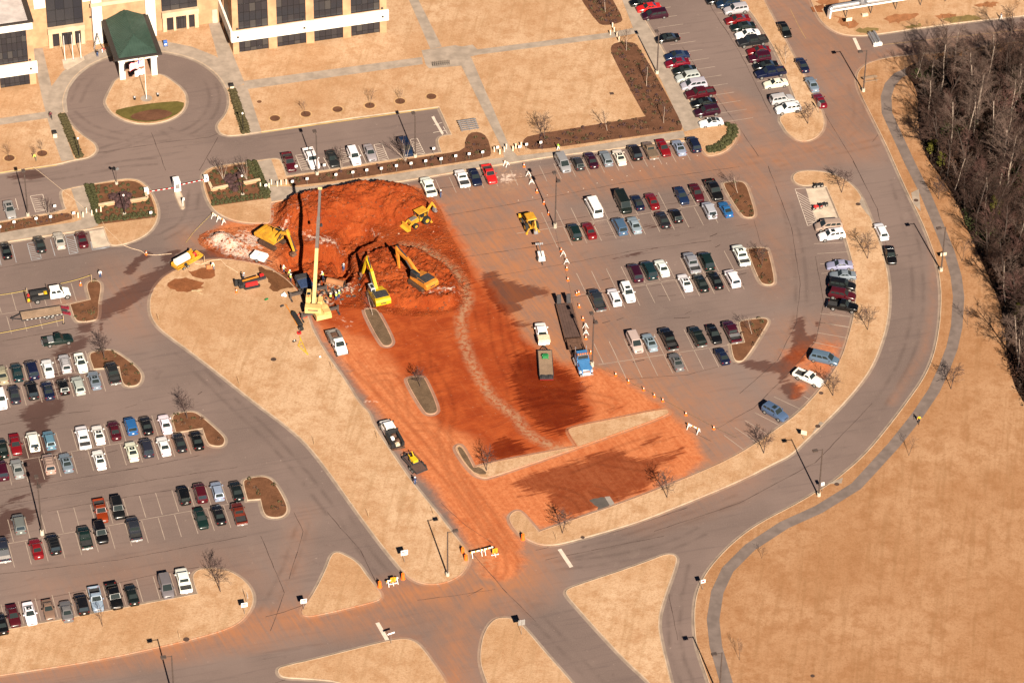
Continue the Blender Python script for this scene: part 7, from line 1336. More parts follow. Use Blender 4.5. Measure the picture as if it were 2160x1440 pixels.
for x, y, lb in ((284, 210, 'small spotlight on the lawn, nearer the west side of the flagpole'), (333, 203, 'small spotlight on the lawn, nearer the east side of the flagpole')): r = root('spotlight', G(x, y, .14), .4, lb, 'spotlight', 'flag spotlights'); mb = MB(); mb.box(-.2, .2, -.2, .2, 0, .3); P_(r, 'base', mb, BLK); mb = MB(); mb.tube((0, 0, .35), (.1, .15, .62), .22, .26, 10); P_(r, 'lamp_head', mb, GALV)
# gate: kiosk and two striped arms
r = root('gate_kiosk', G(373, 398, .15), PHI, 'white gate housing on the slim concrete island', 'gate'); mb = MB(); mb.box(-.62, .62, -.9, .9, 0, 2.1, 0, None, .05, .05); P_(r, 'housing', mb, WHITEP); mb = MB(); mb.box(-.4, .4, -.93, -.90, .6, 1.6); P_(r, 'louvre', mb, GALV)
for (a, b, lb) in (((366, 396), (309, 405), 'red and white striped barrier arm reaching to the west bed'), ((380, 390), (434, 378), 'red and white striped barrier arm reaching to the east bed')):
    A, B = G(*a, 1.1), G(*b, 1.1); hh = ang(B-A); L = (B-A).length; r = root('barrier_arm', A, hh, lb, 'barrier arm', 'gate barrier arms')
    for i in range(10): mb = MB(); mb.box(L*i/10, L*(i+1)/10, -.035, .035, -.045, .045); P_(r, 'stripe', mb, SIGNR if i % 2 == 0 else WHB)
for x, y, lb in ((309, 408, 'white arm-rest post of the gate at the west bed'), (435, 381, 'white arm-rest post of the gate at the east bed')): r = root('gate_post', G(x, y, .14), PHI, lb, 'gate post', 'gate posts'); mb = MB(); mb.box(-.42, .42, -.4, .4, 0, 1.15, 0, None, .04, .04); P_(r, 'housing', mb, WHITEP); mb = MB(); mb.box(-.15, .15, -.43, -.40, .5, .9); P_(r, 'panel', mb, GALV)
r = root('card_reader', G(386, 434, .15), 0, 'bent white card-reader post on the gate island', 'card reader'); mb = MB(); mb.path([(0, 0, 0), (0, 0, 1.1), (.15, .1, 1.35)], .06, 7); P_(r, 'post', mb, WHITEP); mb = MB(); mb.box(.0, .35, -.15, .25, 1.3, 1.65); P_(r, 'reader', mb, WHITEP)
# low L-shaped seat walls in the gate beds
for pts, lb in (([(208, 437), (242, 431)], 'low tan garden wall in the west bed, part nearest the hedge'), ([(275, 428), (311, 422), (307, 409)], 'low L-shaped tan garden wall in the west bed nearest the gate'), ([(441, 389), (447, 403), (481, 396)], 'low L-shaped tan garden wall in the east bed nearest the gate'), ([(514, 390), (549, 383)], 'low tan garden wall in the east bed, part nearest the hedge')):
    Q = [G(*p, .16) for p in pts]; r = root('garden_wall', Q[0], 0, lb, 'garden wall', 'low garden walls'); 
    for a, b in zip(Q[:-1], Q[1:]): mb = MB(); a, b = a-Q[0], b-Q[0]; mb.beam(a+Vector((0, 0, .28)), b+Vector((0, 0, .28)), .38, .56); P_(r, 'wall', mb, STUCCO); mb = MB(); mb.beam(a+Vector((0, 0, .60)), b+Vector((0, 0, .60)), .48, .08); P_(r, 'coping', mb, CREAMW)
# traffic cones, drums, barricades
CONEP = Proto(); mb = MB(); mb.box(-.2, .2, -.2, .2, 0, .04); mb.tube((0, 0, .04), (0, 0, .75), .16, .03, 10); CONEP.part('cone', mb.mesh('cone', ORB)); mb = MB(); mb.tube((0, 0, .38), (0, 0, .55), .098, .072, 10, caps=False); CONEP.part('reflective_band', mb.mesh('reflective_band', WHB))
CN = [(V(860, 280, 4, [(982, 288)])[0], 'orange cone at the walkway kerb above the lone backhoe'), (V(860, 280, 4, [(1090, 505)])[0], 'orange cone in the lane above the lone backhoe'), (V(860, 280, 4, [(1150, 602)])[0], 'orange cone in the shadow of the light pole by the backhoe'), (V(860, 280, 4, [(1190, 690)])[0], 'orange cone between the light pole and the lone backhoe'), (V(860, 280, 4, [(1295, 1002)])[0], 'orange cone just above the white A-frame barricade by the light tower'), (V(860, 280, 4, [(1342, 1155)])[0], 'orange cone below the white A-frame barricade by the light tower'), (V(860, 280, 4, [(1352, 1248)])[0], 'orange cone on the stall line between light tower and slate pickup'), (V(860, 280, 4, [(1425, 1368)])[0], 'orange cone of a close pair beside the slate pickup, lowboy side'), (V(860, 280, 4, [(1443, 1360)])[0], 'orange cone of a close pair beside the slate pickup, pickup side'), (V(1060, 600, 6.546, [(1058, 315)])[0], 'orange cone beside the middle of the lowboy trailer'), (V(1060, 600, 6.546, [(1110, 490)])[0], 'orange cone at the top of the barricade beside the lowboy trailer'), (V(1060, 600, 6.546, [(1150, 755)])[0], 'orange cone below the barricade beside the lowboy trailer'), (V(1060, 600, 6.546, [(1215, 950)])[0], 'orange cone by the blue semi and its light pole'), (V(1200, 460, 4, [(395, 1330)])[0], 'orange cone on the clay in front of the blue semi'), (V(1200, 460, 4, [(502, 1388)])[0], 'second orange cone along the tape from the blue semi'), (V(940, 820, 4, [(1670, 14)])[0], 'third orange cone along the tape from the blue semi'), (V(940, 820, 4, [(1760, 66)])[0], 'fourth orange cone along the tape from the blue semi'), (V(940, 820, 4, [(1832, 106)])[0], 'fifth orange cone along the tape, near the thin island tip'), (V(940, 820, 4, [(2027, 222)])[0], 'orange cone beside the tip of the thin island'), (V(940, 820, 4, [(2262, 340)])[0], 'orange cone at the stall lines beyond the lying barricade'), (V(0, 330, 4, [(1235, 828)])[0], 'orange cone near the yellow vacuum trailer on the lane'), (V(0, 330, 4, [(680, 1085)])[0], 'orange cone beside the dumbbell island near the white work truck'), (V(0, 330, 4, [(1995, 1146)])[0], 'orange cone on the lawn beside the drill rig')]
for (x, y), lb in CN: CONEP.put('traffic_cone', G(x, y, .14 if 'lawn' in lb else .01), random.uniform(0, 1), lb, 'traffic cone', 'orange traffic cones', None, 1.15)
DRUM = Proto(); mb = MB(); mb.tube((0, 0, 0), (0, 0, .1), .36, .34, 14); mb.tube((0, 0, .1), (0, 0, 1.0), .29, .24, 14); DRUM.part('barrel', mb.mesh('barrel', ORB))
for z in (.32, .62): mb = MB(); mb.tube((0, 0, z), (0, 0, z+.17), .287-.05*z, .278-.05*z, 14, caps=False); DRUM.part('reflective_band', mb.mesh('reflective_band', WHB))
mb = MB(); mb.tube((0, 0, 1.0), (0, 0, 1.1), .05, n=6); mb.box(-.04, .04, -.1, .1, 1.1, 1.3); DRUM.part('warning_lamp', mb.mesh('warning_lamp', YEL))
for x, y, lb in ((976, 1166, 'orange drum at the barricade, upper of the pair by the kerb'), (983, 1181, 'orange drum at the barricade, lower of the pair by the kerb'), (801, 1237, 'orange drum beside the triangular lawn'), (850, 1220, 'orange drum at the kerb of the middle lawn by the sawhorse'), (1103, 1137, 'orange drum at the kerb of the rounded lawn tip across the drive')): DRUM.put('traffic_drum', G(x, y), 0, lb, 'traffic drum', 'orange traffic drums', None, 1.1)
def sawhorse(a, b, label, n=2, name='barricade', h=1.05):
    A, B = G(*a), G(*b); L = (B-A).length; r = root(name, A, ang(B-A), label, 'barricade', 'white sawhorse barricades')
    for z in ((h,) if h < 1.2 else (h, h-.4)):
        m_ = 8; w_ = L/m_
        for i in range(m_): mb = MB(); mb.box(w_*i, w_*(i+1), -.035, .035, z-.24, z); P_(r, 'stripe', mb, WHB if i % 3 else SIGNO)
    for i in range(n):
        x = .25+(L-.5)*i/(n-1)
        for s in (-1, 1): mb = MB(); mb.beam((x, 0, h+.08), (x, s*.5, 0), .08, .07); P_(r, 'leg', mb, WHB)
        mb = MB(); mb.box(x-.04, x+.04, -.28, .28, .42, .50); P_(r, 'spreader', mb, WHB)
sawhorse((992, 1174), (1018, 1168), 'long white barricade across the clay drive, kerb-side half', 2); sawhorse((1019, 1168), (1040, 1162), 'long white barricade across the clay drive, sign-side half', 2); sawhorse((815, 1235), (840, 1227), 'white sawhorse between two orange drums beside the triangular lawn', 2); sawhorse((1114, 370), (1122, 390), 'white sawhorse under the light pole shadow near the walkway kerb', 2); sawhorse((1187, 538), (1196, 558), 'white sawhorse standing beside the cones near the light tower', 2); sawhorse((1235, 690), (1236, 708), 'white sawhorse beside the lowboy trailer', 2); sawhorse((1450, 902), (1476, 915), 'white sawhorse beyond the tip of the thin island', 2); sawhorse((448, 458), (474, 474), 'white sawhorse at the kerb above the lime pile', 3); sawhorse((1063, 347), (1073, 352), 'small sawhorse at the foot of the long walkway', 2, h=.9)
def sign_stand(px, label, face):
    r = root('sign_stand', G(*px), face, label, 'sign', 'orange signs on stands'); mb = MB()
    for a in (0, math.pi/2): mb.beam((-.5*math.cos(a), -.5*math.sin(a), .05), (.5*math.cos(a), .5*math.sin(a), .05), .1, .06)
    mb.tube((0, 0, 0), (0, 0, .5), .04, n=6); P_(r, 'stand', mb, WHB); mb = MB(); mb.box(.02, .05, -.42, .42, .45, 1.45); P_(r, 'sign_board', mb, SIGNO); mb = MB()
    for z, w in ((1.2, .22), (.95, .14), (.7, .22)): mb.box(.05, .056, -w, w, z-.05, z+.05)
    P_(r, 'lettering', mb, BLK); mb = MB()
    for s in (-1, 1): mb.ball((.03, s*.5, .12), .16, 0, .6, 7, 4)
    P_(r, 'sandbag', mb, WHITEC)
sign_stand((1044, 1170), 'orange square sign with dark marks at the end of the long barricade', ang(-NV)); sign_stand((829, 1231), 'orange square sign with dark marks on the sawhorse by the triangular lawn', ang(-NV))
# pipeline at the top edge
PIPE = simple('silver_pipe', (.62, .62, .64), .28, .75, var=.1); a, b = G(1749, 30, 1.0), G(2010, -12, 1.0); d = (b-a).normalized(); b = b+d*25
r = root('pipeline', a, ang(d), 'big silver insulated pipe on steel stands at the top of the field', 'pipeline'); L = (b-a).length; n_ = Vector((0, 1, 0)); mb = MB(); mb.tube((1.2, .55, 1.1), (L, .55, 1.1), .52, n=18); P_(r, 'pipe', mb, PIPE, True); mb = MB(); mb.path([(1.2, .55, 1.1), (.7, .5, 1.05), (.35, .42, .7), (.2, .35, -.9)], .50, 14); P_(r, 'elbow', mb, PIPE, True); mb = MB(); mb.tube((.2, -.25, .75), (L, -.25, .75), .17, n=10); mb.tube((.2, -.25, .75), (.1, -.25, -.9), .17, n=10); P_(r, 'thin_pipe', mb, WHITEP, True)
for i in range(6): x = 3.5+i*5.2; mb = MB(); mb.box(x-.12, x+.12, -.6, 1.3, .35, .5); mb.beam((x, -.5, .4), (x-.3, -.7, -.9), .12, .12); mb.beam((x, 1.2, .4), (x+.3, 1.4, -.9), .12, .12); P_(r, 'stand', mb, BMG)
mb = MB(); mb.box(6.2, 7.6, -.9, 1.9, 1.55, 1.75); mb.box(6.6, 7.2, .2, .9, 1.7, 2.6); P_(r, 'valve_frame', mb, GALV); mb = MB(); mb.box(6.4, 7.6, -1.5, -1.0, -.9, -.4); P_(r, 'anchor_block', mb, BEIGE)
for (a, b, lb) in ((Z4(1620, 0, 855, 295), Z4(1620, 0, 905, 385), 'grey trough-shaped road barrier on the cross road, nearer the stop bar'), (Z4(1620, 0, 890, 288), Z4(1620, 0, 940, 378), 'grey trough-shaped road barrier on the cross road, farther from the stop bar')):
    A, B = G(*a), G(*b); L = (B-A).length; r = root('road_barrier', A, ang(B-A), lb, 'road barrier', 'grey road barriers'); mb = MB(); mb.prism([(0, 0), (L, 0), (L, .5), (0, .5)], -.42, .42); mb.box(0, L, -.2, .2, .5, .85, 0, None, 0, .08); P_(r, 'barrier_body', mb, GALV); mb = MB(); mb.box(L-.05, L+.35, -.45, .45, 0, .55); P_(r, 'end_block', mb, WHITEP)
r = root('bleachers', G(988, 268, .14), PHI, 'small grey slatted bench stand on the lawn above the strip bed', 'bench'); mb = MB(); mb.box(-1.75, 1.75, -.16, .16, -.03, .03); me = mb.mesh('slat', GALV)
for i in range(6): link('slat', me, r, (0, -1.2+i*.48, .35+i*.09))
mb = MB()
for x in (-1.5, 0, 1.5): mb.beam((x, -1.3, .25), (x, 1.3, .75), .08, .1); mb.box(x-.04, x+.04, 1.2, 1.3, 0, .75); mb.box(x-.04, x+.04, -1.3, -1.2, 0, .3)
P_(r, 'frame', mb, GALV)
r = root('bike_rack', G(930, 137, .15), PHI-.05, 'dark bicycle rack on the plaza where the walkways cross', 'bicycle rack'); 
for i in range(9): x = -1.6+i*.4; mb = MB(); mb.path([(x, -.2, 0), (x, -.2, .8), (x, .2, .8), (x, .2, 0)], .03, 5); P_(r, 'hoop', mb, BLK)
mb = MB(); mb.tube((-1.7, -.2, .1), (1.7, -.2, .1), .03, n=5); mb.tube((-1.7, .2, .1), (1.7, .2, .1), .03, n=5); P_(r, 'rail', mb, BLK)
r = root('wooden_bench', G(1835, 170, .14), PHI, 'low grey timber bench frame on the corner lawn by the trail', 'bench'); mb = MB(); mb.box(-1.4, 1.4, -.13, .13, -.025, .025); me = mb.mesh('plank', WOOD)
for y, z in ((-.75, .45), (.75, .45), (-.18, .75), (.18, .75)): link('plank', me, r, (0, y, z))
mb = MB()
for x in (-1.1, 1.1): mb.beam((x, -.8, 0), (x, .3, .72), .08, .1); mb.beam((x, .8, 0), (x, -.3, .72), .08, .1); mb.box(x-.05, x+.05, -.85, .85, .36, .42)
P_(r, 'trestle', mb, WOOD)
r = root('step_ladder', G(208, 104, .14), PHI, 'tall A-frame ladder leaning open beside the canopy tower', 'ladder'); mb = MB()
for s in (-.3, .3): mb.beam((-.9, s, 0), (0, s*.6, 3.6), .07, .1); mb.beam((.9, s, 0), (.02, s*.6, 3.6), .06, .08)
P_(r, 'side_rail', mb, GALV); 
for i in range(9): mb = MB(); t = (i+1)/10; mb.beam((-.9+.9*t, -.28, 3.6*t), (-.9+.9*t, .28, 3.6*t), .06, .05); P_(r, 'rung', mb, GALV)
# motorcycles
def motorcycle(px, hdg, paint, label):
    r = root('motorcycle', G(*px, .02), hdg, label, 'motorcycle', 'motorcycles on the pale pad')
    for x in (.72, -.72): mb = MB(); mb.tube((x, -.07, .32), (x, .07, .32), .32, n=16); w_ = P_(r, 'wheel', mb, TYRE); mb = MB(); mb.tube((x, -.075, .32), (x, .075, .32), .18, n=10); P_(w_, 'rim', mb, CHROME)
    mb = MB(); mb.prism([(.5, .7), (.3, .98), (-.1, .92), (-.15, .6), (.1, .35), (.4, .4)], -.18, .18); P_(r, 'fuel_tank', mb, paint); mb = MB(); mb.box(-.2, .3, -.2, .2, .25, .6); P_(r, 'engine', mb, CHROME); mb = MB(); mb.prism([(-.05, .82), (-.9, .92), (-.85, .75), (-.1, .68)], -.16, .16); P_(r, 'seat', mb, BLACKP); mb = MB(); mb.beam((.72, .09, .32), (.42, .09, .95), .05, .05); mb.beam((.72, -.09, .32), (.42, -.09, .95), .05, .05); mb.path([(.3, -.38, 1.02), (.42, -.1, 1.0), (.42, .1, 1.0), (.3, .38, 1.02)], .025, 5); P_(r, 'fork_and_handlebar', mb, CHROME); mb = MB(); mb.prism([(.45, .75), (.75, .7), (.62, 1.05), (.4, 1.08)], -.2, .2); P_(r, 'fairing', mb, paint); mb = MB(); mb.prism([(-.55, .62), (-1.0, .7), (-1.02, .62), (-.6, .5)], -.13, .13); P_(r, 'rear_fender', mb, paint)
motorcycle((1726, 396), ang(-UV), BLK, 'black motorcycle at the top of the pale motorcycle pad'); motorcycle((1724, 442), ang(-UV)+.1, REDP, 'red motorcycle in front of a dark one on the pale pad'); motorcycle((1736, 438), ang(-UV)+.2, BLK, 'dark motorcycle tucked behind the red one on the pale pad')
# loose things round the crane and drill
def thing1(name, label, cat, p, rz, parts, group=None):
    r = root(name, p, rz, label, cat, group)
    for n, mb, m in parts: P_(r, n, mb, m)
    return r
p = G(627, 674, .5); p.z = .13; h_ = facing((616, 655), (639, 692)); mb = MB(); mb.tube((-1.9, 0, .45), (1.75, 0, .45), .44, n=18); mb.ball((-1.9, 0, .45), .43); mb2 = MB(); mb2.tube((1.75, 0, .45), (1.95, 0, .45), .40, .30, 16); thing1('culvert_tank', 'long black cylindrical tank lying on the lawn beside the crane', 'tank', p, h_, [('barrel', mb, BLACKP), ('end_cap', mb2, BLACKP)])
p = G(635, 695, .3); p.z = .13; mb = MB(); mb.tube((0, -.3, .45), (0, .3, .45), .44, n=16); mb2 = MB(); mb2.tube((0, -.31, .45), (0, .31, .45), .22, n=12); thing1('loose_tyre', 'black ring-shaped drum with a pale hub below the long tank', 'drum', p, h_+.2, [('tread', mb, TYRE), ('hub', mb2, GALV)]); p = G(631, 703, .1); p.z = .13; mb = MB(); mb.tube((0, 0, 0), (0, 0, .22), .42, .38, 14); mb2 = MB(); mb2.tube((0, 0, .22), (0, 0, .28), .2, .18, 10); thing1('reel_disc', 'rust-red flat disc on the lawn below the black drum', 'disc', p, 0, [('disc', mb, SIGNR), ('cap', mb2, BLACKP)])
def coil(px, R_, n, mat, label, name, z=.16, r_=.04):
    mb = MB(); pts = [(R_*(1-.06*math.sin(t*2.7))*math.cos(t), R_*.85*math.sin(t), .05+.02*math.sin(t*1.9)) for t in [i*.4 for i in range(n)]]; mb.path(pts, r_, 5); o = link(name, mb.mesh(name, mat), None, G(*px, z), 0, label, 'hose'); return o
coil((638, 666), .85, 44, REDP, 'coil of red hose on the lawn by the crane outrigger', 'hose_coil')
def rope(pts, r_, mat, label, name, cat, z=.16, sag=0):
    Q = [G(p[0], p[1], p[2] if len(p) > 2 else z) for p in pts]; o_ = Q[0].copy(); mb = MB(); fine = []
    for a, b in zip(Q[:-1], Q[1:]):
        k = 8 if sag else 1
        for i in range(k): t = i/k; q = a.lerp(b, t); q.z -= sag*4*t*(1-t); fine.append(q-o_)
    fine.append(Q[-1]-o_); mb.path(fine, r_, 5); return link(name, mb.mesh(name, mat), None, o_, 0, label, cat)
rope([(632, 709), (640, 728), (650, 748), (642, 741), (629, 729), (634, 715), (632, 709)], .07, LEM, 'yellow lifting sling dropped on the lawn below the black tank', 'lifting_sling', 'sling'); rope([(628, 728), (639, 724), (645, 742), (632, 732)], .05, LEM, 'short yellow strap lying inside the dropped lifting sling', 'strap', 'strap'); rope([(601, 641), (614, 662), (627, 686)], .07, ORA, 'orange pole lying along the lawn beside the black tank', 'orange_pole', 'pole'); rope([(604, 642), (611, 655), (616, 668)], .05, ORA, 'shorter orange pole next to the long one by the black tank', 'orange_pole', 'pole')
HOSE = simple('pale_hose', (.62, .46, .32), .7); rope([(262, 518), (278, 524), (297, 529), (308, 537), (330, 538), (362, 535)], .045, HOSE, 'pale hose crossing the lane to the yellow vacuum trailer', 'hose', 'hose', .05); rope([(407, 547), (412, 556), (424, 558), (434, 554), (447, 549), (465, 547), (478, 561), (488, 566), (502, 575)], .045, HOSE, 'pale hose looping from the vacuum trailer across the lawn edge', 'hose', 'hose', .17); rope([(70, 352), (98, 374), (130, 400), (165, 428), (188, 450), (213, 461), (222, 480), (260, 517)], .03, HOSE, 'pale tape line running past the west gate bed', 'tape_line', 'tape', .3)
TAPE = simple('caution_tape', (.55, .40, .08), .6, var=.1); TAPED = simple('dusty_tape', (.20, .15, .07), .7, var=.1); rope([(-20, 706, .9), (134, 674, .9)], .03, TAPE, 'yellow caution tape below the flatbed trailer', 'caution_tape', 'tape', sag=.15); rope([(128, 598, .9), (192, 580, .9)], .03, TAPE, 'yellow caution tape from the white service truck to the island post', 'caution_tape', 'tape', sag=.15); rope([(-20, 624, .9), (57, 612, .9)], .03, TAPE, 'yellow caution tape end left of the white service truck', 'caution_tape', 'tape', sag=.15); rope([(446, 452, 1), (410, 488, .6), (392, 512, .2)], .018, TAPE, 'caution tape slung from the sawhorse above the lime pile', 'caution_tape', 'tape'); rope([(1172, 470, .8), (1187, 540, .9), (1202, 590, .9), (1218, 660, .9), (1236, 730, .9), (1250, 766, .9)], .015, TAPED, 'caution tape strung along the cones beside the lowboy trailer', 'caution_tape', 'tape', sag=.1); rope([(1250, 766, .9), (1300, 790, .9), (1372, 826, .9), (1480, 885, .9), (1560, 925, .9)], .014, TAPED, 'caution tape strung from the blue semi across the stained lot', 'caution_tape', 'tape', sag=.1); rope([(560, 392, 1), (604, 390, 1), (617, 388, 1)], .018, TAPE, 'caution tape strung between bollards near the crane tip shadow', 'caution_tape', 'tape', sag=.1)
for x, y, lb in ((134, 682, 'dark stake on a foot holding tape below the flatbed trailer'), (193, 596, 'timber stake in the top of the dumbbell island'), (57, 624, 'thin stake ending the short tape by the white truck'), (431, 556, 'thin pale stake beside the lime pile')): r = root('stake', G(x, y, .0), 0, lb, 'stake', 'stakes holding tape'); mb = MB(); mb.beam((0, 0, 0), (.05, .02, 1.7), .08, .08); P_(r, 'post', mb, STAKE); mb = MB(); mb.tube((0, 0, 0), (0, 0, .06), .25, .2, 9); P_(r, 'foot', mb, BLK)
for x, y in V(500, 1080, 4, [(1112, 45), (1658, 22)])+V(540, 600, 4, [(1022, 1300), (640, 712), (490, 1350)])+V(0, 560, 4, [(1340, 468), (2018, 1000)])+V(0, 1080, 4, [(1517, 1075)])+V(940, 820, 4, [(932, 1270)]): r = root('survey_stake', G(x, y, .13), 0, 'thin dark survey stake stuck in the dry lawn', 'stake', 'survey stakes in the lawn'); mb = MB(); mb.beam((0, 0, 0), (random.uniform(-.1, .1), random.uniform(-.1, .1), 1.5), .045, .045); P_(r, 'post', mb, STAKE)
for i, (x, y) in enumerate(((596, 624), (600, 622), (602, 625))): r = root('white_bag', G(x, y, .13), i, 'white bag in the little heap on the lawn near the drill rig', 'bag', 'heap of white bags'); mb = MB(); mb.ball((0, 0, .2), .32, 0, .7); P_(r, 'sack', mb, WHITEC); mb = MB(); mb.ball((.1, .1, .42), .12, 0, .8); P_(r, 'knot', mb, WHITEC)
for x, y, lb, m in ((621, 720, 'small black and white tool case on the lawn beside the yellow sling', BLACKP), (675, 753, 'small white jug on the lawn by the clay drive kerb', WHITEP), (595, 646, 'short dark steel bar lying on the lawn beside the orange pole', DKG), (562, 632, 'short green bottle-like tube on the lawn', GRNP)): r = root('site_tool', G(x, y, .13), .6, lb, 'tool', 'small tools on the lawn'); mb = MB(); mb.box(-.35 if m is not WHITEP else -.15, .35 if m is not WHITEP else .15, -.12, .12, 0, .2); P_(r, 'body', mb, m); mb = MB(); mb.box(-.1, .1, -.08, .08, .2, .28); P_(r, 'handle', mb, WHB if m is BLACKP else m)
# pipes, spoil boards and broken concrete at the bottom of the pit
def pipe(a, b, r_, mat, label, name='sewer_pipe', dzz=.5):
    A, B = G(*a), G(*b); A.z = dz(A.x, A.y)+dzz; B.z = dz(B.x, B.y)+dzz; mb = MB(); d = B-A; mb.tube((0, 0, 0), d, r_, n=18); r = root(name, A, 0, label, 'pipe', 'pipes in the pit'); P_(r, 'barrel', mb, mat, True); mb = MB(); mb.tube(d*.93, d*1.0, r_*1.12, n=18); P_(r, 'bell', mb, mat); mb = MB(); mb.tube(d*.999, d*1.006, r_*.8, n=16); P_(r, 'opening', mb, BLK)
CLAYP = m_concrete('muddy_pipe', (.34, .15, .07)); pipe((598, 563), (634, 578), .62, CLAYP, 'wide muddy pipe lying at the left end of the pit'); pipe((690, 596), (726, 604), .60, CLAYP, 'wide muddy pipe lying at the right of the crane boom'); pipe((640, 590), (655, 600), .5, CLAYP, 'short muddy pipe stub under the crane boom')
rnd = random.Random(11); CHUNK = []
for k in range(4):
    mb = MB(); mb.ball((0, 0, 0), .4, 0, .6, 6, 4); mb.v = [v*rnd.uniform(.7, 1.3) for v in mb.v]; CHUNK.append(mb.mesh('chunk', [m_concrete('broken_concrete', (.36, .25, .19)), DKG, BMG, CLAYP][k], fix=True))
r = root('rubble_heap', G(700, 615), 0, 'jumble of broken concrete and black pipe ends beside the crane', 'rubble heap'); r.location.z = dz(r.location.x, r.location.y)
for k in range(130): x, y = rnd.gauss(-.3, 2.1), rnd.gauss(.4, 1.5); q = r.location+Vector((x, y, 0)); o = link('chunk', CHUNK[k % 4], r, (x, y, dz(q.x, q.y)-r.location.z+.1)); o.scale = (rnd.uniform(.4, 1.3), rnd.uniform(.4, 1.2), rnd.uniform(.4, 1)); o.rotation_euler = (rnd.random(), rnd.random(), rnd.random()*6)
mb = MB(); rnd = random.Random(21); DGN = 2600
for k in range(DGN):
    p = (rnd.uniform(DIG[:, 0].min(), DIG[:, 0].max()), rnd.uniform(DIG[:, 1].min(), DIG[:, 1].max()))
    if sdist(np.array([p]), DIG)[0] < .3: continue
    s = abs(rnd.gauss(0, .10))+.05; z = dz(*p, True)
    if s > .1: mb.ball((p[0], p[1], z+s*.2), s*(.6 if k % 40 == 0 else 1), 2 if k % 40 == 0 else k % 2, .7, 5, 3)
o = link('clods', mb.mesh('clods', [simple('clay_clod', (.24, .055, .017), .95), simple('dark_clod', (.15, .04, .015), .95), simple('pale_clod', (.42, .25, .17), .95)], fix=False), kind='stuff')
for a, b, lb in (((1668, 60), (1671, 68), 'rust-red stake near the cars on the narrow lawn'),): pass
r = root('broken_boards', G(415, 613, .14), .3, 'two pale boards forming an angle in the muddy patch on the lawn', 'boards'); mb = MB(); mb.box(-.9, .9, -.1, .1, 0, .1); me = mb.mesh('plank', STAKE); link('plank', me, r, (0, 0, 0), -.2); link('plank', me, r, (.2, -.6, 0), -1.0)
r = root('plywood_sheet', G(443, 567, .14), .2, 'orange-brown board standing beside the lone worker on the lawn', 'board'); mb = MB(); mb.box(-.6, .6, -.04, .04, 0, .9); P_(r, 'sheet', mb, simple('orange_ply', (.45, .16, .06), .8)); mb = MB(); mb.box(-.5, -.4, .04, .3, 0, .08); mb.box(.4, .5, .04, .3, 0, .08); P_(r, 'foot', mb, STAKE)
# ------------------------------------------------------------------ people: one skinned body each, hair or helmet and vest as parts
def body_mesh(name, J, mats, shirt_lo=.88, pant=0, lean=0):
    """J: joint positions. Grows one continuous surface with a Skin modifier, then paints cloth by height and limb"""
    vs, es, rad = [], [], []
    def add(p, r, par=None):
        vs.append(p); rad.append(r); i = len(vs)-1
        if par is not None: es.append((par, i))
        return i
    pel = add(J['pelvis'], .135); wa = add(J['waist'], .125, pel); ch = add(J['chest'], .150, wa); nk = add(J['neck'], .058, ch); hb = add(J['chin'], .075, nk); hd_ = add(J['head'], .105, hb); add(J['crown'], .075, hd_); no = add(J['nose'], .022, hd_)
    tag_ = {}
    for s in ('l', 'r'):
        h = add(J['hip'+s], .105, pel); k = add(J['knee'+s], .068, h); a = add(J['ankle'+s], .045, k); t = add(J['toe'+s], .042, a)
        sh = add(J['sho'+s], .068, ch); el = add(J['elb'+s], .047, sh); wr = add(J['wri'+s], .032, el); d = (Vector(J['wri'+s])-Vector(J['elb'+s])).normalized(); sd = d.cross(Vector((1, 0, 0))).normalized() if abs(d.x) < .9 else Vector((0, 1, 0)); pm = Vector(J['wri'+s])+d*.06; pa = add(tuple(pm), .036, wr)
        for k_, (o, L) in enumerate(((-.027, .075), (-.009, .088), (.010, .082), (.028, .062))): f1 = pm+sd*o+d*L*.55; f2 = f1+(d+Vector((.35, 0, 0))).normalized()*L*.5; q = add(tuple(f1), .009, pa); add(tuple(f2), .008, q)
        th = add(tuple(pm-sd*.045+d*.01), .011, wr); add(tuple(pm-sd*.06+d*.05), .009, th)
    me = bpy.data.meshes.new(name); me.from_pydata(vs, es, []); o = bpy.data.objects.new('person_build', me); COL.objects.link(o); m = o.modifiers.new('Skin', 'SKIN'); m.use_smooth_shade = True
    for i, r in enumerate(rad): me.skin_vertices[0].data[i].radius = (r, r)
    me.skin_vertices[0].data[0].use_root = True; sm = o.modifiers.new('Sub', 'SUBSURF'); sm.levels = 1; dgz = bpy.context.evaluated_depsgraph_get(); out = bpy.data.meshes.new_from_object(o.evaluated_get(dgz)); bpy.data.objects.remove(o); out.name = name
    segs = []
    for s in ('l', 'r'): segs += [(J['hip'+s], J['knee'+s], 1), (J['knee'+s], J['ankle'+s], 1), (J['ankle'+s], J['toe'+s], 3), (J['sho'+s], J['elb'+s], 0), (J['elb'+s], J['wri'+s], 0)]
    segs += [(J['pelvis'], J['waist'], 1), (J['waist'], J['chest'], 0), (J['chest'], J['neck'], 0), (J['neck'], J['chin'], 2), (J['chin'], J['crown'], 2)]
    def nearest(p):
        b = (9, 0)
        for a, c, t in segs:
            a, c = Vector(a), Vector(c); d = c-a; u = max(0, min(1, (p-a).dot(d)/d.length_squared)); b = min(b, ((p-a-d*u).length, t))
        wl_ = min((p-Vector(J['wril'])).length, (p-Vector(J['wrir'])).length)
        return 2 if wl_ < .13 and b[1] == 0 and b[0] < .2 and min((p-Vector(J['elbl'])).length, (p-Vector(J['elbr'])).length) > .16 else b[1]
    for mm in range(4): out.materials.append(None)
    out.polygons.foreach_set('material_index', [nearest(f.center) for f in out.polygons]); return out
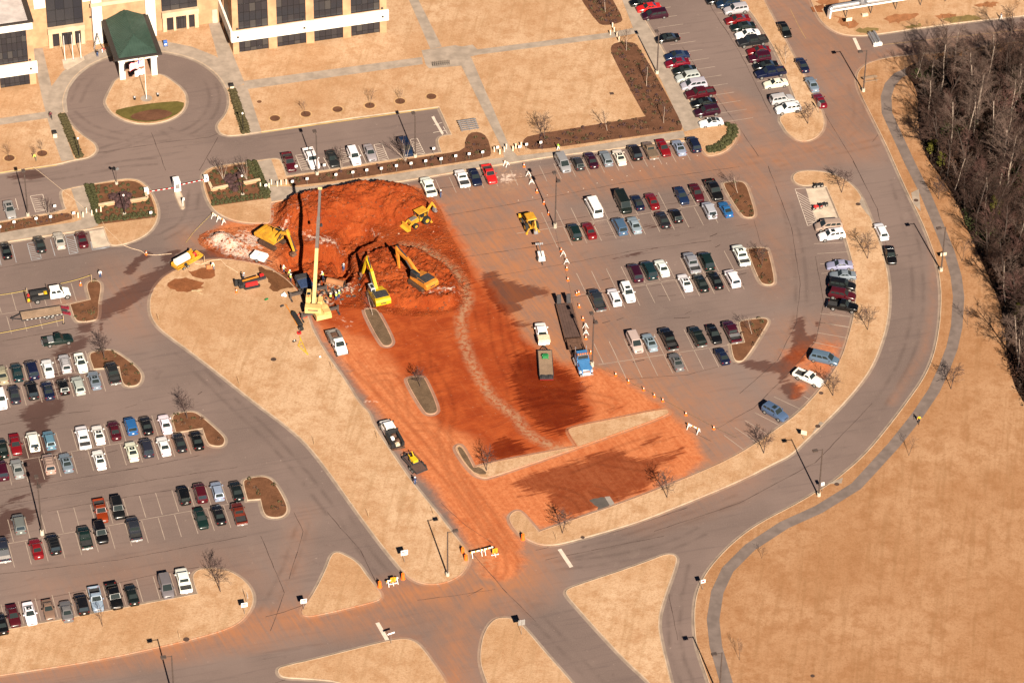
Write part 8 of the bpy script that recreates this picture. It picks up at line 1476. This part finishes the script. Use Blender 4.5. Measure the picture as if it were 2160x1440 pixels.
def pose(walk=0.0, bend=0.0, arm=(0, 0), reach=0.0):
    """standing figure 1.76 m tall facing +X"""
    cb, sb = math.cos(bend), math.sin(bend)
    def T(x, y, z): dz_ = z-.95; return (x*cb+dz_*sb, y, .95+dz_*cb-x*sb) if z > .96 else (x, y, z)
    J = dict(pelvis=(0, 0, .95), waist=T(.0, 0, 1.10), chest=T(.0, 0, 1.32), neck=T(-.01, 0, 1.49), chin=T(.02, 0, 1.56), head=T(.02, 0, 1.65), crown=T(.01, 0, 1.73), nose=T(.125, 0, 1.63))
    for s, y, ph in (('l', 1, 1), ('r', -1, -1)):
        k = walk*ph; J['hip'+s] = (0, y*.10, .88); J['knee'+s] = (.05+k*.22, y*.11, .49); J['ankle'+s] = (k*.32-.02, y*.11, .09+max(0, -k)*.10); J['toe'+s] = (k*.32+.15, y*.12, .045+max(0, -k)*.04); J['sho'+s] = T(0, y*.19, 1.42); a = arm[0 if s == 'l' else 1]-k*.5; J['elb'+s] = T(.02+math.sin(a)*.27, y*.25, 1.42-math.cos(a)*.28); e = a+.25+reach; J['wri'+s] = T(.02+math.sin(a)*.27+math.sin(e)*.25, y*.24, 1.42-math.cos(a)*.28-math.cos(e)*.25)
    return J
POSES = {'stand': pose(arm=(.1, .05)), 'walk': pose(walk=.9, arm=(.1, .1)), 'work': pose(bend=.35, arm=(.8, .7), reach=.4), 'bend': pose(bend=.9, arm=(1.2, 1.0), reach=.2), 'hands': pose(arm=(.3, .3), reach=1.0)}
BODY = {k: body_mesh('body', j, None) for k, j in POSES.items()}
HAIRM = simple('dark_hair', (.03, .02, .015), .7)
def capmesh(J, kind):
    c = Vector(J['head']); up_ = (Vector(J['crown'])-c).normalized(); mb = MB(); n = 10
    r = .135 if kind == 'helmet' else .118
    q = up_.to_track_quat('Z', 'Y').to_matrix()
    for j in range(4):
        t0, t1 = j*math.pi/8, (j+1)*math.pi/8
        for i in range(n): a0, a1 = 2*math.pi*i/n, 2*math.pi*(i+1)/n; P = lambda t, a: c+q @ Vector((r*math.sin(t)*math.cos(a), r*math.sin(t)*math.sin(a), r*math.cos(t)+.015)); mb.quad(P(t0, a0), P(t1, a0), P(t1, a1), P(t0, a1))
    if kind == 'helmet':
        for i in range(n): a0, a1 = 2*math.pi*i/n, 2*math.pi*(i+1)/n; P = lambda a, rr: c+q @ Vector((rr*math.cos(a), rr*math.sin(a), .015)); mb.quad(P(a0, r), P(a1, r), P(a1, r+.035), P(a0, r+.035))
    return mb.mesh(kind, WHITEP if kind == 'helmet' else HAIRM, True)
CAPS = {(k, c): capmesh(j, c) for k, j in POSES.items() for c in ('helmet', 'hair')}
def vestmesh(J):
    mb = MB(); a, b = Vector(J['waist'])-Vector((0, 0, .02)), Vector(J['neck'])-Vector((0, 0, .05)); ax = (b-a).normalized(); sd = Vector((0, 1, 0)); fw = sd.cross(ax); n = 12
    pr = [(0, .165, .150), (.35, .175, .165), (.75, .185, .16), (1.0, .12, .09)]
    for (t0, y0, x0), (t1, y1, x1) in zip(pr[:-1], pr[1:]):
        for i in range(n): a0, a1 = 2*math.pi*i/n, 2*math.pi*(i+1)/n; P = lambda t, yy, xx, w: a.lerp(b, t)+sd*(yy*1.12*math.cos(w))+fw*(xx*1.12*math.sin(w)); mb.quad(P(t0, y0, x0, a0), P(t0, y0, x0, a1), P(t1, y1, x1, a1), P(t1, y1, x1, a0))
    return mb.mesh('safety_vest', HIVIS, True)
VEST = {k: vestmesh(j) for k, j in POSES.items()}
SHOE = simple('dark_shoes', (.03, .025, .02), .8)
def person(px, rz, ps, shirt, pants, head, vest, label, z=None, group=None, sc=1.0):
    p = G(*px); p.z = .0 if z is None else z; r = root('person', p, rz, label, 'person', group); r.scale = (sc,)*3
    b = BODY[ps].copy()
    for i, m in enumerate((shirt, pants, SKIN, SHOE)): b.materials[i] = m
    o = link('body', b, r); link('hard_hat' if head == 'helmet' else 'hair', CAPS[(ps, head)], r)
    if vest: link('safety_vest', VEST[ps], r)
S_ = lambda x, y, ox, oy, s: (ox+x/s, oy+y/s); N90 = ang(NV)
def pit(px): p = G(*px); return dz(p.x, p.y)+.02
person((598.5, 573), -.6, 'hands', WHITEC, NAVYC, 'helmet', True, 'worker in a pale vest standing apart at the kerb edge of the pit', pit((598.5, 573)))
person((609, 586), .2, 'work', GREYC, NAVYC, 'helmet', True, 'hi-vis worker of the close pair left of the crane, upper one', pit((609, 586))); person((613.5, 595), .3, 'stand', GREYC, NAVYC, 'helmet', True, 'hi-vis worker of the close pair left of the crane, lower one', pit((613.5, 595)))
person((625, 600), 0, 'stand', NAVYC, DARKC, 'helmet', False, 'worker in dark clothes and white hard hat left of the crane boom', pit((625, 600))); person((633, 604), .5, 'hands', GREYC, JEAN, 'helmet', False, 'worker in grey shirt, jeans and white hard hat beside the crane boom', pit((633, 604)))
person((682, 590), 2.5, 'work', WHITEC, NAVYC, 'helmet', True, 'hi-vis worker just right of the crane boom by the pipe', pit((682, 590))); person((697.5, 632), 1.7, 'stand', NAVYC, DARKC, 'helmet', True, 'hi-vis worker standing alone below the rubble heap', pit((697.5, 632))); person((709.5, 633), 1.9, 'hands', NAVYC, JEAN, 'helmet', True, 'hi-vis worker in jeans, nearer the crane of the pair by the rubble', pit((709.5, 633))); person((715.5, 629), 2.2, 'stand', NAVYC, JEAN, 'helmet', True, 'hi-vis worker by the rubble, one of a pair, nearer the lemon excavator', pit((715.5, 629)))
person((724.5, 536), 2.0, 'hands', GREYC, JEAN, 'helmet', False, 'worker in blue and a white hard hat on the pit rim above the boom', pit((724.5, 536))); person((451, 570), -2.0, 'work', WHITEC, GREYC, 'helmet', True, 'worker in a pale vest on the lawn beside the orange board', .14); person((930, 417), 2.8, 'stand', NAVYC, JEAN, 'helmet', False, 'worker in navy behind the white crew-cab pickup above the mound'); person((875.5, 1022), -1.2, 'stand', NAVYC, JEAN, 'helmet', False, 'worker in navy and jeans below the timber trailer with yellow machinery')
person((513.5, 598), 1.0, 'work', GREYC, DARKC, 'helmet', False, 'worker with a white hard hat at the controls of the drill rig', .55); person((212, 586), -1.5, 'stand', WHITEC, JEAN, 'hair', False, 'person in white top and jeans above the dumbbell island'); person((206, 122), 1.4, 'stand', DARKC, JEAN, 'hair', False, 'person in black jacket and jeans on the walkway near the ladder', .15); person((216, 114), -.4, 'bend', SIGNR, WHITEC, 'hair', False, 'person in red and white stooping beside the canopy', .15); person((108, 253), -1.3, 'walk', MAROC, DARKC, 'hair', False, 'person in dark maroon walking down the west walkway', .15)
person((77, 341), 2.8, 'bend', HIVIS, KHAKI, 'hair', False, 'gardener bending over the small tree on the west lawn', .14); person((1177, 319), ang(UV), 'walk', LIMEC, WHITEC, 'hair', False, 'person in bright lime top walking along the upper walkway', .15); person((1938, 894), facing((1938, 894), (1925, 915)), 'walk', YELC, DARKC, 'hair', False, 'walker in a yellow shirt on the trail', .15); person((2111, 43), ang(UV), 'walk', GREYC, WHITEC, 'hair', False, 'runner in grey on the cross road kerb above the woods', .02)
print('objects', len(bpy.data.objects))
